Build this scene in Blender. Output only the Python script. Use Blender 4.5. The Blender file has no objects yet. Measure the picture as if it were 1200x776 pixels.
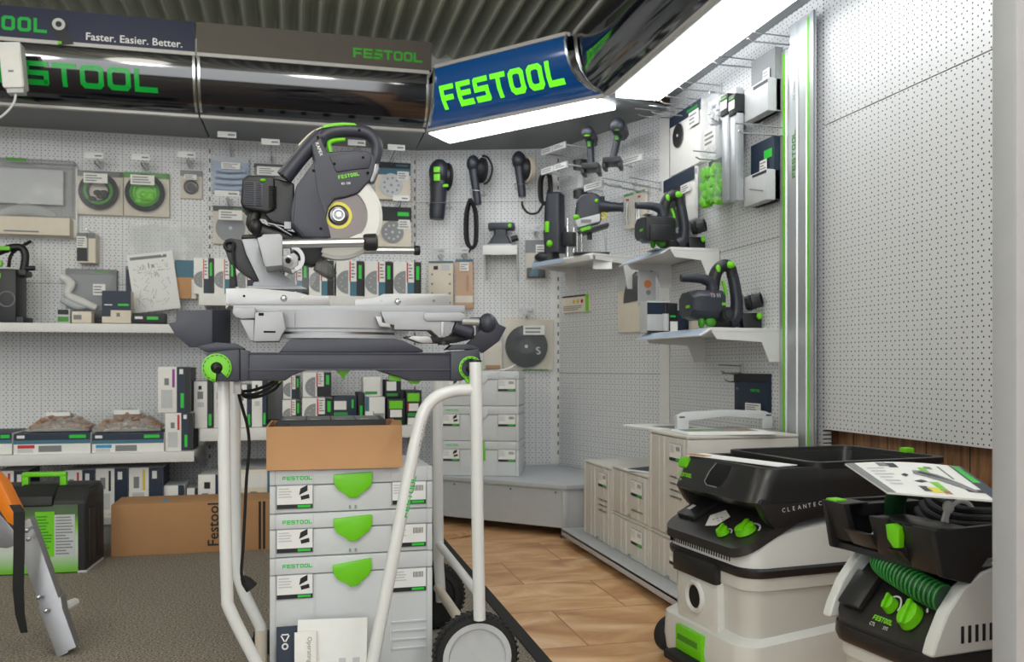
import bpy, bmesh, math, random
from mathutils import Vector, Matrix
random.seed(7)
SC = bpy.context.scene
COL = SC.collection
PI = math.pi

# ------------------------------------------------------------------ camera
CAM_H, FPX, HORIZON, THETA = 0.78, 1040.0, 430.0, math.radians(13.8)
cam = bpy.data.cameras.new('camera')
cam_ob = bpy.data.objects.new('camera', cam)
COL.objects.link(cam_ob)
cam.sensor_width = 36.0
cam.lens = 36.0 * FPX / 1200.0
cam.shift_y = (HORIZON - 388.0) / 1200.0
cam.clip_start = 0.05
cam.dof.use_dof = True
cam.dof.focus_distance = 2.05
cam.dof.aperture_fstop = 7.0
cam_ob.location = (0, 0, CAM_H)
cam_ob.rotation_euler = (PI / 2, 0, -THETA)
SC.camera = cam_ob

# ------------------------------------------------------------------ world, lights, exposure
SC.view_settings.view_transform = 'Standard'
SC.view_settings.look = 'None'
SC.view_settings.exposure = 0.0
SC.view_settings.gamma = 1.0
SC.view_settings.use_curve_mapping = False
world = bpy.data.worlds.new('world')
SC.world = world
world.use_nodes = True
world.node_tree.nodes['Background'].inputs[0].default_value = (0.6, 0.65, 0.7, 1)
world.node_tree.nodes['Background'].inputs[1].default_value = 0.08


def area(name, loc, rot, sx, sy, power, color=(1, 1, 1)):
    l = bpy.data.lights.new(name, 'AREA')
    l.shape = 'RECTANGLE'
    l.size, l.size_y, l.energy, l.color = sx, sy, power, color
    o = bpy.data.objects.new(name, l)
    o.location, o.rotation_euler = loc, rot
    COL.objects.link(o)
    return o


def fill_lamp(loc, power, color, r=0.18):
    """Unseen point lamp added below the ceiling as fill: lights floor and ceiling alike."""
    l = bpy.data.lights.new('fill_light', 'POINT')
    l.energy, l.color, l.shadow_soft_size = power, color, r
    o = bpy.data.objects.new('fill_light', l)
    o.location = loc
    COL.objects.link(o)


# unseen fill lamps added around the camera, and a wide cool area light
fill_lamp((-1.7, 1.9, 2.15), 21, (1, 0.98, 0.94))
fill_lamp((0.15, 0.6, 2.2), 28, (1, 0.985, 0.96))
fill_lamp((-1.4, -1.0, 2.2), 45, (0.97, 0.98, 1))
fill_lamp((1.2, -1.2, 2.2), 35, (0.97, 0.98, 1))
fill_lamp((-3.3, 2.6, 2.15), 13, (0.95, 0.98, 1))
fill_lamp((-0.9, 2.75, 2.33), 9, (1, 0.97, 0.90))  # added out of view to brighten the ceiling ahead
area('unseen_area_light', (-1.2, -2.9, 1.4), (PI / 2, 0, 0), 4.5, 2.2, 95, (0.92, 0.96, 1))  # unseen wide area light behind the camera

# ------------------------------------------------------------------ materials
MATS = {}


def lin(c):
    out = []
    for v in c[:3]:
        v = v / 255.0
        out.append(v / 12.92 if v <= 0.04045 else ((v + 0.055) / 1.055) ** 2.4)
    return out


def mat(name, rgb, rough=0.5, metal=0.0, var=0.06, scale=30.0, bump=0.0, emit=0.0, alpha=1.0, coat=0.0, trans=0.0, spec=0.5):
    m = bpy.data.materials.new(name)
    m.use_nodes = True
    nt = m.node_tree
    b = nt.nodes['Principled BSDF']
    c = lin(rgb)
    tc = nt.nodes.new('ShaderNodeTexCoord')
    nz = nt.nodes.new('ShaderNodeTexNoise')
    nz.inputs['Scale'].default_value = scale
    nz.inputs['Detail'].default_value = 3.0
    nt.links.new(tc.outputs['Object'], nz.inputs['Vector'])
    mix = nt.nodes.new('ShaderNodeMix')
    mix.data_type = 'RGBA'
    lo = [max(0, v * (1 - var)) for v in c]
    hi = [min(1, v * (1 + var)) for v in c]
    mix.inputs[6].default_value = (*lo, 1)
    mix.inputs[7].default_value = (*hi, 1)
    nt.links.new(nz.outputs[0], mix.inputs[0])
    nt.links.new(mix.outputs[2], b.inputs['Base Color'])
    b.inputs['Roughness'].default_value = rough
    b.inputs['Metallic'].default_value = metal
    b.inputs['Alpha'].default_value = alpha
    b.inputs['Coat Weight'].default_value = coat
    b.inputs['Coat Roughness'].default_value = 0.08
    b.inputs['Transmission Weight'].default_value = trans
    b.inputs['Specular IOR Level'].default_value = spec
    if emit > 0:
        b.inputs['Emission Color'].default_value = (*c, 1)
        b.inputs['Emission Strength'].default_value = emit
    if bump > 0:
        bp = nt.nodes.new('ShaderNodeBump')
        bp.inputs['Strength'].default_value = bump
        bp.inputs['Distance'].default_value = 0.004
        nt.links.new(nz.outputs[0], bp.inputs['Height'])
        nt.links.new(bp.outputs[0], b.inputs['Normal'])
    MATS[name] = m
    return m


def math_node(nt, op, a, b=None, c=None):
    n = nt.nodes.new('ShaderNodeMath')
    n.operation = op
    for i, v in enumerate((a, b, c)):
        if v is None:
            continue
        if isinstance(v, (int, float)):
            n.inputs[i].default_value = v
        else:
            nt.links.new(v, n.inputs[i])
    return n.outputs[0]


def pegboard(name, rgb, pu=0.019, pv=0.0137, r=0.0027, hole=(70, 70, 74)):
    m = mat(name, rgb, rough=0.42, var=0.02, scale=4)
    nt = m.node_tree
    b = nt.nodes['Principled BSDF']
    base = b.inputs['Base Color'].links[0].from_socket
    tc = nt.nodes.new('ShaderNodeTexCoord')
    sp = nt.nodes.new('ShaderNodeSeparateXYZ')
    nt.links.new(tc.outputs['Object'], sp.inputs[0])
    # dense rows (five holes a unit) alternate with sparse rows (three holes a unit)
    v = math_node(nt, 'DIVIDE', sp.outputs[2], pv)
    par = math_node(nt, 'FLOORED_MODULO', math_node(nt, 'FLOOR', v), 2.0)
    dv = math_node(nt, 'MULTIPLY', math_node(nt, 'SUBTRACT', math_node(nt, 'FRACT', v), 0.5), pv)
    pitch = math_node(nt, 'ADD', pu, math_node(nt, 'MULTIPLY', par, pu * 2.0 / 3.0))
    u = math_node(nt, 'ADD', math_node(nt, 'DIVIDE', sp.outputs[0], pitch), 0.5)
    du = math_node(nt, 'MULTIPLY', math_node(nt, 'SUBTRACT', math_node(nt, 'FRACT', u), 0.5), pitch)
    d2 = math_node(nt, 'ADD', math_node(nt, 'MULTIPLY', du, du), math_node(nt, 'MULTIPLY', dv, dv))
    h = math_node(nt, 'LESS_THAN', d2, r * r)
    mx = nt.nodes.new('ShaderNodeMix')
    mx.data_type = 'RGBA'
    nt.links.new(h, mx.inputs[0])
    nt.links.new(base, mx.inputs[6])
    mx.inputs[7].default_value = (*lin(hole), 1)
    nt.links.new(mx.outputs[2], b.inputs['Base Color'])
    return m


pegboard('peg_white', (216, 217, 218))
mat('shop_grey', (190, 192, 194), 0.45)
mat('shelf_white', (222, 221, 218), 0.4)
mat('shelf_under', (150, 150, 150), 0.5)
mat('plinth_grey', (178, 182, 186), 0.45)
mat('canopy_grey', (128, 132, 134), 0.5)
mat('canopy_frame', (196, 194, 190), 0.35)
mat('fascia_black', (10, 13, 24), 0.07, spec=0.9, coat=0.6, var=0.2, scale=3)
mat('fascia_blue', (0, 66, 126), 0.12, emit=0.35, var=0.25, scale=1.5, coat=0.5)
mat('sign_green', (112, 255, 36), 0.3, emit=0.75, var=0.02)
mat('letter_green', (0, 176, 62), 0.35)
mat('letter_green_dim', (58, 176, 34), 0.5)
mat('letter_white', (232, 232, 230), 0.5)
mat('letter_black', (22, 20, 19), 0.5)
mat('light_panel', (250, 253, 255), 0.4, emit=6.5, var=0.0)
mat('chrome_trim', (210, 214, 214), 0.18, metal=1.0)
mat('header_navy', (16, 26, 60), 0.45, var=0.2, scale=5)
mat('header_taupe', (90, 84, 76), 0.6)
mat('pillar_grey', (176, 177, 180), 0.5)
mat('black_dark', (14, 14, 15), 0.5)
mat('void_black', (6, 6, 6), 0.9)
mat('tool_navy', (54, 56, 68), 0.42, var=0.05, scale=200, bump=0.05)
mat('tool_black', (27, 28, 31), 0.45, var=0.1, scale=150, bump=0.05)
mat('tool_dark', (42, 46, 56), 0.42, var=0.06, scale=200, bump=0.05)
mat('rubber', (24, 24, 25), 0.75, bump=0.2)
mat('lime', (112, 205, 18), 0.38)
mat('lime_dark', (62, 140, 26), 0.45)
mat('alu_cast', (170, 172, 176), 0.42, metal=0.15, var=0.04)
mat('alu_bright', (172, 171, 171), 0.36, metal=0.5)
mat('steel', (205, 207, 210), 0.2, metal=0.9)
mat('steel_dark', (120, 120, 122), 0.3, metal=1.0)
mat('blade_steel', (100, 94, 92), 0.28, metal=1.0)
mat('yellow', (226, 214, 60), 0.45)
mat('tube_white', (222, 223, 222), 0.28, coat=0.4, var=0.02)
mat('tube_dirty', (206, 196, 180), 0.45, var=0.12, scale=25)
mat('guard_white', (218, 217, 211), 0.35)
mat('sys_grey', (208, 211, 213), 0.42, var=0.02)
mat('sys_warm_lit', (208, 204, 197), 0.45, var=0.02)  # case grey warmed to carry the light on the base deck cases
mat('sys_groove', (150, 152, 155), 0.6)
mat('card_brown', (176, 132, 90), 0.8, var=0.08, scale=12)
mat('card_tan', (206, 158, 112), 0.8, var=0.06, scale=14)
mat('card_cream', (226, 216, 198), 0.7)
mat('card_white', (232, 230, 226), 0.55)
mat('card_grey', (176, 176, 176), 0.6)
mat('card_navy', (24, 40, 62), 0.5)
mat('card_teal', (60, 110, 130), 0.5)
mat('card_green', (40, 150, 60), 0.5)
mat('card_black', (20, 24, 28), 0.5)
mat('print_grey', (128, 130, 132), 0.6)
mat('print_pale', (198, 200, 202), 0.6)
mat('print_red', (200, 40, 46), 0.5)
mat('print_purple', (150, 50, 150), 0.5)
mat('print_yellow', (222, 196, 40), 0.5)
mat('print_blue', (50, 150, 200), 0.5)
mat('print_logo', (30, 200, 50), 0.45)
mat('paper', (236, 236, 234), 0.6, var=0.03)
mat('abrasive_grey', (146, 148, 150), 0.85, var=0.12, scale=300)
mat('abrasive_hole', (208, 206, 202), 0.8)
mat('sand_brown', (168, 130, 104), 0.75, var=0.35, scale=60, bump=0.4)
mat('vac_white', (216, 217, 214), 0.34, var=0.02)
mat('vac_light', (204, 203, 198), 0.4, var=0.02)
mat('vac_black', (36, 35, 36), 0.34, var=0.08, scale=200, bump=0.04)
mat('vac_panel', (44, 41, 40), 0.4, var=0.06)
mat('hose_green', (20, 62, 32), 0.45)
mat('hose_rib', (50, 134, 62), 0.4)
mat('case_black', (34, 34, 35), 0.55, var=0.08)
mat('orange', (232, 128, 10), 0.45)
mat('alu_dull', (150, 150, 154), 0.4, metal=0.6)
mat('pad_beige', (196, 186, 168), 0.7)
mat('tie_white', (220, 220, 216), 0.6)
mat('rail_alu', (188, 191, 194), 0.33, metal=0.55, var=0.03)
mat('clear', (225, 232, 236), 0.12, alpha=0.09, var=0.0)
mat('clear_bag', (236, 238, 236), 0.16, alpha=0.26, var=0.05, bump=0.6, scale=9)
mat('smoke_clear', (110, 114, 110), 0.2, alpha=0.4, var=0.0)
mat('smoke_dust', (120, 124, 120), 0.15, alpha=0.35)
mat('bag_blue', (176, 192, 214), 0.5, var=0.06)
mat('hook_wire', (178, 180, 182), 0.25, metal=0.9)
mat('tag_white', (228, 228, 226), 0.45)
mat('tag_clear', (190, 192, 196), 0.25, alpha=0.75)
mat('room_white', (196, 196, 192), 0.7)


def special_materials():
    # carpet
    m = mat('carpet', (104, 98, 91), 0.95, var=0.0)
    nt = m.node_tree
    b = nt.nodes['Principled BSDF']
    tc = nt.nodes.new('ShaderNodeTexCoord')
    n1 = nt.nodes.new('ShaderNodeTexNoise')
    n1.inputs['Scale'].default_value = 170
    n1.inputs['Detail'].default_value = 4
    nt.links.new(tc.outputs['Object'], n1.inputs['Vector'])
    cr = nt.nodes.new('ShaderNodeValToRGB')
    cr.color_ramp.elements[0].position = 0.32
    cr.color_ramp.elements[0].color = (*lin((58, 52, 46)), 1)
    cr.color_ramp.elements[1].position = 0.70
    cr.color_ramp.elements[1].color = (*lin((176, 164, 150)), 1)
    nt.links.new(n1.outputs[0], cr.inputs[0])
    nt.links.new(cr.outputs[0], b.inputs['Base Color'])
    bp = nt.nodes.new('ShaderNodeBump')
    bp.inputs['Strength'].default_value = 0.8
    bp.inputs['Distance'].default_value = 0.006
    nt.links.new(n1.outputs[0], bp.inputs['Height'])
    nt.links.new(bp.outputs[0], b.inputs['Normal'])
    # stone tile
    m = mat('tile_stone', (190, 140, 100), 0.38, var=0.0)
    nt = m.node_tree
    b = nt.nodes['Principled BSDF']
    tc = nt.nodes.new('ShaderNodeTexCoord')
    br = nt.nodes.new('ShaderNodeTexBrick')
    br.inputs['Scale'].default_value = 1.0
    br.inputs['Brick Width'].default_value = 0.50
    br.inputs['Row Height'].default_value = 0.36
    br.inputs['Mortar Size'].default_value = 0.003
    br.inputs['Mortar Smooth'].default_value = 0.3
    br.inputs['Color1'].default_value = (0, 0, 0, 1)
    br.inputs['Color2'].default_value = (1, 1, 1, 1)
    br.inputs['Mortar'].default_value = (0.5, 0.5, 0.5, 1)
    mp = nt.nodes.new('ShaderNodeMapping')
    mp.inputs['Location'].default_value = (0.2, 0.16, 0)
    nt.links.new(tc.outputs['Object'], mp.inputs[0])
    nt.links.new(mp.outputs[0], br.inputs['Vector'])
    n1 = nt.nodes.new('ShaderNodeTexNoise')
    n1.inputs['Scale'].default_value = 3.6
    n1.inputs['Detail'].default_value = 6
    n1.inputs['Distortion'].default_value = 1.2
    mp2 = nt.nodes.new('ShaderNodeMapping')
    mp2.inputs['Rotation'].default_value = (0, 0, 0.6)
    mp2.inputs['Scale'].default_value = (0.9, 1.6, 1)
    ad = nt.nodes.new('ShaderNodeVectorMath')
    ad.operation = 'MULTIPLY_ADD'
    nt.links.new(br.outputs[0], ad.inputs[0])
    ad.inputs[1].default_value = (0.7, 0.9, 0)
    nt.links.new(tc.outputs['Object'], ad.inputs[2])
    nt.links.new(ad.outputs[0], mp2.inputs[0])
    nt.links.new(mp2.outputs[0], n1.inputs['Vector'])
    cr = nt.nodes.new('ShaderNodeValToRGB')
    e = cr.color_ramp.elements
    e[0].position, e[0].color = 0.30, (*lin((176, 122, 82)), 1)
    e[1].position, e[1].color = 0.72, (*lin((230, 192, 154)), 1)
    x = e.new(0.5)
    x.color = (*lin((206, 160, 112)), 1)
    nt.links.new(n1.outputs[0], cr.inputs[0])
    mx = nt.nodes.new('ShaderNodeMix')
    mx.data_type = 'RGBA'
    nt.links.new(br.outputs[1], mx.inputs[0])
    nt.links.new(cr.outputs[0], mx.inputs[6])
    mx.inputs[7].default_value = (*lin((158, 114, 82)), 1)
    nt.links.new(mx.outputs[2], b.inputs['Base Color'])
    # wood panelling
    m = mat('wood_panel', (150, 108, 74), 0.55, var=0.0)
    nt = m.node_tree
    b = nt.nodes['Principled BSDF']
    tc = nt.nodes.new('ShaderNodeTexCoord')
    mp = nt.nodes.new('ShaderNodeMapping')
    mp.inputs['Scale'].default_value = (22, 1, 2.2)
    nt.links.new(tc.outputs['Object'], mp.inputs[0])
    n1 = nt.nodes.new('ShaderNodeTexNoise')
    n1.inputs['Scale'].default_value = 3
    n1.inputs['Detail'].default_value = 7
    nt.links.new(mp.outputs[0], n1.inputs['Vector'])
    cr = nt.nodes.new('ShaderNodeValToRGB')
    e = cr.color_ramp.elements
    e[0].position, e[0].color = 0.3, (*lin((112, 78, 52)), 1)
    e[1].position, e[1].color = 0.7, (*lin((182, 136, 98)), 1)
    nt.links.new(n1.outputs[0], cr.inputs[0])
    sp = nt.nodes.new('ShaderNodeSeparateXYZ')
    nt.links.new(tc.outputs['Object'], sp.inputs[0])
    f = math_node(nt, 'FRACT', math_node(nt, 'DIVIDE', sp.outputs[0], 0.17))
    g = math_node(nt, 'LESS_THAN', f, 0.025)
    mx = nt.nodes.new('ShaderNodeMix')
    mx.data_type = 'RGBA'
    nt.links.new(g, mx.inputs[0])
    nt.links.new(cr.outputs[0], mx.inputs[6])
    mx.inputs[7].default_value = (*lin((40, 26, 18)), 1)
    nt.links.new(mx.outputs[2], b.inputs['Base Color'])
    # green and white printed front of the black case (colour changes along the height)
    m = mat('case_front', (110, 190, 40), 0.4, var=0.0)
    nt = m.node_tree
    b = nt.nodes['Principled BSDF']
    tc = nt.nodes.new('ShaderNodeTexCoord')
    sp = nt.nodes.new('ShaderNodeSeparateXYZ')
    nt.links.new(tc.outputs['Object'], sp.inputs[0])
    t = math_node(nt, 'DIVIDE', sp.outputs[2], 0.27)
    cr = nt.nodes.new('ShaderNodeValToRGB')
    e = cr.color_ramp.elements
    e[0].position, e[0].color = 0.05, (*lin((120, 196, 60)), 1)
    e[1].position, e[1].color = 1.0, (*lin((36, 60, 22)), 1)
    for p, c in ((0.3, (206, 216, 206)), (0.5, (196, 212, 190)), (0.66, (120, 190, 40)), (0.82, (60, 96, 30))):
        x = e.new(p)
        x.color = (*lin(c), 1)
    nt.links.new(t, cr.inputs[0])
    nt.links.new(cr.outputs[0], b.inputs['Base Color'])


special_materials()

# ------------------------------------------------------------------ pixel rays of the photograph -> points on real planes
CT, ST = math.cos(THETA), math.sin(THETA)
FWD, RGT = Vector((ST, CT, 0)), Vector((CT, -ST, 0))


def ray(px, py):
    return FWD + RGT * ((px - 600.0) / FPX) + Vector((0, 0, (HORIZON - py) / FPX))


def at(px, py, d):
    return Vector((0, 0, CAM_H)) + ray(px, py) * d


def on_y(px, py, y):
    r = ray(px, py)
    return Vector((0, 0, CAM_H)) + r * (y / r.y)


def on_x(px, py, x):
    r = ray(px, py)
    return Vector((0, 0, CAM_H)) + r * (x / r.x)


def on_z(px, py, z):
    r = ray(px, py)
    return Vector((0, 0, CAM_H)) + r * ((z - CAM_H) / r.z)


YL, XR = 4.90, 1.70
CA, CB, CC = Vector((0.654, YL, 0)), Vector((1.411, 4.666, 0)), Vector((XR, 3.84, 0))
PAN = {
    'L': (Vector((0, YL, 0)), 0.0),
    'A': (CA, math.atan2(CB.y - CA.y, CB.x - CA.x)),
    'B': (CB, math.atan2(CC.y - CB.y, CC.x - CB.x)),
    'R': (CC, -PI / 2),
}


def pnorm(yaw):
    return Vector((math.sin(yaw), -math.cos(yaw), 0))


def pdir(yaw):
    return Vector((math.cos(yaw), math.sin(yaw), 0))


def hit(panel, px, py, off=0.0):
    p0, yaw = PAN[panel]
    n = pnorm(yaw)
    o = Vector((0, 0, CAM_H))
    r = ray(px, py)
    t = ((p0 + n * off) - o).dot(n) / r.dot(n)
    return o + r * t


def TM(loc, yaw=0.0, pitch=0.0, roll=0.0):
    return Matrix.Translation(Vector(loc)) @ Matrix.Rotation(yaw, 4, 'Z') @ Matrix.Rotation(pitch, 4, 'X') @ Matrix.Rotation(roll, 4, 'Y')


def fit(panel, x0, y0, x1, y1, off):
    """Frame of a thing whose front, OFF metres before the wall, fills that box of the photo; its width and height."""
    ym, xm = (y0 + y1) / 2, (x0 + x1) / 2
    a, b = hit(panel, x0, ym, off), hit(panel, x1, ym, off)
    t, u = hit(panel, xm, y0, off), hit(panel, xm, y1, off)
    c = (a + b) / 2
    return TM((c.x, c.y, u.z), PAN[panel][1]), (b - a).length, t.z - u.z


# ------------------------------------------------------------------ things and parts
FRAME = {}
ORDER = {}


def props(o, label=None, cat=None, group=None, kind=None):
    if label:
        o['label'] = label
    if cat:
        o['category'] = cat
    if group:
        o['group'] = group
    if kind:
        o['kind'] = kind


def thing(name, label, cat, M, group=None):
    o = bpy.data.objects.new(name, None)
    COL.objects.link(o)
    o.empty_display_size = 0.05
    if not isinstance(M, Matrix):
        M = TM(M)
    o.matrix_world = M
    FRAME[o.name] = M
    props(o, label, cat, group)
    return o


class MB:
    """Collects shapes into one mesh; every face keeps its own material."""

    def __init__(self, material=None):
        self.bm = bmesh.new()
        self.mats = []
        self.cur = 0
        if material:
            self.m(material)

    def m(self, name):
        if name not in self.mats:
            self.mats.append(name)
        self.cur = self.mats.index(name)
        return self

    def _paint(self, faces):
        for f in faces:
            f.material_index = self.cur

    def _faces(self, verts, idx):
        vs = [self.bm.verts.new(v) for v in verts]
        fs = []
        for i in idx:
            try:
                fs.append(self.bm.faces.new([vs[k] for k in i]))
            except ValueError:
                pass
        self._paint(fs)
        return fs

    def _bevel(self, fs, w, seg=2, ang=0.5):
        if w <= 0:
            return
        self.bm.normal_update()
        es = {e for f in fs for e in f.edges if len(e.link_faces) == 2 and e.calc_face_angle(0) > ang}
        r = bmesh.ops.bevel(self.bm, geom=list(es), offset=w, segments=seg, affect='EDGES', profile=0.6, clamp_overlap=True)
        self._paint(r['faces'])

    def box(self, x0, y0, z0, x1, y1, z1, bev=0.0, M=None, seg=2):
        v = [Vector((x, y, z)) for z in (z0, z1) for y in (y0, y1) for x in (x0, x1)]
        if M is not None:
            v = [M @ p for p in v]
        fs = self._faces(v, [(0, 2, 3, 1), (4, 5, 7, 6), (0, 1, 5, 4), (2, 6, 7, 3), (0, 4, 6, 2), (1, 3, 7, 5)])
        self._bevel(fs, bev, seg)
        return self

    def cbox(self, c, s, bev=0.0, M=None):
        return self.box(c[0] - s[0] / 2, c[1] - s[1] / 2, c[2] - s[2] / 2, c[0] + s[0] / 2, c[1] + s[1] / 2, c[2] + s[2] / 2, bev, M)

    def quad(self, a, b, c, d):
        self._faces([Vector(p) for p in (a, b, c, d)], [(0, 1, 2, 3)])
        return self

    def extrude(self, pts, vec, bev=0.0, seg=2):
        """Closed outline PTS (3-D points in one plane) carried along VEC."""
        n = len(pts)
        pts = [Vector(p) for p in pts]
        vec = Vector(vec)
        vs = pts + [p + vec for p in pts]
        idx = [tuple(range(n)), tuple(range(2 * n - 1, n - 1, -1))]
        idx += [(i, i + n, (i + 1) % n + n, (i + 1) % n) for i in range(n)]
        fs = self._faces(vs, idx)
        bmesh.ops.recalc_face_normals(self.bm, faces=fs)
        self._bevel(fs, bev, seg)
        return self

    def prism(self, pts, y0, y1, bev=0.0, seg=2):
        return self.extrude([Vector((p[0], y0, p[1])) for p in pts], (0, y1 - y0, 0), bev, seg)

    def xprism(self, pts, x0, x1, bev=0.0, seg=2):
        """Side profile of (y, z) points carried along x."""
        return self.extrude([Vector((x0, p[0], p[1])) for p in pts], (x1 - x0, 0, 0), bev, seg)

    def loft(self, rings, cap=True):
        n = len(rings[0])
        vs = [Vector(p) for r in rings for p in r]
        idx = []
        for k in range(len(rings) - 1):
            a, b = k * n, (k + 1) * n
            idx += [(a + i, a + (i + 1) % n, b + (i + 1) % n, b + i) for i in range(n)]
        if cap:
            idx.append(tuple(range(n - 1, -1, -1)))
            t = (len(rings) - 1) * n
            idx.append(tuple(range(t, t + n)))
        fs = self._faces(vs, idx)
        bmesh.ops.recalc_face_normals(self.bm, faces=fs)
        return self

    def tube(self, pts, r, n=10, cap=True, smooth=0):
        pts = [Vector(p) for p in pts]
        rs = r if isinstance(r, (list, tuple)) else [r] * len(pts)
        if smooth:
            pts, rs = spline(pts, rs, smooth)
        rings = []
        prev = None
        for i, p in enumerate(pts):
            t = (pts[min(i + 1, len(pts) - 1)] - pts[max(i - 1, 0)]).normalized()
            if prev is None:
                a = Vector((0, 0, 1)) if abs(t.z) < 0.9 else Vector((1, 0, 0))
                u = t.cross(a).normalized()
            else:
                u = (prev - t * prev.dot(t)).normalized()
            prev = u
            w = t.cross(u)
            rings.append([p + (u * math.cos(2 * PI * k / n) + w * math.sin(2 * PI * k / n)) * rs[i] for k in range(n)])
        return self.loft(rings, cap)

    def cyl(self, a, b, r, r1=None, n=20):
        return self.tube([a, b], [r, r if r1 is None else r1], n)

    def lathe(self, prof, M=None, n=28, a0=0.0, a1=2 * PI):
        """Profile of (radius, height) about local z, placed by M."""
        full = abs(a1 - a0 - 2 * PI) < 1e-6
        rings = []
        cnt = n if full else n + 1
        for k in range(cnt):
            a = a0 + (a1 - a0) * k / n
            rings.append([Vector((r * math.cos(a), r * math.sin(a), h)) for r, h in prof])
        m = len(prof)
        vs = [v for r in rings for v in r]
        if M is not None:
            vs = [M @ v for v in vs]
        idx = []
        for k in range(n):
            a, b = k * m, ((k + 1) % cnt) * m
            for i in range(m - 1):
                idx.append((a + i, b + i, b + i + 1, a + i + 1))
        fs = self._faces(vs, idx)
        bmesh.ops.remove_doubles(self.bm, verts=list({v for f in fs if f.is_valid for v in f.verts}), dist=1e-6)
        return self

    def ell(self, c, rad, n=16, M=None):
        prof = [(math.sin(PI * k / (n // 2)), -math.cos(PI * k / (n // 2))) for k in range(n // 2 + 1)]
        T = Matrix.Translation(Vector(c)) @ Matrix.Diagonal((*rad, 1))
        if M is not None:
            T = M @ T
        return self.lathe(prof, T, n)

    def torus(self, c, R, r, axis='y', n=28, k=10, M=None):
        rot = {'y': Matrix.Rotation(PI / 2, 4, 'X'), 'x': Matrix.Rotation(PI / 2, 4, 'Y'), 'z': Matrix.Identity(4)}[axis]
        T = Matrix.Translation(Vector(c)) @ rot
        if M is not None:
            T = M @ T
        prof = [(R + r * math.cos(2 * PI * i / k), r * math.sin(2 * PI * i / k)) for i in range(k + 1)]
        return self.lathe(prof, T, n)

    def disc(self, c, r, t, n=32, r0=0.0):
        """Disc facing local -y, front at c.y, thickness t."""
        T = Matrix.Translation(Vector(c)) @ Matrix.Rotation(PI / 2, 4, 'X')
        return self.lathe([(r0, -t), (r0, 0), (r, 0), (r, -t), (r0, -t)] if r0 > 0 else [(0, 0), (r, 0), (r, -t), (0, -t)], T, n)

    def text(self, s, h, M, depth=0.0006, align='L', bold=False):
        v, f, w = glyphs(s, bold)
        sx = h
        dx = {'L': 0, 'C': -w / 2, 'R': -w}[align]
        vs = [M @ Vector(((p[0] + dx) * sx, -depth, p[1] * sx)) for p in v]
        self._faces(vs, f)
        return self

    def logo(self, h, M, s='FESTOOL', depth=0.0008, ew=0.92, gap=0.16, st=0.22, align='L'):
        """Block lettering built from strokes."""
        adv = ew + gap
        tot = adv * len(s) - gap
        x = {'L': 0, 'C': -tot / 2, 'R': -tot}[align]
        for ch in s:
            for poly in letter(ch, ew, st):
                vs = [M @ Vector(((x + p[0]) * h, -depth, p[1] * h)) for p in poly]
                self._faces(vs, [tuple(range(len(vs)))])
            x += adv
        return self

    def build(self, name, parent=None, label=None, world=False, sharp=35):
        me = bpy.data.meshes.new(name)
        if world and parent is not None:
            self.bm.transform(FRAME[parent.name].inverted())
        for f in self.bm.faces:
            f.smooth = True
        self.bm.to_mesh(me)
        self.bm.free()
        for k in self.mats:
            me.materials.append(MATS[k])
        me.set_sharp_from_angle(angle=math.radians(sharp))
        o = bpy.data.objects.new(name, me)
        COL.objects.link(o)
        ORDER[o.name] = len(ORDER)
        if parent is not None:
            o.parent = parent
            FRAME[o.name] = FRAME[parent.name]
        if label:
            o['label'] = label
        return o


def spline(pts, rs, k):
    out, ro = [], []
    n = len(pts)
    for i in range(n - 1):
        p0, p1, p2, p3 = pts[max(i - 1, 0)], pts[i], pts[i + 1], pts[min(i + 2, n - 1)]
        for j in range(k):
            t = j / k
            out.append(0.5 * ((2 * p1) + (p2 - p0) * t + (2 * p0 - 5 * p1 + 4 * p2 - p3) * t * t + (3 * p1 - p0 - 3 * p2 + p3) * t ** 3))
            ro.append(rs[i] * (1 - t) + rs[i + 1] * t)
    out.append(pts[-1])
    ro.append(rs[-1])
    return out, ro


def rrect(x0, y0, x1, y1, r, z, n=5):
    """Ring of a rounded rectangle at height z (z may be a function of x, y)."""
    pts = []
    for cx, cy, a in ((x1 - r, y1 - r, 0), (x0 + r, y1 - r, PI / 2), (x0 + r, y0 + r, PI), (x1 - r, y0 + r, 1.5 * PI)):
        for k in range(n + 1):
            t = a + PI / 2 * k / n
            x, y = cx + r * math.cos(t), cy + r * math.sin(t)
            pts.append(Vector((x, y, z(x, y) if callable(z) else z)))
    return pts


_GL = {}


def glyphs(s, bold=False):
    if (s, bold) not in _GL:
        c = bpy.data.curves.new('lettering', 'FONT')
        c.body = s
        c.size = 1.0 / 0.69
        c.offset = 0.02 if bold else 0.0
        c.resolution_u = 2
        o = bpy.data.objects.new('lettering', c)
        me = bpy.data.meshes.new_from_object(o)
        vs = [(v.co.x, v.co.y) for v in me.vertices]
        fs = [tuple(p.vertices) for p in me.polygons]
        w = max((v[0] for v in vs), default=0)
        bpy.data.objects.remove(o)
        bpy.data.curves.remove(c)
        bpy.data.meshes.remove(me)
        _GL[(s, bold)] = (vs, fs, w)
    return _GL[(s, bold)]


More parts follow.
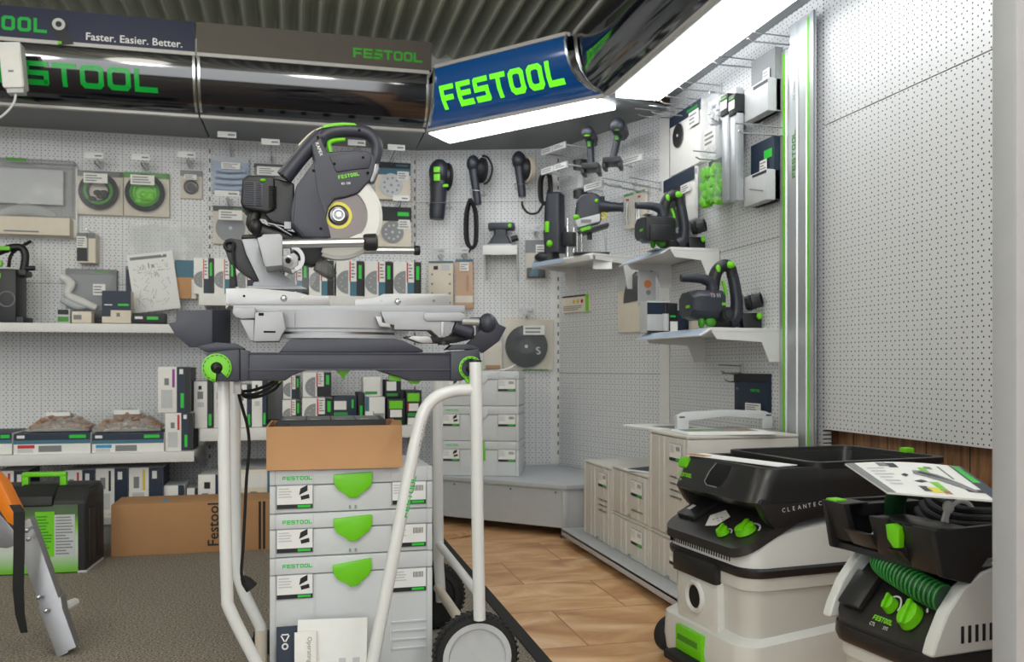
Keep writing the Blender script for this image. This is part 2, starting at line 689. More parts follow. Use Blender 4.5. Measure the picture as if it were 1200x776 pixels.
def letter(ch, w, s):
    def r(x0, y0, x1, y1):
        return [(x0, y0), (x1, y0), (x1, y1), (x0, y1)]
    m0, m1 = 0.5 - s / 2, 0.5 + s / 2
    if ch == 'F':
        return [r(0, 0, s, 1), r(s, 1 - s, w, 1), r(s, m0 - .05, w * .9, m1 - .05)]
    if ch == 'E':
        return [r(0, 0, s, 1), r(s, 1 - s, w, 1), r(s, m0, w * .95, m1), r(s, 0, w, s)]
    if ch == 'S':
        return [r(0.06, 1 - s, w, 1), r(0, m0, s, 1 - .06), r(s, m0, w - s, m1), r(w - s, 0.06, w, m1), r(0, 0, w - .06, s), r(0, m0, .06, 1 - s)]
    if ch == 'T':
        return [r(0, 1 - s, w, 1), r(w / 2 - s / 2, 0, w / 2 + s / 2, 1 - s)]
    if ch == 'L':
        return [r(0, 0, s, 1), r(s, 0, w, s)]
    c, d = 0.16, 0.07
    o = [(c, 0), (w - c, 0), (w, c), (w, 1 - c), (w - c, 1), (c, 1), (0, 1 - c), (0, c)]
    i = [(s + d, s), (w - s - d, s), (w - s, s + d), (w - s, 1 - s - d), (w - s - d, 1 - s), (s + d, 1 - s), (s, 1 - s - d), (s, s + d)]
    return [[o[k], o[(k + 1) % 8], i[(k + 1) % 8], i[k]] for k in range(8)]


def struct(name, mb, label=None, M=None):
    o = mb.build(name)
    if M is not None:
        o.matrix_world = M
    o['kind'] = 'structure'
    if label:
        o['label'] = label
    return o

# ================================================================== the room
def room():
    b = MB('carpet').box(-4.6, -3.2, -0.05, 0.64, 5.1, 0)
    struct('floor', b, 'grey-brown speckled carpet')
    b = MB('tile_stone').box(0.64, -3.2, -0.05, 2.4, 5.1, 0)
    struct('floor_tiles', b, 'orange-brown stone tile floor')
    b = MB('rubber').box(0.622, -1.0, 0, 0.66, 4.45, 0.004)
    struct('trim_1', b, 'dark edge strip between carpet and tiles')
    # corrugated ceiling, ribs running towards the back wall
    b = MB('ceiling_iron')
    x0, x1, pitch = -4.6, 2.4, 0.093
    n = int((x1 - x0) / pitch * 8)
    prof = []
    for i in range(n + 1):
        x = x0 + (x1 - x0) * i / n
        prof.append((x, 2.55 + 0.020 * math.cos(2 * PI * x / pitch)))
    vs = [Vector((p[0], y, p[1])) for y in (-3.2, 5.1) for p in prof]
    m = len(prof)
    b._faces(vs, [(i, i + 1, m + i + 1, m + i) for i in range(m - 1)])
    struct('ceiling', b, 'corrugated metal ceiling')
    b = MB('room_white').box(-4.6, 5.0, 0, 2.4, 5.1, 2.6)
    struct('wall_back', b)
    b = MB('room_white').box(-4.7, -3.2, 0, -4.6, 5.1, 2.6)
    struct('wall_left_end', b)
    b = MB('room_white').box(-4.7, -3.3, 0, 2.4, -3.2, 2.6)
    struct('wall_front', b)
    b = MB('wood_panel').box(-4.2, 0, 0, 5, 0.05, 2.6)
    struct('wall_right', b, 'brown wood panelled wall', TM((1.76, 1.0, 0), -PI / 2))
    # grey upright wall end closest to the camera
    e = on_y(1162, 400, 0.94)
    b = MB('pillar_grey').box(e.x, 0.90, 0, e.x + 0.9, 0.94, 2.5, 0.003)
    struct('pillar', b, 'plain grey wall end at the edge of the bay')

    def panel(name, pk, u0, u1, z0, z1, label):
        p0, yaw = PAN[pk]
        b = MB('peg_white').box(u0, 0, z0, u1, 0.03, z1)
        return struct(name, b, label, TM(p0, yaw))
    la, lb = (CB - CA).length, (CC - CB).length
    panel('wall_left', 'L', -4.5, -0.432, 0.1, 2.0, 'white pegboard wall bay')
    panel('wall_left', 'L', -0.426, 0.651, 0.1, 2.0, 'white pegboard wall bay behind the saw')
    panel('wall_corner', 'A', 0.003, la - 0.003, 0.2, 2.0, 'white pegboard corner panel')
    panel('wall_corner', 'B', 0.003, lb - 0.003, 0.2, 2.0, 'white pegboard corner panel')
    zs = 1.576
    panel('wall_right', 'R', 0.003, 1.236, 0.05, 2.3, 'white pegboard behind the shelf brackets')
    panel('wall_right', 'R', 1.24, 2.75, 0.574, zs - 0.002, 'white pegboard, lower sheet')
    panel('wall_right', 'R', 1.24, 2.75, zs + 0.002, 2.5, 'white pegboard, upper sheet')
    # slotted uprights and smooth edge strips
    k = 2
    for pk, u, w in (('L', -0.429, 0.012), ('L', 0.648, 0.012), ('A', la - 0.004, 0.012), ('B', lb - 0.03, 0.06), ('A', la - 0.03, 0.035)):
        p0, yaw = PAN[pk]
        b = MB('shelf_white').box(u - w / 2, -0.004, 0.25, u + w / 2, 0.002, 1.98)
        if w < 0.02:
            b.m('black_dark')
            z = 0.3
            while z < 1.95:
                b.box(u - 0.003, -0.0055, z, u + 0.003, -0.0035, z + 0.022)
                z += 0.05
        struct('trim_%d' % k, b, None, TM(p0, yaw))
        k += 1
    for pk, px, py, u0, u1 in (('A', 560, 237, 0.0, la), ('B', 720, 438, 0.0, lb), ('R', 830, 300, 0, 1.2), ('L', 60, 332, -2.5, -0.43)):
        p0, yaw = PAN[pk]
        z = hit(pk, px, py).z
        b = MB('print_grey').box(u0, -0.0008, z - 0.0015, u1, 0.001, z + 0.0015)
        struct('trim_%d' % k, b, None, TM(p0, yaw))
        k += 1


mat('ceiling_iron', (214, 216, 196), 0.55, var=0.05, scale=2)
room()


# ================================================================== illuminated canopies above the bays
PROF = [(0.51, 1.955), (0.545, 1.962), (0.58, 1.977), (0.612, 2.002), (0.638, 2.038), (0.654, 2.080), (0.664, 2.125), (0.668, 2.160), (0.665, 2.187)]


def prof_o(z):
    for (o0, z0), (o1, z1) in zip(PROF, PROF[1:]):
        if z <= z1:
            return o0 + (o1 - o0) * (z - z0) / (z1 - z0)
    return PROF[-1][0]


def wrapped_logo(mb, x, z, h, s, align='L', ew=0.92):
    """Block lettering that follows the bulge of the fascia."""
    t = MB(mb.mats[mb.cur])
    t.logo(h, Matrix.Translation((x, 0, z)), s, 0, ew=ew, align=align)
    for _o, zz in PROF:
        g = list(t.bm.verts) + list(t.bm.edges) + list(t.bm.faces)
        bmesh.ops.bisect_plane(t.bm, geom=g, plane_co=(0, 0, zz), plane_no=(0, 0, 1))
    for v in t.bm.verts:
        v.co.y = -prof_o(v.co.z) - 0.003
    me = bpy.data.meshes.new('lettering')
    t.bm.to_mesh(me)
    t.bm.free()
    n0 = len(mb.bm.faces)
    mb.bm.from_mesh(me)
    mb.bm.faces.ensure_lookup_table()
    mb._paint(mb.bm.faces[n0:])
    bpy.data.meshes.remove(me)


def canopy(label, M, xa, xb, wall_poly, fascia_mat, lit=None, under='canopy_grey', zw=1.978):
    """xa(o), xb(o): the two mitred ends as functions of the distance from the wall line."""
    t = thing('light_canopy', label, 'canopy', M)
    b = MB(fascia_mat)
    n = len(PROF)
    vs = [Vector((xa(o), -o, z)) for o, z in PROF] + [Vector((xb(o), -o, z)) for o, z in PROF]
    b._faces(vs, [(i, n + i, n + i + 1, i + 1) for i in range(n - 1)])
    b.m('black_dark')
    b._faces([Vector((xa(0.66), -0.66, 2.187)), Vector((xb(0.66), -0.66, 2.187)), Vector((xb(0.5), -0.5, 2.187)), Vector((xa(0.5), -0.5, 2.187))], [(0, 1, 2, 3)])
    b.build('fascia', t, 'glossy curved fascia', sharp=60)
    b = MB('canopy_frame')
    for (o0, z0), (o1, z1) in (((0.655, 2.184), (0.675, 2.200)), ((0.500, 1.946), (0.525, 1.958))):
        v = [Vector((xa(o), -o, z)) for o, z in ((o0, z0), (o1, z0), (o1, z1), (o0, z1))]
        w = [Vector((xb(o), -o, z)) for o, z in ((o0, z0), (o1, z0), (o1, z1), (o0, z1))]
        b.loft([v, w])
    b.build('bezel', t)
    for f in (xa, xb):
        b = MB('chrome_trim')
        s = 1 if f is xa else -1
        b.loft([[Vector((f(o) + s * 0.001, -o + 0.0, z)), Vector((f(o) + s * 0.012, -o, z)), Vector((f(o) + s * 0.012, -o - 0.008, z + 0.002)), Vector((f(o) + s * 0.001, -o - 0.008, z + 0.002))] for o, z in PROF])
        b.build('end_trim', t)
    b = MB(under)
    lo = [Vector((p[0], p[1], 1.958 if p[1] < -0.4 else zw)) for p in wall_poly]
    hi = [p + Vector((0, 0, 0.02)) for p in lo]
    b.loft([lo, hi])
    b.build('underside', t)
    if lit:
        b = MB('light_panel')
        v = [Vector(p) for p in lit]
        b.loft([v, [p + Vector((0, 0, 0.02)) for p in v]])
        b.m('canopy_frame')
        b.build('light_panel', t, 'glowing white diffuser')
    return t


xs = -0.429
ML = TM((0, YL, 0))
c = canopy('black glossy canopy with large green lettering above the pegboard bay', ML, lambda o: -3.9, lambda o: xs - 0.004,
           [(-3.9, -0.515), (xs - 0.004, -0.515), (xs - 0.004, 0.0), (-3.9, 0.0)], 'fascia_black')
b = MB('letter_green')
wrapped_logo(b, -0.596, 2.016, 0.093, 'FESTOOL', 'R', ew=1.04)
b.build('lettering', c, 'large green block letters')
b = MB('lime')
c2 = canopy('plain black glossy canopy above the bay behind the mitre saw', ML, lambda o: xs + 0.004, lambda o: 0.630,
            [(xs + 0.004, -0.515), (0.632, -0.515), (0.650, 0.0), (xs + 0.004, 0.0)], 'fascia_black')
P, Q = Vector((0.640, 4.39, 0)), Vector((1.305, 3.63, 0))
yc = math.atan2(Q.y - P.y, Q.x - P.x)
nC, dC = pnorm(yc), pdir(yc)
OC = P - nC * 0.51
MC = TM(OC, yc)


def cl(p):
    q = MC.inverted() @ Vector((p[0], p[1], 0))
    return (q.x, q.y)


def t_end(o):
    """Mitre between the corner canopy and the one on the tool wall."""
    return (XR + 0.12 - o - 0.18 * (o - 0.51) - (OC + nC * o).x) / dC.x


lit = [on_z(x, y, 1.944) for x, y in ((503, 157), (697, 116.5), (721, 128.5), (527, 168))]
lit = [(*cl(p), 1.944) for p in lit]
c3 = canopy('blue backlit canopy with bright green lettering across the corner', MC,
            lambda o: (0.640 - (OC + nC * o).x) / dC.x, t_end,
            [cl(p) for p in ((0.640, 4.385), (1.290, 3.645), (1.685, 3.845), (CB.x, CB.y), (CA.x, CA.y))], 'fascia_blue', lit)
# corner underside reaches the wall at its full height
b = MB('sign_green')
wrapped_logo(b, 0.5 * ((0.640 - (OC + nC * 0.64).x) / dC.x + t_end(0.64)) + 0.0, 2.000, 0.100, 'FESTOOL', 'C', ew=0.82)
b.build('lettering', c3, 'bright green block letters')
b = MB('lime_dark')
MR = TM((XR + 0.12, 3.63, 0), -PI / 2)
lit = [(0.015, -0.47, 1.944), (2.85, -0.47, 1.944), (2.85, -0.272, 1.944), (0.015, -0.272, 1.944)]
c4 = canopy('black glossy canopy over the wide lit strip above the tool brackets', MR, lambda o: 3.63 - (OC + nC * o + dC * t_end(o)).y + 0.014, lambda o: 2.9,
            [(0.012, -0.515), (2.9, -0.515), (2.9, -0.125), (-0.17, -0.125)], 'fascia_black', lit, zw=2.02)

# header boards between canopies and ceiling
b = MB('header_navy').box(-3.9, -0.012, 2.20, xs - 0.006, 0.012, 2.335)
t = thing('banner', 'navy banner with white slogan above the large green lettering', 'banner', TM((0, 4.235, 0)))
b.build('board', t)
hm = lambda px, py: on_y(px, py, 4.222)
b = MB('letter_white')
p = hm(100, 47)
b.text('Faster. Easier. Better.', 0.032, TM((p.x, -0.0125, hm(100, 46.5).z)) @ Matrix.Rotation(0, 4, 'Y'), bold=True)
b.build('slogan', t, 'white lettering')
b = MB('letter_green')
p = hm(55, 39)
b.logo(0.062, TM((p.x, -0.0125, p.z)), 'FESTOOL', ew=0.85, align='R')
b.build('lettering', t, 'green block letters')
b = MB('tool_black')
p = hm(69, 30)
b.disc((p.x, -0.016, p.z + 0.005), 0.036, 0.004)
b.m('print_pale').disc((p.x, -0.018, p.z + 0.005), 0.026, 0.003, r0=0.013)
b.m('tool_black').prism([(p.x - 0.02, p.z - 0.01), (p.x + 0.03, p.z - 0.02), (p.x + 0.06, p.z - 0.075), (p.x, p.z - 0.085)], -0.0155, -0.0125)
b.m('lime').cbox((p.x + 0.004, -0.0175, p.z - 0.075), (0.016, 0.002, 0.012))
b.build('printed_tool', t, 'printed dark sander with pale disc')
t = thing('header_board', 'grey-brown header board with small green lettering under the ceiling', 'header board', TM((0, 4.235, 0)))
b = MB('header_taupe').box(xs + 0.004, -0.012, 2.20, 0.640, 0.012, 2.335)
b.build('board', t)
p = hm(414, 68)
q = hm(495, 73)
b = MB('letter_green_dim')
b.logo((q.x - p.x) / (7 * 0.92 + 6 * 0.12), TM((p.x, -0.0125, p.z + 0.004)), 'FESTOOL', ew=0.92, gap=0.12)
b.build('lettering', t, 'dim green block letters')

# white adapter box hanging in front of the banner
p0, p1 = on_y(3, 106, 4.07), on_y(29, 50, 4.07)
t = thing('power_adapter', 'white adapter box with a cable hung on the canopy edge', 'adapter', TM(((p0.x + p1.x) / 2, 4.07, p0.z), 0, 0, math.radians(-5)))
w, h = p1.x - p0.x, p1.z - p0.z
b = MB('tag_white').box(-w / 2, 0, 0.02, w / 2, 0.075, h, 0.006)
b.m('card_white').box(-w / 2 + 0.004, -0.004, 0.015, w / 2 - 0.004, 0.07, h * 0.83, 0.005)
b.build('housing', t)
MB('print_pale').box(-w / 2 + 0.012, 0.01, -0.003, w / 2 - 0.006, 0.06, 0.02, 0.004).build('plug_collar', t)
MB('tube_white').tube([(0.0, 0.03, 0.0), (-0.012, 0.03, -0.04), (-0.05, 0.03, -0.085), (-0.11, 0.03, -0.12), (-0.2, 0.03, -0.14)], 0.005, 8, smooth=5).build('cable', t)
MB('print_grey').box(-0.012, -0.005, h * 0.38, 0.008, -0.0035, h * 0.42).build('marking', t)


# ================================================================== shelving
def shelf(label, x0, x1, yf, yb, zt, lip, brackets=(), deck='shelf_white', group=None):
    t = thing('wall_shelf', label, 'shelf', TM(((x0 + x1) / 2, yf, zt)), group)
    w = (x1 - x0) / 2
    D = yb - yf
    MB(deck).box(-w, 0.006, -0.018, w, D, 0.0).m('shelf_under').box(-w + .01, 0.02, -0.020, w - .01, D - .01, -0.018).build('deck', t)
    b = MB('shelf_white').box(-w, -0.004, -lip, w, 0.006, 0.0, 0.002)
    b.build('front_lip', t)
    for s in brackets:
        MB('shelf_white').xprism([(0.05, -0.019), (D, -0.019), (D, -0.14), (D - 0.06, -0.13)], s * (w - 0.012) - 0.003, s * (w - 0.012) + 0.003).build('bracket', t)
    return t


shelf('upper white shelf carrying the navy box in the pegboard bay', -2.6, -0.437, 4.50, 4.90, 0.983, 0.042, (1,))
shelf('lower white shelf carrying long boxes and bags of brown parts', -2.6, -0.440, 4.25, 4.90, 0.397, 0.046, (1,))
shelf('white shelf under the row of abrasive boxes behind the saw', -0.425, 0.625, 4.30, 4.90, 1.118, 0.055, (-1, 1))
shelf('white shelf behind the trolley legs holding mixed abrasive cartons', -0.425, 0.625, 4.35, 4.90, 0.492, 0.058, (-1, 1))
t = thing('base_deck', 'low white base deck behind the long brown carton', 'base shelf', TM((-1.0, 4.22, 0)))
MB('shelf_white').box(-1.6, 0.0, 0.085, 1.12, 0.68, 0.115).build('deck', t)
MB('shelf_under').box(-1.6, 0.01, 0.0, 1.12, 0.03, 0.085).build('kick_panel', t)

# grey corner plinth
fr, fl = Vector((1.198, 3.846, 0)), Vector((0.16, 4.86, 0))
t = thing('corner_plinth', 'grey plinth set across the corner under the case stack', 'plinth', TM((0.9, 4.4, 0)))
poly = [fr, Vector((1.66, 3.90, 0)), Vector((1.398, 4.655, 0)), Vector((0.64, 4.885, 0)), fl]
b = MB('plinth_grey').extrude([p + Vector((0, 0, 0.222)) for p in poly], (0, 0, 0.021), 0.003)
b.build('top_board', t, world=True)
d = (fl - fr).normalized()
nn = Vector((-d.y, d.x, 0))
nn = nn if nn.y > 0 else -nn
b = MB('plinth_grey')
b.extrude([fr + nn * .012 + d * 0.02 + Vector((0, 0, z)) for z in (0.045,)] + [fl + nn * .012 + Vector((0, 0, 0.045)), fl + nn * .03 + Vector((0, 0, 0.045)), fr + nn * .03 + d * 0.02 + Vector((0, 0, 0.045))], (0, 0, 0.177))
b.m('steel_dark')
for k in (0.06, 0.30, 0.62):
    q = fr + d * k + nn * 0.012 + Vector((0, 0, 0.205))
    b.cyl(q, q - nn * 0.002, 0.005, n=10)
b.build('front_panel', t, world=True)
b = MB('shop_grey')
q = fr + d * 0.02 + nn * 0.02
b.box(q.x - 0.012, q.y - 0.012, 0.045, q.x + 0.016, q.y + 0.016, 0.222, 0.003)
b.extrude([fr + Vector((0.012, 0.02, 0.045)), Vector((1.66, 3.91, 0.045)), Vector((1.66, 3.93, 0.045)), fr + Vector((0.012, 0.04, 0.045))], (0, 0, 0.177))
b.build('side_panel', t, world=True)
b = MB('steel_dark').cyl((q.x, q.y, 0.0), (q.x, q.y, 0.046), 0.007).cyl((q.x, q.y, 0.0), (q.x, q.y, 0.008), 0.02)
b.build('foot', t, world=True)

# low base deck along the tool wall
t = thing('base_deck', 'low grey base deck under the pale cases beside the tiles', 'base shelf', TM((1.16, 2.7, 0)))
DE = -0.19
MB('plinth_grey').box(0.0, DE, 0.045, 0.53, 1.10, 0.06, 0.003).build('deck', t)
MB('plinth_grey').box(0.0, DE, 0.028, 0.012, 1.10, 0.058, 0.003).build('front_lip', t)
MB('black_dark').box(0.06, DE, 0.0, 0.08, 1.10, 0.045).build('kick_panel', t)  # coloured black for the shadow beneath the lip


# ================================================================== goods on the walls and shelves: builders
def lines(b, x0, x1, z0, z1, n, y=-0.0012, mat_='print_grey', seed=0):
    """Rows of small print."""
    rr = random.Random(seed)
    b.m(mat_)
    for i in range(n):
        z = z1 - (z1 - z0) * (i + 0.5) / n
        t = (z1 - z0) / n * 0.22
        e = x0 + (x1 - x0) * rr.uniform(0.55, 1.0)
        b.quad((x0, y, z - t), (e, y, z - t), (e, y, z + t), (x0, y, z + t))


def rect(b, m_, x0, z0, x1, z1, y=-0.0008):
    b.m(m_).quad((x0, y, z0), (x1, y, z0), (x1, y, z1), (x0, y, z1))


def prints(b, w, h, items, y=-0.0008):
    """items: (material, x0, z0, x1, z1) as fractions of the front."""
    for k, (m_, a, c, d, e) in enumerate(items):
        rect(b, m_, -w / 2 + a * w, c * h, -w / 2 + d * w, e * h, y - k * 0.00012)


def carton(name, label, cat, M, w, h, d, body='card_white', items=(), side=None, top=None, text=(), bev=0.0015, group=None, sticker=None):
    t = thing(name, label, cat, M, group)
    b = MB(body).box(-w / 2, 0, 0, w / 2, d, h, bev)
    prints(b, w, h, items)
    if side:
        b.m(side)
        x = w / 2 + 0.0008
        b.quad((x, 0.002, 0.002), (x, d - 0.002, 0.002), (x, d - 0.002, h - 0.002), (x, 0.002, h - 0.002))
    if top:
        b.m(top)
        z = h + 0.0008
        b.quad((-w / 2 + .002, .002, z), (w / 2 - .002, .002, z), (w / 2 - .002, d - .002, z), (-w / 2 + .002, d - .002, z))
    for (s, m_, fx, fz, fh, rot) in text:
        b.m(m_)
        Mx = Matrix.Translation((-w / 2 + fx * w, -0.0018, fz * h)) @ Matrix.Rotation(-rot, 4, 'Y')
        b.text(s, fh * h, Mx, 0)
    b.build('carton', t)
    if sticker:
        a, c, e, f = sticker
        s = MB('card_white').box(-w / 2 + a * w, -0.003, c * h, -w / 2 + e * w, -0.0018, f * h)
        lines(s, -w / 2 + (a + .1 * (e - a)) * w, -w / 2 + (a + .9 * (e - a)) * w, (c + .1 * (f - c)) * h, (c + .9 * (f - c)) * h, 4, -0.0034)
        s.build('sticker', t)
    return t


def abrasive_box(label, M, w, h, d, stripe='print_red', col='card_navy', group='abrasive disc cartons'):
    """White carton: grey disc on the left of the front, coloured column with green mark on the right."""
    t = thing('abrasive_carton', label, 'box', M, group)
    b = MB('card_white').box(-w / 2, 0, 0, w / 2, d, h, 0.0012)
    rect(b, 'card_black', w * 0.24, 0.001, w * 0.498, h - 0.001)
    rect(b, col, w * 0.0, 0.001, w * 0.24, h * 0.42)
    rect(b, 'card_white', w * 0.0, h * 0.42, w * 0.24, h * 0.98)
    rect(b, stripe, -w * 0.02, h * 0.42, w * 0.03, h * 0.98, -0.001)
    lines(b, w * 0.05, w * 0.21, h * .5, h * .95, 5, seed=len(label))
    rect(b, 'print_logo', w * 0.32, h * 0.50, w * 0.43, h * 0.88, -0.001)
    # disc printed on the front, cut by the edges
    b.m('abrasive_grey')
    r, cx, cz = min(w * 0.44, h * 0.4), -w * 0.06, h * 0.40
    pts = []
    for k in range(33):
        a = PI / 2 + PI * k / 32
        pts.append((max(cx + r * math.cos(a), -w / 2 + .001), -0.0009, cz + r * math.sin(a)))
    pts = [p for p in pts if p[0] <= 0]
    b._faces([Vector(p) for p in pts], [tuple(range(len(pts)))])
    b.m('abrasive_hole')
    for k in range(5):
        a = PI * (0.6 + 0.2 * k)
        x, z = cx + r * 0.62 * math.cos(a), cz + r * 0.62 * math.sin(a)
        b._faces([Vector((x + 0.05 * r * math.cos(q * PI / 4), -0.0011, z + 0.05 * r * math.sin(q * PI / 4))) for q in range(8)], [tuple(range(8))])
    # top: dark band runs back along the right side, the rest pale
    b.m('card_black').quad((w * .24, .001, h + .0008), (w * .498, .001, h + .0008), (w * .498, d, h + .0008), (w * .24, d, h + .0008))
    b.m('print_pale').quad((-w * .49, .02, h + .0008), (w * .22, .02, h + .0008), (w * .22, d - .02, h + .0008), (-w * .49, d - .02, h + .0008))
    x = w / 2 + .0008
    b.m('card_black').quad((x, .001, .001), (x, d, .001), (x, d, h), (x, .001, h))
    b.build('carton', t)
    return t


def art_disc(b, cx, cz, r, y, m_='abrasive_grey', holes=9, hole_m='abrasive_hole', t=0.003):
    b.m(m_).disc((cx, y, cz), r, t)
    b.m(hole_m)
    for k in range(holes):
        a = 2 * PI * k / max(holes, 1)
        b.disc((cx + r * .62 * math.cos(a), y - 0.0006, cz + r * .62 * math.sin(a)), r * .1, 0.0006, 10)
    b.disc((cx, y - 0.0006, cz), r * .12, 0.0006, 10)


def pack(name, label, cat, M, w, h, d, body='card_cream', head=None, art=None, clear=None, tag=None, logo=None, group=None, items=()):
    """Hanging pack: card, coloured header, what shows through, clear cover, sticker."""
    t = thing(name, label, cat, M, group)
    b = MB(body).box(-w / 2, d * 0.7, 0, w / 2, d, h, 0.0015)
    prints(b, w, h, [(m_, a, c, e, f) for m_, a, c, e, f in items], d * 0.7 - 0.0008)
    b.build('card', t)
    yf = d * 0.7 - 0.001
    if head:
        m_, f = head
        b = MB(m_).box(-w / 2, d * .7 - 0.003, h * (1 - f), w / 2, d * .7, h)
        if logo:
            rect(b, logo, w * 0.08, h * (1 - f * 0.62), w * 0.42, h * (1 - f * 0.35), d * .7 - 0.0038)
        b.build('header', t)
    if art:
        kind = art[0]
        cx, cz, r = (art[1] - .5) * w, art[2] * h, art[3] * min(w, h)
        b = MB('abrasive_grey')
        nm = 'disc'
        if kind == 'disc':
            art_disc(b, cx, cz, r, yf - 0.006, *(art[4:]))
        elif kind == 'coil':
            nm = 'coil'
            for k in range(5):
                b.m(art[4][k % len(art[4])]).torus((cx, d * 0.45 - 0.004 * (k % 2), cz), r * (1 - 0.09 * k), r * 0.11, 'y', 28, 8)
            b.m(art[4][-1] if len(art[4]) > 5 else art[4][0])
            if len(art[4]) > 5:
                b.disc((cx, d * .6, cz), r * .7, .004)
            for k in range(5):
                b.ell((cx + r * .35 * math.cos(k * 1.7), d * .4, cz - r * 0.3 + r * .22 * math.sin(k * 2.1)), (r * .25, r * .16, r * .18), 10)
        elif kind == 'ring':
            nm = 'ring'
            b.m('steel_dark').torus((cx, d * .5, cz), r, r * .16, 'y', 24, 8)
            b.m('tool_black').disc((cx, d * .55, cz), r * .7, d * .15)
        elif kind == 'blade':
            nm = 'saw_blade'
            Mx = Matrix.Translation((cx, yf - 0.004, cz)) @ Matrix.Rotation(PI / 2, 4, 'X')
            pr = [(0.12 * r, -0.002), (0.12 * r, 0), (r, 0), (r, -0.002)]
            b.m('steel_dark').lathe(pr, Mx, 24, *(art[4] if len(art) > 4 else (0, 2 * PI)))
        elif kind == 'lumps':
            nm = 'contents'
            rr = random.Random(11)
            b.m(art[4])
            for k in range(34):
                b.cbox((0, 0, 0), (r * .55, d * .35, r * .4), r * .06, Matrix.Translation((cx + rr.uniform(-.95, .95) * min(r * 1.3, w * .4), d * rr.uniform(.3, .5), cz + rr.uniform(-1., 1.) * r)) @ Matrix.Rotation(rr.uniform(0, 3), 4, 'Y'))
        elif kind == 'fittings':
            nm = 'fitting'
            b.m('card_white').tube([(cx - r, d * .4, cz + r * .9), (cx - r * .5, d * .4, cz + r * .5), (cx - r * .7, d * .4, cz - r * .1), (cx, d * .4, cz - r * .5), (cx + r * .9, d * .4, cz - r * .9)], [r * .22, r * .28, r * .2, r * .26, r * .18], 12, smooth=5)
            b.m('print_pale').tube([(cx - r, d * .45, cz - r * .4), (cx - r * .2, d * .45, cz - r * .8), (cx + r * .4, d * .45, cz - r * .75)], [r * .2, r * .24, r * .16], 12, smooth=5)
        b.build(nm, t)
    if tag:
        a, c, e, f = tag
        yy = -0.002 if clear else yf - 0.008
        b = MB('card_white').box(-w / 2 + a * w, yy, c * h, -w / 2 + e * w, yy + 0.001, f * h)
        lines(b, -w / 2 + (a + (e - a) * .08) * w, -w / 2 + (a + (e - a) * .92) * w, (c + (f - c) * .12) * h, (c + (f - c) * .88) * h, 3, yy - .0006, seed=len(label))
        b.build('sticker', t)
    if clear:
        b = MB(clear)
        b.loft([rrect(-w / 2, 0, w / 2, 1, min(w, h) * .0 + .004, 0)] * 0 or [[Vector((x, y, z)) for x, z in ((-w * .5, 0), (w * .5, 0), (w * .5, h), (-w * .5, h))] for y in (d * .69,)] +
               [[Vector((x, y, z)) for x, z in ((-w * .46, h * .04), (w * .46, h * .04), (w * .46, h * .93), (-w * .46, h * .93))] for y in (0.0,)])
        b.build('clear_cover', t)
    return t


def hook(label, panel, px, py, off, reach=None, tagmat='tag_white', group=None, tw=0.055, tilt=0.0, tag=True):
    """Double wire hook with a price-ticket holder at its tip; the tip shows at (px, py)."""
    p = hit(panel, px, py, off)
    t = thing('display_hook', label, 'hook', TM(p, PAN[panel][1]), group)
    b = MB('hook_wire')
    b.tube([(0, off + 0.0, 0.0), (0, 0.02, 0.004), (0, 0.0, 0.004)], 0.0026, 8)
    b.tube([(0, off, -0.028), (0, 0.03, -0.028), (0, 0.012, -0.02)], 0.003, 8)
    b.build('wire', t)
    MB('shop_grey').box(-0.012, off - 0.006, -0.036, 0.012, off, 0.01, 0.002).build('back_plate', t)
    if tag:
        b = MB(tagmat).box(-tw / 2, -0.003, -0.012, tw / 2, 0.0, 0.017)
        b.m('print_grey').quad((tw * .05, -.0036, -.002), (tw * .42, -.0036, -.002), (tw * .42, -.0036, .006), (tw * .05, -.0036, .006))
        b.build('price_ticket', t)
    return t


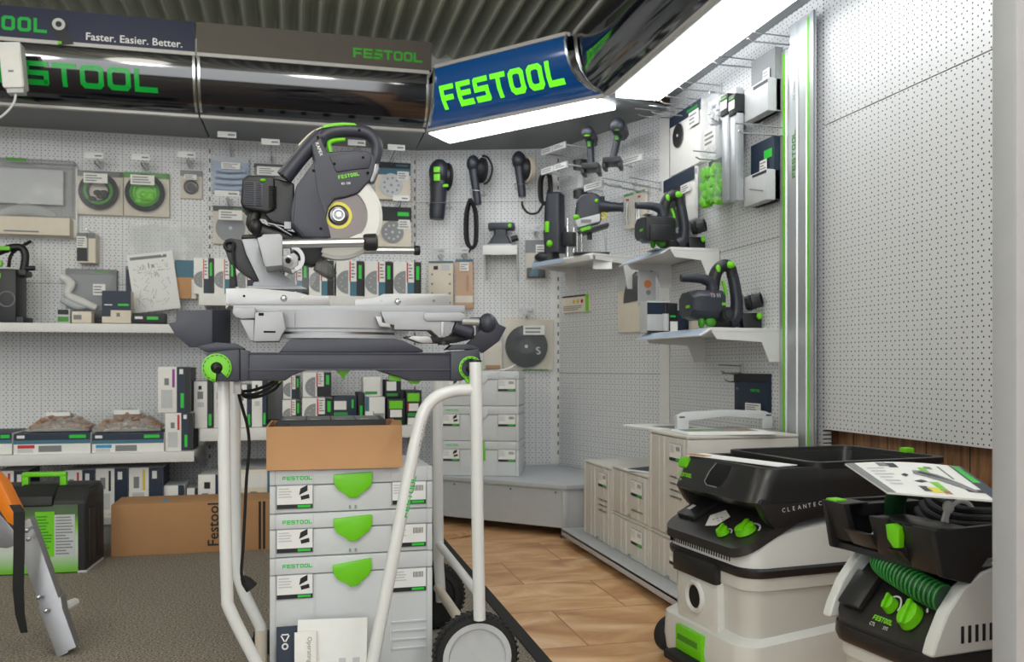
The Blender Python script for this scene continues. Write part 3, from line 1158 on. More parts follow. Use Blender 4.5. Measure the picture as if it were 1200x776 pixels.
# ================================================================== left pegboard bay
def left_bay():
    G = 'price hooks of the left pegboard bay'
    hook('hook with ticket over the black cable pack', 'L', 110, 183, 0.16, group=G, tw=.085)
    hook('hook with ticket over the green hose pack', 'L', 165, 185, 0.16, group=G, tw=.085)
    hook('hook with ticket over the small ring pack', 'L', 218.5, 182, 0.16, group=G, tw=.085)
    # large clear pack with cream carton
    M, w, h = fit('L', -30, 184, 85, 274, 0.13)
    t = thing('hanging_pack', 'large clear pack with cream carton at the left end of the pegboard', 'package', M)
    MB('paper').box(-w / 2, .10, 0, w / 2, .13, h * .97, .002).build('back_card', t)
    b = MB('card_cream').box(-w / 2, .02, .0, w * .46, .10, h * .235, .004)
    b.m('print_grey').box(-w * .22, .019, h * .03, w * .14, .021, h * .05)
    b.build('tray', t)
    MB('print_pale').box(-w / 2, .06, h * .42, w * .37, .10, h * .88, .002).build('carton', t)
    MB('smoke_clear').box(-w / 2, .03, h * .95, w * .5, .11, h, .002).m('lime_dark').box(-w * .2, .025, h * .955, -w * .0, .03, h).build('header', t)
    MB('clear').box(-w / 2, .0, h * .24, w * .49, .10, h * .95, .004).build('clear_cover', t)
    MB('clear_bag').tube([(-w * .3, .04, h * .26), (0, .04, h * .34), (w * .3, .04, h * .26)], [.01, .035, .012], 10, smooth=4).build('fitting', t)
    # two coil packs
    for k, (x0, y0, x1, y1, cols, lab) in enumerate(((87, 197, 141, 249, ['letter_black', 'rubber', 'letter_black', 'lime_dark', 'rubber'], 'clear square pack with coiled black cable on the pegboard'),
                                                    (142, 199, 196, 251, ['rubber', 'rubber', 'lime', 'lime_dark', 'lime', 'lime'], 'clear square pack with coiled lime green hose on the pegboard'))):
        M, w, h = fit('L', x0, y0, x1, y1, .10)
        pack('clamshell_pack', lab, 'package', M, w, h, .10, 'card_cream', ('lime_dark' if k else 'smoke_clear', .13), ('coil', .48, .52, .40, cols), 'clear', (.2, .66, .72, .88))
    M, w, h = fit('L', 210, 198, 236, 231, .06)
    pack('clamshell_pack', 'small clear pack with dark ring beside the green hose pack', 'package', M, w, h, .06, 'card_cream', ('print_grey', .2), ('ring', .5, .4, .3), 'clear', (.22, .62, .78, .8))
    M, w, h = fit('L', 90, 273, 112, 308, .09)
    t = carton('small_carton', 'small dark carton with white sticker hung under the cable pack', 'box', M, w, h, .09, 'card_cream', [('card_black', 0, .05, .55, .5), ('print_grey', 0, .82, 1, 1), ('print_grey', .55, .05, .62, .85)], sticker=(0, .5, .5, .88))
    hook('bare hook holding the small dark carton', 'L', 101, 269, .12, tag=False)
    # folded clear bag with instruction sheet
    M, w, h = fit('L', 150, 262, 236, 322, .06)
    t = thing('clear_bag', 'big crumpled clear bag with paper slips on the pegboard', 'bag', M)
    b = MB('clear_bag')
    rr = random.Random(3)
    n, mm = 10, 8
    f = [[Vector((-w / 2 + w * i / n, rr.uniform(.0, .035), h * j / mm)) for i in range(n + 1)] for j in range(mm + 1)]
    r = [[Vector((v.x, .058, v.z)) for v in row] for row in f]
    for g in (f, r):
        vs = [v for row in g for v in row]
        b._faces(vs, [(j * (n + 1) + i, j * (n + 1) + i + 1, (j + 1) * (n + 1) + i + 1, (j + 1) * (n + 1) + i) for j in range(mm) for i in range(n)])
    b.build('film', t)
    b = MB('paper').box(-w * .15, .04, h * .0, w * .27, .043, h * .42)
    b.m('print_grey').quad((w * .04, .039, h * .12), (w * .14, .039, h * .12), (w * .14, .039, h * .27), (w * .04, .039, h * .27))
    b.build('paper_slip', t)
    M, w, h = fit('L', 147, 312, 165, 352, .10)
    carton('flat_pack', 'dark grey card pack tucked behind the tilted instruction sheet', 'package', M, w, h, .03, 'print_grey', [('card_navy', .05, .1, .5, .9)])
    M, w, h = fit('L', 205, 305, 231, 350, .10)
    carton('flat_pack', 'brown and blue card pack right of the instruction sheet', 'package', M, w, h, .03, 'card_tan', [('card_teal', 0, .55, 1, 1), ('card_white', .75, .0, .95, .5)])
    M, w, h = fit('L', 158, 296, 212, 364, .125)
    t = thing('instruction_sheet', 'white instruction sheet with line drawings, hanging tilted', 'sheet', M @ Matrix.Rotation(math.radians(-8), 4, 'Y'))
    b = MB('paper').box(-w / 2, 0, 0, w / 2, .002, h)
    rect(b, 'print_grey', -w * .44, h * .90, w * .36, h * .95)
    rr = random.Random(5)
    for k in range(60):
        x, z = rr.uniform(-.4, .36) * w, rr.uniform(.06, .8) * h
        a = rr.uniform(0, PI)
        L_ = rr.uniform(.05, .16) * w
        b.m('print_grey').cbox((0, 0, 0), (L_, .0006, .0014), 0, Matrix.Translation((x, -.0006, z)) @ Matrix.Rotation(a, 4, 'Y'))
    b.m('letter_black').text('1x', h * .09, Matrix.Translation((-w * .1, -.001, h * .74)), 0)
    b.build('sheet', t)
    hook('bare hook behind the instruction sheet', 'L', 190, 300, .14, tag=False)
    # pack of white fittings, stands on the upper shelf
    M, w, h = fit('L', 71, 313, 132, 360, .12)
    M, w, h = fit('L', 71, 313, 132, 378.6, .14)
    t = pack('hanging_pack', 'grey card pack of white dust fittings standing on the upper shelf', 'package', M, w, h, .14, 'abrasive_grey', ('print_grey', .1), ('fittings', .32, .56, .36), 'clear', (.62, .5, .86, .7), 'lime_dark')
    MB('card_black').box(-w * .5, .03, h * .08, w * .5, .09, h * .24, .003).build('inner_tray', t)
    M, w, h = fit('L', 84, 365, 107, 378.7, .26)
    carton('small_carton', 'little cream carton in front of the fittings pack', 'box', M, w, h, .07, 'card_cream', [('print_grey', .1, .3, .5, .7)])
    M, w, h = fit('L', 66, 362, 82, 378.7, .25)
    carton('small_carton', 'tiny grey green carton left of the cream one on the upper shelf', 'box', M, w, h, .07, 'print_pale', [('lime_dark', .1, .1, .9, .45), ('card_black', .1, .6, .9, .95)])
    M, w, h = fit('L', 119.5, 341, 153.5, 378.7, .30)
    carton('small_carton', 'navy carton with cream foot standing on the upper shelf', 'box', M, w, h, .08, 'card_cream', [('card_navy', 0, .40, 1, 1), ('card_navy', 0, .2, .3, .42), ('print_logo', .55, .54, .92, .60), ('card_white', .08, .55, .35, .58), ('print_grey', .5, .2, .62, .32)])
    M, w, h = fit('L', 155, 367, 193, 378.7, .32)
    carton('flat_carton', 'flat black carton with green mark lying on the upper shelf', 'box', M, w, h, .10, 'card_black', [('print_logo', .45, .35, .8, .65), ('card_white', .08, .4, .32, .65)])
    # black cordless machine at the left end
    M, w, h = fit('L', -22, 284, 35, 379, .33)
    t = thing('cordless_machine', 'black cordless machine with loop handle at the left end of the shelf', 'power tool', M)
    s = w
    MB('tool_black').box(-s * .5, .0, .0, s * .22, .18, h * .68, .018).box(-s * .5, .01, 0, s * .36, .17, h * .09, .008).build('housing', t)
    MB('tool_black').tube([(-s * .3, .09, h * .9), (s * .0, .09, h * .965), (s * .22, .09, h * .96), (s * .29, .09, h * .85), (s * .24, .09, h * .66)], .018, 12, smooth=5).build('handle', t)
    MB('tool_black').box(s * .05, .03, h * .6, s * .38, .14, h * .68, .008).cyl((s * .3, .085, h * .71), (s * .5, .085, h * .71), .012).build('nose', t)
    MB('lime').box(-s * .3, -.002, h * .70, -s * .08, .02, h * .78, .005).box(-s * .3, -.002, h * .56, -s * .1, .02, h * .62, .004).box(-s * .3, .06, h * .92, -s * .0, .115, h * .975, .006).build('release_button', t, 'lime green')
    MB('rubber').tube([(-s * .06, .09, h * .72), (-s * .0, .1, h * .9), (s * .12, .3, h * 1.12)], .008, 8, smooth=5).build('cord', t)
    MB('print_grey').torus((s * .02, -.001, h * .3), s * .17, .003, 'y', 24, 6).build('vent_ring', t)

    # lower shelf: long cartons with bags on top
    tops = []
    for x0, x1, y0, y1, mk, lab in ((-34, 14, 508, 533, None, 'low navy and white carton cut by the left edge of the picture'),
                                    (16, 106, 508, 532.6, 'print_red', 'low navy and white carton with red stripe on the lower shelf'),
                                    (108, 192, 508, 531.6, 'print_blue', 'low navy and white carton with blue stripe on the lower shelf')):
        M, w, h = fit('L', x0, y0, x1, y1, .62)
        it = [('card_navy', 0, .68, 1, 1), ('card_teal', 0, .5, 1, .68), ('print_logo', .72, .76, .94, .92), ('card_white', .04, .78, .14, .92), ('card_white', 0, 0, 1, .5), ('print_grey', .32, .12, .62, .42)]
        if mk:
            it += [(mk, .05, .3, .27, .46), ('print_pale', .05, .1, .25, .28)]
        t = carton('long_carton', lab, 'box', M, w, h, .3, 'card_white', it, top='card_navy')
        tops.append(M.translation.z + h)
    for k, (x0, x1, y0, lab) in enumerate(((30, 104, 486, 'clear bag of brown parts on the red-striped carton'), (108, 188, 483, 'clear bag of brown parts on the blue-striped carton'))):
        M, w, h = fit('L', x0, y0, x1, 508.5, .55)
        M = TM((M.translation.x, M.translation.y, tops[k + 1] + .004))
        t = thing('parts_bag', lab, 'bag', M)
        rr = random.Random(20 + k)
        b = MB('sand_brown')
        for q in range(190):
            u = rr.uniform(-.46, .46)
            zt = (1 - (2 * u) ** 2) * h * .72
            b.ell((u * w, rr.uniform(.005, .16), rr.uniform(.012, max(.02, zt * 1.15))), (rr.uniform(.007, .017), rr.uniform(.008, .014), rr.uniform(.005, .011)), 8, Matrix.Identity(4))
        o = b.build('contents', t)
        o['kind'] = 'stuff'
        b = MB('clear_bag')
        rings = []
        for i in range(9):
            u = -0.5 + i / 8
            top = h * (0.25 + 0.75 * (1 - (2 * u) ** 2)) * rr.uniform(.9, 1.05)
            rings.append([Vector((u * w, .09 - .1 * math.cos(a), .001 + top * max(0, math.sin(a)))) for a in [PI * q / 8 for q in range(9)]])
        b.loft(rings)
        b.build('film', t)
        b = MB('paper').box(-w * .2, .02, h * .78, w * .18, .03, h * .98, .0)
        b.build('paper_slip', t)
    # bright upright cartons at the end of the lower shelf
    for x0, y0, x1, y1, off, mk, lab in ((193.5, 484, 226, 528.6, .60, 'print_red', 'upright white carton with red stripe, lower of the leaning pair'),
                                         (185, 430, 223, 483.6, .60, 'print_purple', 'upright white carton with purple stripe, upper of the leaning pair')):
        M, w, h = fit('L', x0, y0, x1, y1, off)
        carton('upright_carton', lab, 'box', M, w, h, .24, 'card_white', [('card_navy', .58, 0, .84, 1), ('card_black', .84, 0, 1, 1), (mk, .44, .55, .52, .95), ('print_grey', .2, .6, .34, .75), ('print_logo', .7, .1, .8, .42), ('card_white', .66, .84, .78, .95), ('print_pale', .1, .1, .45, .5)], side='card_black')
    # base deck
    for x0, x1, y0, y1, mk, lab, wd in ((-6, 32, 552, 590, 'print_red', 'white carton with red stripe standing left of the green handle', 0),
                                    (76, 111, 551, 592, 'print_red', 'white carton with red stripe just right of the green handle', 0),
                                    (112, 150, 549, 594, 'card_black', 'plain-striped white carton between its red and yellow neighbours', 0),
                                    (151, 191, 548, 594, 'print_yellow', 'white carton with yellow stripe behind the long brown carton', 0)):
        M, w, h = fit('L', x0, y0, x1, y1, .58)
        M = TM((M.translation.x, M.translation.y, .116), 0)
        h = hit('L', (x0 + x1) / 2, y0, .58).z - .116
        carton('upright_carton', lab, 'box', M, w, h, .2, 'card_white', [('card_navy', .58, 0, 1, 1), (mk, .40, .5, .47, .95), ('print_grey', .14, .55, .3, .8), ('card_white', .68, .75, .82, .92), ('print_pale', .1, .1, .45, .45)], side='card_navy', bev=.001)
    for x0, x1, y0, mk, lab in ((192, 216, 566, 'print_red', 'low white carton lying right of the yellow-striped one'), (219, 232, 570, None, 'tiny white carton next to the slanting long carton')):
        M, w, h = fit('L', x0, y0, x1, 596, .56)
        M = TM((M.translation.x, M.translation.y, .116), 0)
        carton('flat_carton', lab, 'box', M, w, h, .18, 'card_white', [('card_navy', .7, 0, 1, 1), ('print_grey', .15, .3, .5, .6)], top='print_pale')
    p = hit('L', 244, 590, .62)
    carton('long_carton', 'long white carton lying end-on beside the trolley leg', 'box', TM((p.x, p.y, .116), -.12), .09, .17, .5, 'card_white', [('print_grey', .2, .3, .5, .5), ('letter_black', .3, .62, .6, .8), ('card_navy', .85, 0, 1, 1)], side='card_navy', top='print_pale')
    p = hit('L', 297, 590, .60)
    carton('long_carton', 'broad cream carton lying end-on behind the hanging black cable', 'box', TM((p.x, p.y, .116), 0), .155, .185, .5, 'card_cream', [('card_white', .1, .55, .9, .9), ('print_grey', .4, .25, .6, .45), ('card_teal', .9, 0, 1, 1)], top='print_pale')


left_bay()


# ================================================================== bay behind the saw
def saw_bay():
    G = 'ticket hooks along the top of the bay behind the saw'
    for x, y, lab in ((266, 158.5, 'hook ticket left of the saw motor, over the pale blue bag'), (317, 167, 'hook ticket over the dark disc pack left of the saw handle'),
                      (418, 168, 'hook ticket seen through the saw handle'), (464.5, 173.5, 'hook ticket right of the saw handle')):
        hook(lab, 'L', x, y, .34, tw=.088, group=G)
    hook('hook ticket over the grey disc pack left of the saw', 'L', 266, 227.5, .2, tw=.12)
    hook('hook ticket above the lower disc pack right of the saw', 'L', 470, 233, .2, tw=.085)
    M, w, h = fit('L', 247, 181, 291, 224, .10)
    t = pack('hanging_pack', 'pale blue folded filter bag pack left of the saw motor', 'package', M, w, h, .10, 'bag_blue', ('print_pale', .12), None, 'clear', (.28, .6, .78, .78))
    b = MB('bag_blue')
    for k in range(4):
        b.tube([(-w * .4, .05 - .006 * k, h * (.14 + .16 * k)), (0, .045 - .006 * k, h * (.11 + .16 * k)), (w * .4, .05 - .006 * k, h * (.15 + .16 * k))], .012, 8, smooth=4)
    b.build('fold', t)
    M, w, h = fit('L', 297, 189, 338, 226, .10)
    pack('hanging_pack', 'dark disc pack half hidden by the rear saw handle', 'package', M, w, h, .10, 'smoke_clear', ('card_black', .12), ('disc', .5, .38, .42, 'print_grey', 0), 'clear', (.1, .55, .8, .82))
    M, w, h = fit('L', 248, 239, 290, 284, .10)
    pack('hanging_pack', 'cream pack with grey scalloped disc left of the saw motor', 'package', M, w, h, .10, 'card_cream', ('card_black', .14), ('disc', .5, .42, .42, 'abrasive_grey', 0), 'clear', (.2, .58, .85, .84), 'lime_dark')
    M, w, h = fit('L', 441, 187, 483, 231, .12)
    pack('disc_pack', 'cream disc pack with teal header, upper one right of the saw', 'package', M, w, h, .10, 'card_cream', ('card_black', .16), ('disc', .45, .38, .33, 'print_pale', 9, 'abrasive_grey'), None, (.62, .52, .95, .76), 'card_teal', items=[('card_teal', 0, .66, 1, .85)])
    M, w, h = fit('L', 445, 240, 484, 287, .12)
    pack('disc_pack', 'cream disc pack with black header, lower one right of the saw', 'package', M, w, h, .10, 'card_cream', ('card_black', .36), ('disc', .42, .36, .34, 'abrasive_grey', 9), None, (.6, .44, .95, .68), 'print_logo')
    # row of abrasive cartons on the upper shelf
    row = [(227, 250, 'card_navy'), (251, 275, 'card_teal'), (276, 303, 'card_navy'), (304, 333, 'card_navy'), (334, 361, 'card_teal'), (362, 391, 'card_teal'), (394, 426, 'card_teal'), (427.5, 459.5, 'card_teal'), (461, 493.5, 'card_teal')]
    names = ['leftmost abrasive carton of the row, beside the instruction sheet', 'second abrasive carton of the row, left of the saw pillar', 'abrasive carton partly behind the black lever of the saw', 'abrasive carton behind the silver saw pillar', 'abrasive carton behind the saw pivot',
             'abrasive carton behind the smoky dust chute', 'abrasive carton third from the right end of the row', 'abrasive carton second from the right end of the row', 'rightmost abrasive carton of the row, below the rail ends']
    for (x0, x1, c), lab in zip(row, names):
        M, w, h = fit('L', x0, 303, x1, 345, .56)
        M = TM((M.translation.x, M.translation.y, 1.119), 0)
        abrasive_box(lab, M, w, h * 1.0, .20, 'print_red', c, 'abrasive cartons in a row behind the saw')
    # lower shelf cartons
    S = [(227, 249, 447, 502, .52, 'tall white carton left of the front trolley leg', 'card_black'), (250.5, 268, 449, 502, .50, 'tall white carton behind the front trolley leg', 'card_navy'),
         (277, 294, 452, 502, .50, 'white and navy carton right of the trolley leg, by the cable loop', 'card_navy'), (295, 312, 447, 502, .50, 'white carton with dark disc next to the cable loop', 'card_navy')]
    for x0, x1, y0, y1, off, lab, c in S:
        M, w, h = fit('L', x0, y0, x1, y1, off)
        M = TM((M.translation.x, M.translation.y, .493), 0)
        carton('upright_carton', lab, 'box', M, w, h, .26, 'card_white', [(c, .72, 0, 1, 1), ('print_grey', .2, .62, .5, .78), ('letter_black', .25, .82, .42, .9), ('print_logo', .8, .05, .94, .3), ('print_pale', .2, .45, .55, .55)], side='card_black', top='print_pale')
    M, w, h = fit('L', 313, 452, 331, 502, .30)
    M = TM((M.translation.x, M.translation.y, .493), 0)
    carton('upright_carton', 'plain dark grey filler for the dark space between the white cartons', 'box', M, w, h, .2, 'print_grey', [('card_black', .05, .05, .95, .12)])  # dark block added in place of the dim gap
    A = [(331, 352, 471, 502, 'abrasive carton with red edge above the open brown box, left one', 'card_navy'), (354, 390, 469, 502, 'abrasive carton with half disc and red stripe above the open brown box', 'card_black')]
    for x0, x1, y0, y1, lab, c in A:
        M, w, h = fit('L', x0, y0, x1, y1, .50)
        M = TM((M.translation.x, M.translation.y, .493), 0)
        abrasive_box(lab, M, w, h, .30, 'print_red', c, None)
        u = M.translation
        abrasive_box(lab.replace('above the open', 'stacked second above the open'), TM((u.x, u.y + .10, u.z + h + .0015), 0), w * .95, h * .9, .2, 'print_red', c, None)
    B = [(391, 418, 468, 502, .50, 'card_navy', [('card_white', .02, .55, .55, .85), ('card_green', .0, .36, .6, .46), ('card_white', 0, .05, .5, .3), ('print_logo', .78, .6, .86, .9), ('card_teal', .55, 0, 1, .35)], 'navy carton with two white labels above the open brown box'),
         (419.5, 427, 464, 502, .48, 'card_black', [('print_logo', .3, .2, .7, .6)], 'narrow black carton with green mark'),
         (428, 451, 469, 502, .50, 'card_white', [('abrasive_grey', .42, .0, .95, .42), ('card_teal', 0, .5, .2, 1), ('print_red', .1, .1, .3, .3), ('card_green', .4, 0, .44, .5)], 'white carton with grey disc right of the navy carton'),
         (454, 475, 471, 502, .52, 'card_black', [('lime', .1, .62, .85, .92), ('card_white', .15, .3, .8, .58), ('card_green', .1, .0, .8, .2)], 'dark carton with green oval, nearer of the two'),
         (476, 494, 462, 502, .50, 'card_black', [('lime', .08, .68, .86, .92), ('card_white', .15, .4, .8, .62), ('print_red', .08, .4, .18, .62), ('card_green', .1, .24, .8, .34), ('card_white', .1, .0, .9, .2)], 'dark carton with green oval beside the curved handle')]
    for x0, x1, y0, y1, off, body, it, lab in B:
        M, w, h = fit('L', x0, y0, x1, y1, off)
        M = TM((M.translation.x, M.translation.y, .493), 0)
        carton('abrasive_carton', lab, 'box', M, w, h, .22, body, it, side='card_black', top='print_pale' if body == 'card_white' else None)
        if x0 in (428, 454):
            u = M.translation
            carton('abrasive_carton', 'carton stacked on ' + lab, 'box', TM((u.x - .01, u.y + .06, u.z + h + .0015), 0), w * .9, h * .7, .14, 'card_black' if x0 == 454 else 'card_white', [('card_white', .1, .4, .7, .9), ('card_green', .1, .1, .8, .25)], side='card_black')
    # two disc packs hung beside the rail ends
    M, w, h = fit('A', 501, 305, 530, 361, .07)
    t = pack('strip_pack', 'cream strip pack with punched holes right of the abrasive cartons', 'package', M, w, h, .06, 'card_cream', ('card_teal', .04), None, None, None)
    b = MB('print_grey')
    for k in range(4):
        for s in (-.36, .36):
            b.disc((w * s, .0405, h * (.12 + .2 * k)), .006, .0006, 12)
    rect(b, 'letter_black', -w * .3, h * .82, -w * .12, h * .9, .0405)
    rect(b, 'print_pale', w * .0, h * .8, w * .36, h * .92, .0405)
    b.build('print', t)
    M, w, h = fit('A', 532.5, 303, 553.5, 361, .08)
    pack('strip_pack', 'brown sanding strip pack beside the cream strip pack', 'package', M, w, h, .06, 'card_tan', ('card_teal', .05), None, 'clear', (.3, .75, .8, .92), items=[('card_brown', .62, .35, .76, .68), ('card_cream', 0, .12, 1, .26)])
    G = 'ticket hooks over the two strip packs'
    hook('hook ticket over the cream strip pack', 'A', 513, 295, .14, tagmat='tag_clear', group=G, tw=.075)
    hook('hook ticket over the brown strip pack', 'A', 541, 294, .14, tagmat='tag_clear', group=G, tw=.075)


saw_bay()


# ================================================================== corner panels and tool wall
def mark(b, h, M, s='FESTOOL'):
    b.m('print_logo').logo(h, M, s, 0.0)


def loc_pts(M, pts, panel, off):
    """Photo points on the plane OFF before a panel, in the local frame M."""
    I = M.inverted()
    return [I @ hit(panel, x, y, off) for x, y in pts]


def wire_holder(b, w, h, d):
    """Wire cradle screwed to the pegboard that a hanging tool rests in."""
    b.m('hook_wire')
    b.tube([(-w / 2, d, h), (-w / 2, 0.0, 0), (w / 2, 0.0, 0), (w / 2, d, h)], .002, 6)
    b.tube([(-w / 2, d, 0), (w / 2, d, 0)], .002, 6)


def pad_sander(label, panel, head, hr, tail, tr, pad, padr, off, buttons=False, guard=False, padcol='rubber'):
    """Long-neck sander hung head up; pixel points: head centre, tail end, pad centre."""
    H, T, P = hit(panel, *head, off), hit(panel, *tail, off), hit(panel, *pad, off)
    yaw = PAN[panel][1]
    M = TM((T.x, T.y, T.z), yaw)
    t = thing('pad_sander', label, 'power tool', M)
    I = M.inverted()
    h, p = I @ H, I @ P
    b = MB('tool_dark')
    b.tube([(0, 0, 0), (h.x * .1, 0, h.z * .12), (h.x * .55, 0, h.z * .5), (h.x * .8, 0, h.z * .75), (h.x * .96, 0, h.z * .93)], [tr * .85, tr * .95, tr, tr * 1.15, hr * .8], 14, smooth=4)
    b.build('handle', t)
    MB('tool_dark').ell((h.x, 0, h.z), (hr, hr * 1.1, hr * 1.3), 18).build('motor_head', t)
    b = MB('tool_black')
    ax = Matrix.Translation((p.x, .01, p.z)) @ Matrix.Rotation(math.radians(-60), 4, 'Z') @ Matrix.Rotation(PI / 2, 4, 'X')
    b.lathe([(0, .03), (padr * .5, .03), (padr * .8, .015), (padr * .82, 0), (0, 0)], ax, 24)
    b.build('pad_hood', t)
    b = MB(padcol).lathe([(0, -.002), (padr, -.002), (padr, -.014), (0, -.016)], ax, 28)
    if padcol != 'rubber':
        b.m('pad_beige').lathe([(0, -.016), (padr * 1.02, -.016), (padr * 1.02, -.022), (0, -.022)], ax, 28)
    b.build('sanding_pad', t)
    if guard:
        g = MB('rubber')
        g.tube([(p.x + .01, 0, p.z + padr * 1.1), (p.x + padr * .6, -.01, p.z + padr * .9), (p.x + padr * .95, -.01, p.z + padr * .1), (p.x + padr * .7, 0, p.z - padr * .8), (p.x + padr * .25, .0, p.z - padr * 1.15)], .006, 8, smooth=5)
        g.build('guard_arc', t)
    if buttons:
        MB('lime').box(h.x - .022, -hr * 1.1 - .004, h.z - .01, h.x + .012, -hr * .9, h.z + .02, .004).build('button', t, 'lime green')
        MB('lime').box(h.x - .022, -hr * 1.1 - .004, h.z - .055, h.x + .012, -hr * .7, h.z - .018, .004).build('button', t, 'lime green')
        MB('lime').cbox((p.x + .005, -.03, p.z - padr * .75), (.03, .02, .016), .004, Matrix.Identity(4)).build('lever', t, 'lime green')
    b = MB('hook_wire')
    cw = tr + .012
    b.tube([(h.x * .3 - cw, off, h.z * .36), (h.x * .3 - cw, -tr - .010, h.z * .32), (h.x * .3 + cw, -tr - .010, h.z * .32), (h.x * .3 + cw, off, h.z * .36)], .0022, 6)
    b2 = thing('tool_cradle', 'wire cradle holding the ' + label, 'tool holder', M)
    b.build('wire', b2)
    MB('shop_grey').box(h.x * .3 - cw - .01, off - .006, h.z * .34, h.x * .3 + cw + .01, off, h.z * .38, .001).build('back_plate', b2)
    return t


def cable_coil(label, panel, pts, off, r=.009, loops=3, tailpts=None, plug=True):
    P = [hit(panel, x, y, off) for x, y in pts]
    M = TM(P[0], PAN[panel][1])
    t = thing('cable_coil', label, 'cable', M)
    I = M.inverted()
    L_ = [I @ p for p in P]
    b = MB('rubber')
    for k in range(loops):
        q = [Vector((v.x * (1 - .12 * k), v.y + .012 * k, v.z)) for v in L_]
        b.tube(q + [q[0]], r, 8, smooth=5)
    b.build('loop', t)
    if tailpts:
        Q = [I @ hit(panel, x, y, off) for x, y in tailpts]
        MB('rubber').tube(Q, r * .6, 8, smooth=6).build('tail', t)
        if plug:
            MB('rubber').tube([Q[-1], Q[-1] + (Q[-1] - Q[-2]).normalized() * .03], [r, r * 1.5], 8).build('plug', t)
    MB('hook_wire').tube([(L_[0].x, -.005, L_[0].z - .012), (L_[0].x, off, L_[0].z - .012)], .004, 8).build('hanger', t)
    return t


def driver(label, panel, head, hr, foot, off, top='print_grey'):
    """Cordless driver hung nose first: round head, grip, battery foot."""
    H, F = hit(panel, *head, off), hit(panel, *foot, off)
    M = TM((F.x, F.y, F.z), math.radians(-28))
    t = thing('cordless_driver', label, 'power tool', M)
    h = M.inverted() @ H
    b = MB('tool_dark').cyl((h.x, -.07, h.z), (h.x, .07, h.z), hr * .96, n=24).ell((h.x, -.07, h.z), (hr, hr * .7, hr), 18).ell((h.x, .06, h.z), (hr * .8, hr * .6, hr * .8), 14)
    b.build('motor_head', t)
    MB('tool_black').cyl((h.x, .09, h.z), (h.x, min(off, .16), h.z), .018, .012).build('chuck', t)
    MB('tool_dark').tube([(0, 0, .015), (h.x * .2, 0, h.z * .25), (h.x * .7, 0, h.z * .7), (h.x * .97, 0, h.z * .9)], [.019, .0165, .018, .026], 14, smooth=4).build('grip', t)
    MB('tool_black').box(-.042, -.05, -.012, .042, .06, .016, .006).box(-.045, -.045, -.034, -.028, .05, -.01, .003).box(.028, -.045, -.034, .045, .05, -.01, .003).build('battery_foot', t)
    MB('lime').ell((h.x, -.078, h.z - hr * .55), (hr * .6, hr * .35, hr * .25), 12).build('mode_ring', t, 'lime green')
    MB('lime_dark').box(-.008 + h.x * .75, -.035, h.z * .62, .008 + h.x * .75, -.012, h.z * .8, .003).build('trigger', t)
    return t


def small_shelf(label, panel, x0, y0, x1, y1, off, lip=.03, group=None):
    M, w, h = fit(panel, x0, y0, x1, y1, off)
    t = thing('display_ledge', label, 'shelf', M, group)
    MB('shelf_white').box(-w / 2, .004, h * .6, w / 2, off, h, .002).build('deck', t)
    MB('shelf_white').box(-w / 2, 0, 0, w / 2, .004, h, .001).build('front_lip', t)
    for s in (-1, 1):
        MB('shelf_white').xprism([(.02, h * .6), (off, h * .6), (off, -.12), (off - .02, -.12)], s * (w / 2 - .004) - .003, s * (w / 2 - .004) + .003).build('bracket', t)
    return t, M, w, h


def ticket_rail(label, panel, x0, y0, x1, y1, off, n=2):
    M, w, h = fit(panel, x0, y0, x1, y1, off)
    h = .034
    t = thing('ticket_rail', label, 'price rail', M)
    MB('shop_grey').box(-w / 2, .002, .0, w / 2, .008, h, .001).box(-w / 2, .008, h * .4, -w / 2 + .006, off, h * .6).box(w / 2 - .006, .008, h * .4, w / 2, off, h * .6).build('rail', t)
    for k in range(n):
        a = -w / 2 + w * k / n + .006
        b = MB('tag_white').box(a, -.001, .002, a + w / n - .012, .002, h - .002)
        lines(b, a + .01, a + w / n - .02, .008, h - .006, 2, -.0016, seed=k)
        b.build('price_ticket', t)
    return t


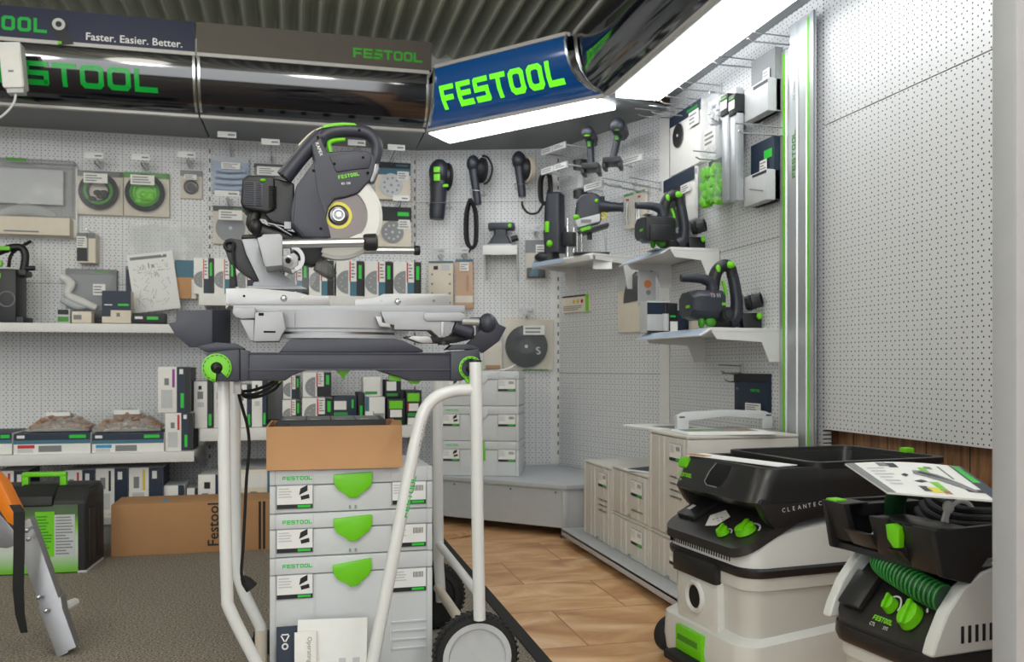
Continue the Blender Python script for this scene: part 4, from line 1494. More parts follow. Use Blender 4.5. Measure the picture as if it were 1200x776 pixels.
def corner_tools():
    pad_sander('sander with lime buttons, leftmost tool on the corner pegboard', 'A', (515, 203), .058, (512, 257), .044, (522, 207), .075, .14, buttons=True)
    pad_sander('slim sander with wire guard arc, second tool on the corner pegboard', 'A', (554.5, 192), .036, (560, 240), .022, (563, 199), .068, .14, guard=True, padcol='rubber')
    pad_sander('sander with pale round pad, third tool on the corner pegboard', 'A', (608, 188), .038, (612, 231), .023, (616, 198), .072, .14, padcol='pad_beige')
    cable_coil('hanging black cable coil of the second sander', 'A', [(551, 233), (546, 250), (546, 280), (552, 290), (558, 283), (558, 250)], .09, .010, 3, [(552, 290), (551, 293), (549, 296)], False)
    cable_coil('hanging black cable coil of the sander with the pale pad', 'A', [(640, 200), (633, 210), (633, 232), (638, 238), (645, 232), (645, 208)], .14, .010, 3, [(637, 238), (630, 249), (620, 250), (613, 243), (611.8, 236)], False)
    hook('double hook left of the blister pack on the corner panel', 'A', 627, 268, .12, tag=True, tagmat='tag_clear', tw=.06)
    # small ledge with palm sander
    t, M, w, h = small_shelf('small white ledge under the palm sander', 'A', 566, 287.5, 606, 298.5, .16)
    z = h
    N = M @ Matrix.Translation((.0, .03, z + .001))
    t = thing('palm_sander', 'low palm sander standing on the small white ledge', 'power tool', N)
    u = w
    MB('alu_dull').box(-u * .36, .0, 0, u * .34, .09, .012, .003).build('base_pad', t)
    MB('tool_dark').loft([rrect(-u * .38, .0, u * .33, .1, .012, .012), rrect(-u * .30, .005, u * .27, .095, .012, .035), rrect(-u * .2, .01, u * .18, .09, .015, .065), rrect(-u * .21, .01, u * .19, .09, .015, .09)]).build('housing', t)
    MB('tool_dark').box(-u * .38, .01, .09, u * .42, .09, .13, .014).build('grip', t)
    MB('lime').box(u * .22, .006, .1, u * .32, .012, .12, .003).build('switch', t)
    MB('tool_black').cyl((u * .3, .05, .04), (u * .5, .05, .052), .016).build('dust_port', t)
    # blister half behind the ticketed shelf
    M, w, h = fit('A', 615, 280, 641, 326, .06)
    t = pack('clamshell_pack', 'grey blister pack with blue and black part beside the ticketed shelf', 'package', M, w, h, .06, 'card_cream', ('print_grey', .33), None, 'clear', (.5, .6, .9, .85))
    MB('card_teal').prism([(-w * .3, h * .05), (-w * .02, h * .55), (w * .2, h * .5), (w * .1, h * .05)], .01, .035, .004).m('tool_black').box(-w * .42, .015, h * .02, w * .42, .04, h * .28, .006).build('part', t)
    # black backing pad pack
    M, w, h = fit('A', 590, 373, 648, 434, .08)
    t = pack('disc_pack', 'clear pack with large black backing pad above the case stack', 'package', M, w, h, .08, 'card_cream', None, None, None, None)
    b = MB('rubber').disc((-w * .04, .02, h * .46), w * .43, .03, 40)
    b.m('tool_black').disc((-w * .04, .018, h * .46), w * .16, .004, 24)
    b.m('print_pale').disc((-w * .04, .016, h * .46), w * .035, .004, 12)
    b.m('print_pale').text('S', h * .14, Matrix.Translation((w * .17, .0185, h * .3)) @ Matrix.Rotation(-.2, 4, 'Y'), 0, bold=True)
    b.build('backing_pad', t)
    MB('clear').box(-w * .49, .01, h * .02, w * .49, .055, h * .97, .004).m('lime_dark').box(-w * .1, .008, 0.0, w * .4, .01, h * .02).build('clear_cover', t)
    b = MB('tag_white').box(-w * .1, .004, h * .68, w * .33, .006, h * .86)
    lines(b, -w * .06, w * .28, h * .7, h * .84, 2, .0034)
    b.build('sticker', t)
    hook('hook ticket over the black backing pad', 'A', 617, 366, .13, tagmat='tag_clear', tw=.08)
    M, w, h = fit('A', 566, 392, 588, 433, .06)
    pack('strip_pack', 'cream pack half hidden behind the trolley wing', 'package', M, w, h, .06, 'card_cream', ('print_pale', .2), None, 'clear', None, items=[('card_brown', .1, .0, .9, .12)])

    # ---- panel B
    ticket_rail('upper ticket rail left of the two cordless drivers', 'B', 634, 160, 662, 178, .20)
    ticket_rail('lower ticket rail above the upright router', 'B', 634, 187, 664, 201, .20)
    ticket_rail('ticket rail under the left cordless driver', 'B', 684, 208, 706, 222, .12, 1)
    ticket_rail('ticket rail under the right cordless driver', 'B', 722, 176, 752, 192, .10, 1)
    driver('cordless driver with pale green-ringed nose, left of the pair', 'B', (691.5, 160), .030, (693, 197), .22)
    driver('cordless driver with dark round head, right of the pair', 'B', (725, 150), .037, (718, 190), .20)
    # clear tub with black caps on a hook
    M, w, h = fit('B', 665, 187, 682, 231, .10)
    r = .036
    t = thing('clear_tub', 'clear tub with black top and bottom caps hung above the upright router', 'tub', M)
    MB('clear').cyl((0, r, h * .2), (0, r, h * .76), r * .85, n=20).build('tub_wall', t)
    MB('tool_black').cyl((0, r, h * .76), (0, r, h), r, n=20).build('cap', t)
    MB('tool_black').cyl((0, r, 0), (0, r, h * .2), r, n=20).build('cap', t)
    MB('print_pale').cyl((0, r, h * .25), (0, r, h * .6), r * .5, n=14).build('contents', t)
    MB('hook_wire').tube([(0, .10, h + .004), (0, r, h + .004)], .004, 8).build('hanger', t)
    # ticketed shelf with two routers
    M, w, h = fit('B', 626, 302, 694, 305, .27)
    zc = hit('B', 660, 302, .27).z
    M = TM((M.translation.x, M.translation.y, zc), PAN['B'][1])
    t = thing('wall_shelf', 'white bracket shelf with ticket edge carrying the upright router', 'shelf', M)
    MB('shelf_white').box(-w / 2, 0, -.012, w / 2, .27, 0, .002).build('deck', t)
    b = MB('shelf_white').box(-w / 2, -.022, -.030, w / 2, -.002, -.004, .002, Matrix.Rotation(math.radians(18), 4, 'X'))
    rect(b, 'bag_blue', -w * .46, -.028, w * .1, -.006, -.0265)
    b.build('front_lip', t)
    for s in (-1, 1):
        MB('shelf_white').xprism([(.02, -.012), (.27, -.012), (.27, -.16), (.22, -.16), (.19, -.04), (.02, -.03)], s * (w / 2 - .004) - .003, s * (w / 2 - .004) + .003).build('bracket', t)
    z0 = zc + .001
    # upright router (slim column)
    p = hit('B', 651, 299, .17)
    t = thing('column_router', 'slim upright black router with lime buttons on the ticketed shelf', 'power tool', TM((p.x, p.y, z0), PAN['B'][1] + .5))
    hh = hit('B', 655, 225, .17).z - z0
    MB('tool_black').cyl((-.03, 0, 0), (-.03, 0, .055), .052, .045).ell((-.06, -.02, .03), (.05, .04, .028), 14).build('base', t)
    MB('tool_dark').loft([rrect(-.05, -.045, .045, .045, .02, .05), rrect(-.055, -.05, .05, .05, .022, hh * .45), rrect(-.042, -.042, .042, .042, .02, hh * .55), rrect(-.04, -.04, .04, .04, .02, hh * .97), rrect(-.03, -.03, .03, .03, .02, hh)]).build('housing', t)
    MB('lime').ell((-.01, -.05, hh * .26), (.018, .012, .018), 12).build('button', t, 'lime green')
    MB('lime').box(-.035, -.056, hh * .42, -.012, -.04, hh * .58, .005).build('button', t, 'lime green')
    MB('steel').cyl((.07, 0, .02), (.07, 0, hh * .62), .007).build('guide_rod', t)
    MB('steel').cyl((.095, .02, .02), (.095, .02, hh * .5), .005).build('guide_rod', t)
    MB('tool_black').box(.045, -.025, hh * .22, .11, .03, hh * .42, .008).build('fence_block', t)
    MB('rubber').tube([(-.02, 0, hh), (-.04, .02, hh + .05), (-.07, .03, hh - .05), (-.075, .03, hh * .45), (-.06, .0, hh * .3)], .006, 8, smooth=5).build('cord', t)
    # plunge router with long side handle
    p = hit('B', 692, 296, .215)
    t = thing('plunge_router', 'large plunge router with side handle at the right end of the ticketed shelf', 'power tool', TM((p.x, p.y, z0), math.radians(-15)))
    def Q(x, y):
        q = on_y(x, y, p.y)
        return (t.matrix_world.inverted() @ q)
    b = MB('tool_dark')
    pl = [(673, 262), (675, 236), (681, 229), (692, 227), (701, 230), (705, 238), (704, 262)]
    b.prism([(Q(*q).x, Q(*q).z) for q in pl], -.05, .05, .018, 3)
    b.build('motor_housing', t)
    b = MB('tool_dark')
    a, c = Q(702, 244), Q(727, 246.5)
    b.tube([(a.x, -.03, a.z), ((a.x + c.x) / 2, -.035, (a.z + c.z) / 2), (c.x, -.04, c.z)], [.036, .024, .02], 14).cyl((c.x - .004, -.04, c.z), (c.x + .006, -.04, c.z), .024).build('side_handle', t)
    b = MB('print_pale').prism([(Q(*q).x, Q(*q).z) for q in ((673, 259), (702, 253), (702, 262), (677, 268))], -.055, .05, .004)
    rect(b, 'print_grey', Q(680, 262).x, Q(680, 263).z, Q(692, 262).x, Q(680, 259).z, -.0565)
    b.build('name_band', t)
    MB('lime').prism([(Q(*q).x, Q(*q).z) for q in ((679, 269), (691, 266), (692, 270), (681, 273))], -.05, .04, .003).build('release_lever', t, 'lime green')
    MB('lime').ell((Q(675, 256).x, -.05, Q(675, 256).z), (.016, .012, .014), 12).build('button', t, 'lime green')
    MB('lime').ell((Q(698, 238).x, -.05, Q(698, 238).z), (.009, .009, .01), 10).build('button', t, 'lime green')
    MB('yellow').torus((Q(706, 255).x, -.04, Q(706, 255).z), .014, .005, 'y', 16, 8).build('lock_ring', t)
    MB('tool_black').prism([(Q(*q).x, Q(*q).z) for q in ((676, 272), (712, 263), (713, 267), (684, 275))], -.04, .05, .004).build('clamp_arm', t)
    MB('tool_black').cyl((Q(691, 273).x, 0, Q(691, 273).z), (Q(691, 281).x, 0, Q(691, 281).z), .012).build('collet', t)
    MB('tool_black').cyl((Q(705, 242).x, -.02, Q(705, 242).z), (Q(705, 232).x, -.02, Q(705, 232).z), .012).build('dust_port', t)
    for x in (677, 682, 709):
        g = Q(x, 272)
        MB('steel').cyl((g.x, .0, 0.006), (g.x, .0, g.z), .006, n=10).build('guide_rod', t)
    MB('tool_black').box(Q(672, 290).x, -.06, 0, Q(713, 290).x, .06, .008, .003).build('base_plate', t)
    MB('steel').cyl((Q(676, 250).x - .004, -.02, Q(676, 258).z), (Q(676, 250).x - .004, -.02, Q(676, 240).z), .006, n=10).build('depth_stop', t)
    # long slim packs
    for k, (x0, x1, y0, y1, lab) in enumerate(((724, 735, 226, 267, 'slim clear pack of long bits, left of the pair'), (738, 748, 222, 263, 'slim clear pack of long bits, right of the pair'))):
        M, w, h = fit('B', x0, y0, x1, y1, .07)
        t = pack('strip_pack', lab, 'package', M, w, h, .06, 'card_cream', ('card_green', .06), None, 'clear', None, items=[('print_red', .1, .8, .5, .86)])
        MB('steel').cyl((-w * .1, .025, h * .1), (-w * .1, .025, h * .85), .004, n=8).cyl((w * .15, .025, h * .1), (w * .15, .025, h * .7), .004, n=8).build('drill_bit', t)
        hook('bare hook carrying the ' + lab, 'B', (x0 + x1) / 2 - 6, y0 - 13, .20, tag=False)
    hook('bare long hook below the right cordless driver', 'B', 707, 210, .2, tag=False)
    # price sign hung under the ticketed shelf
    M, w, h = fit('B', 659, 346, 690, 366, .015)
    t = thing('info_card', 'cream info card with red and yellow spots under the ticketed shelf', 'card', M)
    b = MB('card_cream').box(-w / 2, 0, 0, w / 2, .014, h)
    rect(b, 'card_black', -w / 2, h * .9, w / 2, h)
    rect(b, 'lime', w * .38, 0, w * .5, h, -.0012)
    for k, (c, x) in enumerate((('print_yellow', -.05), ('print_yellow', .1), ('print_red', .25))):
        b.m(c).disc((w * x, -.001, h * .62), h * .12, .0004, 10)
    lines(b, -w * .45, w * .3, h * .1, h * .42, 3, -.001)
    b.build('card', t)
    # white flyer on the shelf end
    p = hit('B', 706, 301, .20)
    t = thing('flyer', 'white flyer with green edge hanging at the end of the ticketed shelf', 'flyer', TM((p.x, p.y, p.z - .058), math.radians(-20), math.radians(-25)))
    MB('paper').box(-.045, 0, 0, .045, .002, .06).m('lime').box(-.02, -.001, .055, .045, .003, .06).build('sheet', t)
    # blue-banded saw blade packs
    M, w, h = fit('R', 769, 126, 803, 197, .10)
    t = pack('blade_pack', 'tall white pack with navy band and round motif near the ceiling light', 'package', M, w, h, .10, 'card_white', ('card_navy', .17), ('disc', .3, .62, .2, 'steel_dark', 0), None, (.68, .62, .98, .86), 'card_green')
    M, w, h = fit('R', 770, 203, 805, 262, .08)
    pack('blade_pack', 'white pack with navy band and half saw blade behind the upper track saw', 'package', M, w, h, .05, 'card_white', ('card_navy', .25), ('blade', .45, .35, .42), None, (.62, .55, .92, .72))
    # second blade pack by the lower saw
    M, w, h = fit('B', 716, 322, 748, 389, .06)
    pack('blade_pack', 'cream blade pack with quarter saw blade beside the lower saw', 'package', M, w, h, .06, 'card_cream', ('print_pale', .25), ('blade', 1.0, .55, .75, (PI * .62, PI * 1.02)), None, None)


corner_tools()


def bracket_shelf(label, yn, yf, z, depth):
    """Bracket shelf on the tool wall; near end at yn, far end at yf."""
    w = yf - yn
    t = thing('wall_shelf', label, 'shelf', TM((XR - depth, (yn + yf) / 2, z), -PI / 2))
    MB('shelf_white').box(-w / 2, 0, -.014, w / 2, depth - .002, 0, .002).build('deck', t)
    b = MB('shelf_white').box(-w / 2, -.05, -.005, w / 2, 0.0, -.001, .001, Matrix.Rotation(math.radians(32), 4, 'X'))
    b.m('bag_blue').box(-w / 2 + .02, -.047, -.001, w / 2 - .02, -.006, .0005, 0, Matrix.Rotation(math.radians(32), 4, 'X'))
    b.build('ticket_strip', t)
    for s in (-1, 1):
        MB('shelf_white').xprism([(.0, -.012), (depth - .003, -.012), (depth - .003, -.12), (depth - .055, -.12), (depth - .085, -.05), (.02, -.04)], s * (w / 2 - .004) - .003, s * (w / 2 - .004) + .003).build('bracket', t)
    return t


def plunge_saw(label, M, battery):
    """Plunge-cut track saw, nose to the left; local x along its length, base at z = 0."""
    t = thing('plunge_saw', label, 'power tool', M)
    MB('alu_cast').box(-.06, -.05, 0, .19, .09, .006, .001).box(.10, .02, .006, .17, .08, .022, .003).build('base_plate', t)
    b = MB('tool_dark')
    b.loft([[Vector((x, -.09 + y, z)) for y, z in ((0.03, .055), (.13, .05), (.17, .075), (.17, .135), (.13, .16), (.04, .16), (.0, .135), (0, .08))] for x in (-.135, -.12)] +
           [[Vector((x, -.09 + y, z)) for y, z in ((0.02, .045), (.14, .04), (.19, .07), (.19, .145), (.14, .17), (.03, .168), (-.012, .14), (-.012, .075))] for x in (-.10, .03)], True)
    b.build('motor_housing', t)
    b = MB('tool_dark')
    b.tube([(-.165, -.02, .222), (-.12, -.02, .222), (-.06, -.02, .22), (-.015, -.02, .205), (.0, -.02, .17)], [.017, .018, .021, .026, .03], 14, smooth=4)
    b.build('front_handle', t)
    b = MB('tool_black')
    b.tube([(.0, -.01, .17), (.02, -.01, .25), (.06, -.01, .282), (.095, -.01, .27), (.105, -.01, .23)], [.034, .03, .028, .028, .027], 14, smooth=5)
    b.build('handle_bow', t)
    b = MB('tool_dark').tube([(.105, -.01, .245), (.118, -.01, .19), (.128, -.01, .12), (.120, -.01, .055), (.085, -.01, .03)], [.027, .029, .031, .034, .034], 14, smooth=5)
    b.build('rear_grip', t)
    MB('tool_black').prism([(.0, .012), (.14, .012), (.135, .07), (.0, .12)], -.03, .045, .01).build('gear_case', t)
    MB('lime').ell((.085, -.028, .283), (.026, .016, .018), 14).build('start_lever', t, 'lime green')
    MB('lime').ell((.022, -.03, .262), (.014, .012, .022), 12).build('start_lever', t, 'lime green')
    MB('lime').tube([(.052, -.012, .215), (.066, -.012, .18), (.072, -.012, .15)], .009, 8).build('trigger', t, 'lime green')
    MB('lime_dark').ell((-.03, -.06, .03), (.03, .02, .022), 12).build('depth_knob', t)
    MB('lime_dark').ell((-.075, -.055, .028), (.016, .02, .026), 12).build('depth_knob', t)
    MB('lime').box(-.1372, -.06, .09, -.1352, -.01, .102, .0005).build('end_mark', t, 'lime green')
    MB('tool_black').xprism([(-.04, .006), (.03, .006), (.02, .07), (-.02, .075)], .15, .24, .008).box(.235, -.03, -.004, .25, .0, .06, .003).build('dust_hood', t)
    MB('lime').ell((.232, -.042, .06), (.016, .01, .016), 12).build('hood_screw', t, 'lime green')
    MB('smoke_clear').prism([(.13, .07), (.145, .17), (.20, .13), (.215, .08)], .0, .03, .003).build('clear_guard', t)
    pr = [(.0, -.03), (.032, -.03), (.036, -.006), (.031, .0), (.036, .006), (.032, .02), (.033, .046), (.027, .046), (.0, .02)]
    MB('tool_black').lathe(pr, Matrix.Translation((.205, -.02, .122)) @ Vector((.74, -.64, .2)).to_track_quat('Z', 'Y').to_matrix().to_4x4(), 20).m('void_black').lathe([(0, .03), (.0268, .0462)], Matrix.Translation((.205, -.02, .122)) @ Vector((.74, -.64, .2)).to_track_quat('Z', 'Y').to_matrix().to_4x4(), 20).build('dust_port', t)
    if battery:
        b = MB('tool_black').box(-.145, -.135, .035, .03, -.095, .15, .01).box(-.125, -.145, .03, .0, -.13, .11, .008)
        b.build('battery', t)
        MB('print_pale').box(-.13, -.09, .1705, -.085, -.02, .1725).build('battery_plate', t)
        MB('print_pale').text('TSC 55', .022, Matrix.Translation((-.075, -.075, .1725)) @ Matrix.Rotation(-PI / 2, 4, 'X'), 0).build('marking', t)
    else:
        MB('print_pale').text('TS 55', .016, Matrix.Translation((-.05, -.1035, .135)), 0).m('print_red').cbox((-.038, -.1035, .157), (.006, .0006, .006)).build('marking', t)
        MB('tool_black').cyl((.035, -.12, .062), (.035, -.06, .062), .030, .034).m('tool_dark').cyl((.035, -.126, .062), (.035, -.12, .062), .017).build('motor_cap', t)
    MB('lime').box(.01, -.104, .1, .032, -.096, .112, .002).build('button', t, 'lime green')
    return t


def tool_wall():
    bracket_shelf('lower bracket shelf on the tool wall, beside the guide rails', 2.85, 3.47, .918, .28)
    bracket_shelf('upper bracket shelf on the tool wall, carrying the battery saw', 3.335, 3.82, 1.266, .22)
    q = on_y(855, 383, 3.0)
    plunge_saw('corded plunge saw on the lower bracket shelf', TM((1.503, 3.02, .919), math.radians(-3)) @ Matrix.Diagonal((.76, .76, .84, 1)), False)
    q = on_y(790, 293, 3.5)
    plunge_saw('battery plunge saw on the upper bracket shelf', TM((1.497, 3.46, 1.267), math.radians(-2)) @ Matrix.Diagonal((.74, .74, .82, 1)), True)
    # things beside the lower saw
    p = on_z(773, 390, .93)
    a = on_y(748, 390, 3.25)
    M, w, h = TM((1.463, 3.262, .919), -PI / 2), .09, .15
    def std(x0, y0, x1, y1, yp):
        l, r, tp, bt = on_y(x0, (y0 + y1) / 2, yp), on_y(x1, (y0 + y1) / 2, yp), on_y((x0 + x1) / 2, y0, yp), on_y((x0 + x1) / 2, y1, yp)
        return TM(((l.x + r.x) / 2, yp, bt.z)), r.x - l.x, tp.z - bt.z
    M, w, h = std(747, 360, 775, 397, 3.40)
    carton('small_carton', 'navy-topped grey carton at the far end of the lower bracket shelf', 'box', TM((M.translation.x + .03, 3.37, .919)), w, h, .08, 'print_pale', [('card_navy', 0, .58, 1, .95), ('card_black', 0, 0, 1, .06)])
    M, w, h = std(795, 360, 813, 385, 3.25)
    carton('small_carton', 'dark navy carton behind the lower saw motor', 'box', TM((M.translation.x, M.translation.y, .919)), w, h, .05, 'card_navy', [])
    M, w, h = std(783, 352, 794, 385, 3.22)
    carton('small_carton', 'slim black and white carton next to the navy carton on the lower shelf', 'box', TM((M.translation.x, M.translation.y, .919)), w, h, .04, 'card_black', [('card_white', .2, 0, 1, .35), ('print_logo', .2, .5, .8, .56)])
    M, w, h = std(812, 371, 821, 385, 3.2)
    carton('small_carton', 'little cream carton under the lower saw', 'box', TM((M.translation.x, M.translation.y, .919)), w, h, .04, 'card_cream', [])
    M, w, h = std(776, 354, 784, 386, 3.18)
    t = thing('spray_bottle', 'thin clear bottle with black top on the lower bracket shelf', 'bottle', TM((M.translation.x, M.translation.y, .919)))
    MB('print_pale').cyl((0, 0, 0), (0, 0, h * .62), w * .45, n=14).build('bottle', t)
    MB('tool_black').cyl((0, 0, h * .62), (0, 0, h), w * .3, w * .4, n=14).build('cap', t)
    # wire-hung pack with yellow emblem under the upper shelf
    M, w, h = fit('R', 752, 316, 792, 356, .14)
    M, w, h = std(753, 316, 773, 358, 3.75)
    t = pack('clamshell_pack', 'clear pack with yellow emblem hung under the upper bracket shelf', 'package', M, w, h, .06, 'print_pale', None, None, 'clear', None)
    MB('orange').disc((w * .0, .04, h * .62), w * .22, .002, 12).m('print_grey').disc((w * .05, .04, h * .38), w * .14, .002, 10).build('emblem', t)
    MB('hook_wire').tube([(w * .2, .03, h * .98), (w * .2, .22, h * .98)], .004, 8).build('hanger', t)
    # packs near the rails
    M, w, h = fit('R', 864, 62, 890, 136, .10)
    t = pack('box_pack', 'big grey carton pack under the light, top right of the tool wall', 'package', M, w, h, .09, 'sys_groove', ('print_grey', .5), None, None, (.55, .52, .82, .72), None)
    MB('print_pale').box(-w * .5, .03, 0, w * .5, .085, h * .52, .004).m('card_black').box(-w * .1, .029, h * .44, w * .5, .03, h * .49).build('tray', t)
    M, w, h = fit('R', 863, 164, 889, 238, .10)
    t = pack('box_pack', 'dark-headed carton pack with green mark below the big grey one', 'package', M, w, h, .09, 'card_navy', ('card_navy', .5), None, None, (.45, .5, .75, .68), 'print_logo')
    MB('print_pale').box(-w * .5, .03, 0, w * .5, .085, h * .48, .004).m('card_black').box(-w * .1, .029, h * .42, w * .5, .03, h * .46).m('print_grey').box(-w * .3, .029, h * .2, w * .3, .03, h * .22, 0, Matrix.Rotation(.25, 4, 'Y')).build('tray', t)
    hook('long bare hook above the dark-headed carton pack', 'R', 862, 146, .20, tag=False)
    M, w, h = fit('R', 851, 438, 890, 482, .05)
    t = pack('card_pack', 'navy card pack with green mark and white sticker above the case handle', 'package', M, w, h, .05, 'card_navy', ('card_black', .22), None, None, (.4, .0, .85, .22), None)
    MB('print_logo').logo(h * .07, Matrix.Translation((w * .02, .031, h * .52)), depth=0).m('print_pale').text('SYS', h * .06, Matrix.Translation((-w * .42, .031, h * .56)), 0).build('marking', t)
    hook('bare hook above the navy card pack', 'R', 842, 429, .10, tag=False)
    hook('second bare hook just over the navy card pack', 'R', 846, 439, .09, tag=False)
    # aluminium profiles
    for k, (x0, x1, lab) in enumerate(((846, 854, 'left one of two clear plastic profile tubes hung on the tool wall'), (855.5, 863, 'right one of two clear plastic profile tubes hung on the tool wall'))):
        M, w, h = fit('R', x0, 110, x1, 236, .105)
        t = thing('profile_tube', lab, 'profile', M)
        b = MB('rail_alu').box(-w / 2, .0, 0, w / 2, .03, h * .83, .003)
        b.build('profile', t)
        b = MB('tool_black').box(-w * .5, -.006, h * .80, w * .5, .034, h * .99, .003)
        b.m('card_white').box(-w * .42, -.0085, h * .85, w * .42, -.006, h * .93)
        b.m('lime_dark').box(-w * .4, -.0085, h * .945, w * .4, -.006, h * .965)
        b.build('end_cap', t)
        MB('hook_wire').tube([(0, .015, h * .985), (0, .105, h * .985)], .004, 8).build('hanger', t)
    # clear pack of grey parts and bags of green clips
    M, w, h = fit('R', 820, 108, 843, 180, .11)
    t = pack('clamshell_pack', 'clear pack of grey fittings left of the profile tubes', 'package', M, w, h, .10, 'print_pale', ('card_white', .15), ('lumps', .5, .7, .22, 'print_pale'), 'clear', (.25, .1, .8, .4))
    MB('hook_wire').tube([(0, .0, h), (0, .12, h)], .004, 8).build('hanger', t)
    M, w, h = fit('R', 813, 184, 833, 240, .105)
    pack('clip_bag', 'clear bag of lime green clips, left and larger one', 'bag', M, w, h, .10, 'clear', ('card_black', .25), ('lumps', .5, .4, .42, 'lime'), 'clear', (.1, .7, .3, .85))
    M, w, h = fit('R', 836.5, 182, 843.5, 236, .105)
    pack('clip_bag', 'clear bag of lime green clips, right one beside the profile tubes', 'bag', M, w, h, .10, 'clear', ('smoke_clear', .3), ('lumps', .5, .35, .42, 'lime'), 'clear', None)
    hook('bare hook carrying the left bag of green clips', 'R', 812, 178, .14, tag=False)
    # long ticket hooks below the light strip
    H = [(872, 38, .20, 'nearest ticket hook under the light strip, with a green-edged tag'), (832, 66, .20, 'ticket hook under the light strip, second from the green-edged one'), (792, 96, .20, 'ticket hook under the light strip, third from the green-edged one'), (771, 113, .20, 'dark ticket hook at the corner end of the light strip')]
    for x, y, off, lab in H:
        hook(lab, 'R', x, y, off, tagmat='tag_clear', group='ticket hooks under the light strip', tw=.07)
    for x, y, lab in ((744, 128, 'white bare hook in the corner under the lit strips'), (760, 125, 'second white bare hook in the corner under the lit strips')):
        hook(lab, 'R', x, y, .2, tag=False)
    # guide rails leaning on the wall
    for lab, ya, yb, x, z0, z1, word in (('narrow visible guide rail with lime strip, behind the lettered rail', 2.70, 2.845, 1.676, .062, 1.90, False),
                                         ('wide aluminium guide rail with green lettering leaning on the tool wall', 2.585, 2.735, 1.650, .062, 1.955, True)):
        M = TM((x, (ya + yb) / 2, z0), -PI / 2, math.radians(-.25), math.radians(-.4))
        w, h = yb - ya, z1 - z0
        t = thing('guide_rail', lab, 'guide rail', M)
        b = MB('rail_alu')
        prof = [(-w / 2, .012), (-w / 2, .004), (-w / 2 + .012, .004), (-w / 2 + .012, 0), (-w * .18, 0), (-w * .16, .005), (-w * .06, .005), (-w * .04, 0), (w * .2, 0), (w * .22, .004), (w * .36, .004), (w * .38, 0), (w / 2, 0), (w / 2, .012)]
        b.extrude([Vector((a, c, 0)) for a, c in prof], (0, 0, h))
        b.build('extrusion', t)
        MB('lime').box(w * .235 if word else -w * .30, -.0012 if not word else .0025, .01, w * .30 if word else -w * .20, .0005 if not word else .0042, h - .01).build('glide_strip', t, 'lime green strip')
        MB('print_grey').box(w / 2 - .001, .001, .0, w / 2 + .002, .006, h).build('splinter_guard', t)
        if word:
            b = MB('lime_dark').logo(.022, Matrix.Translation((-w * .20, -.0008, h * .72)) @ Matrix.Rotation(-PI / 2, 4, 'Y'), depth=0)
            b.m('print_grey').text('FS 1900', .014, Matrix.Translation((-w * .20, -.0008, h * .86)) @ Matrix.Rotation(-PI / 2, 4, 'Y'), 0)
            b.build('lettering', t)


tool_wall()


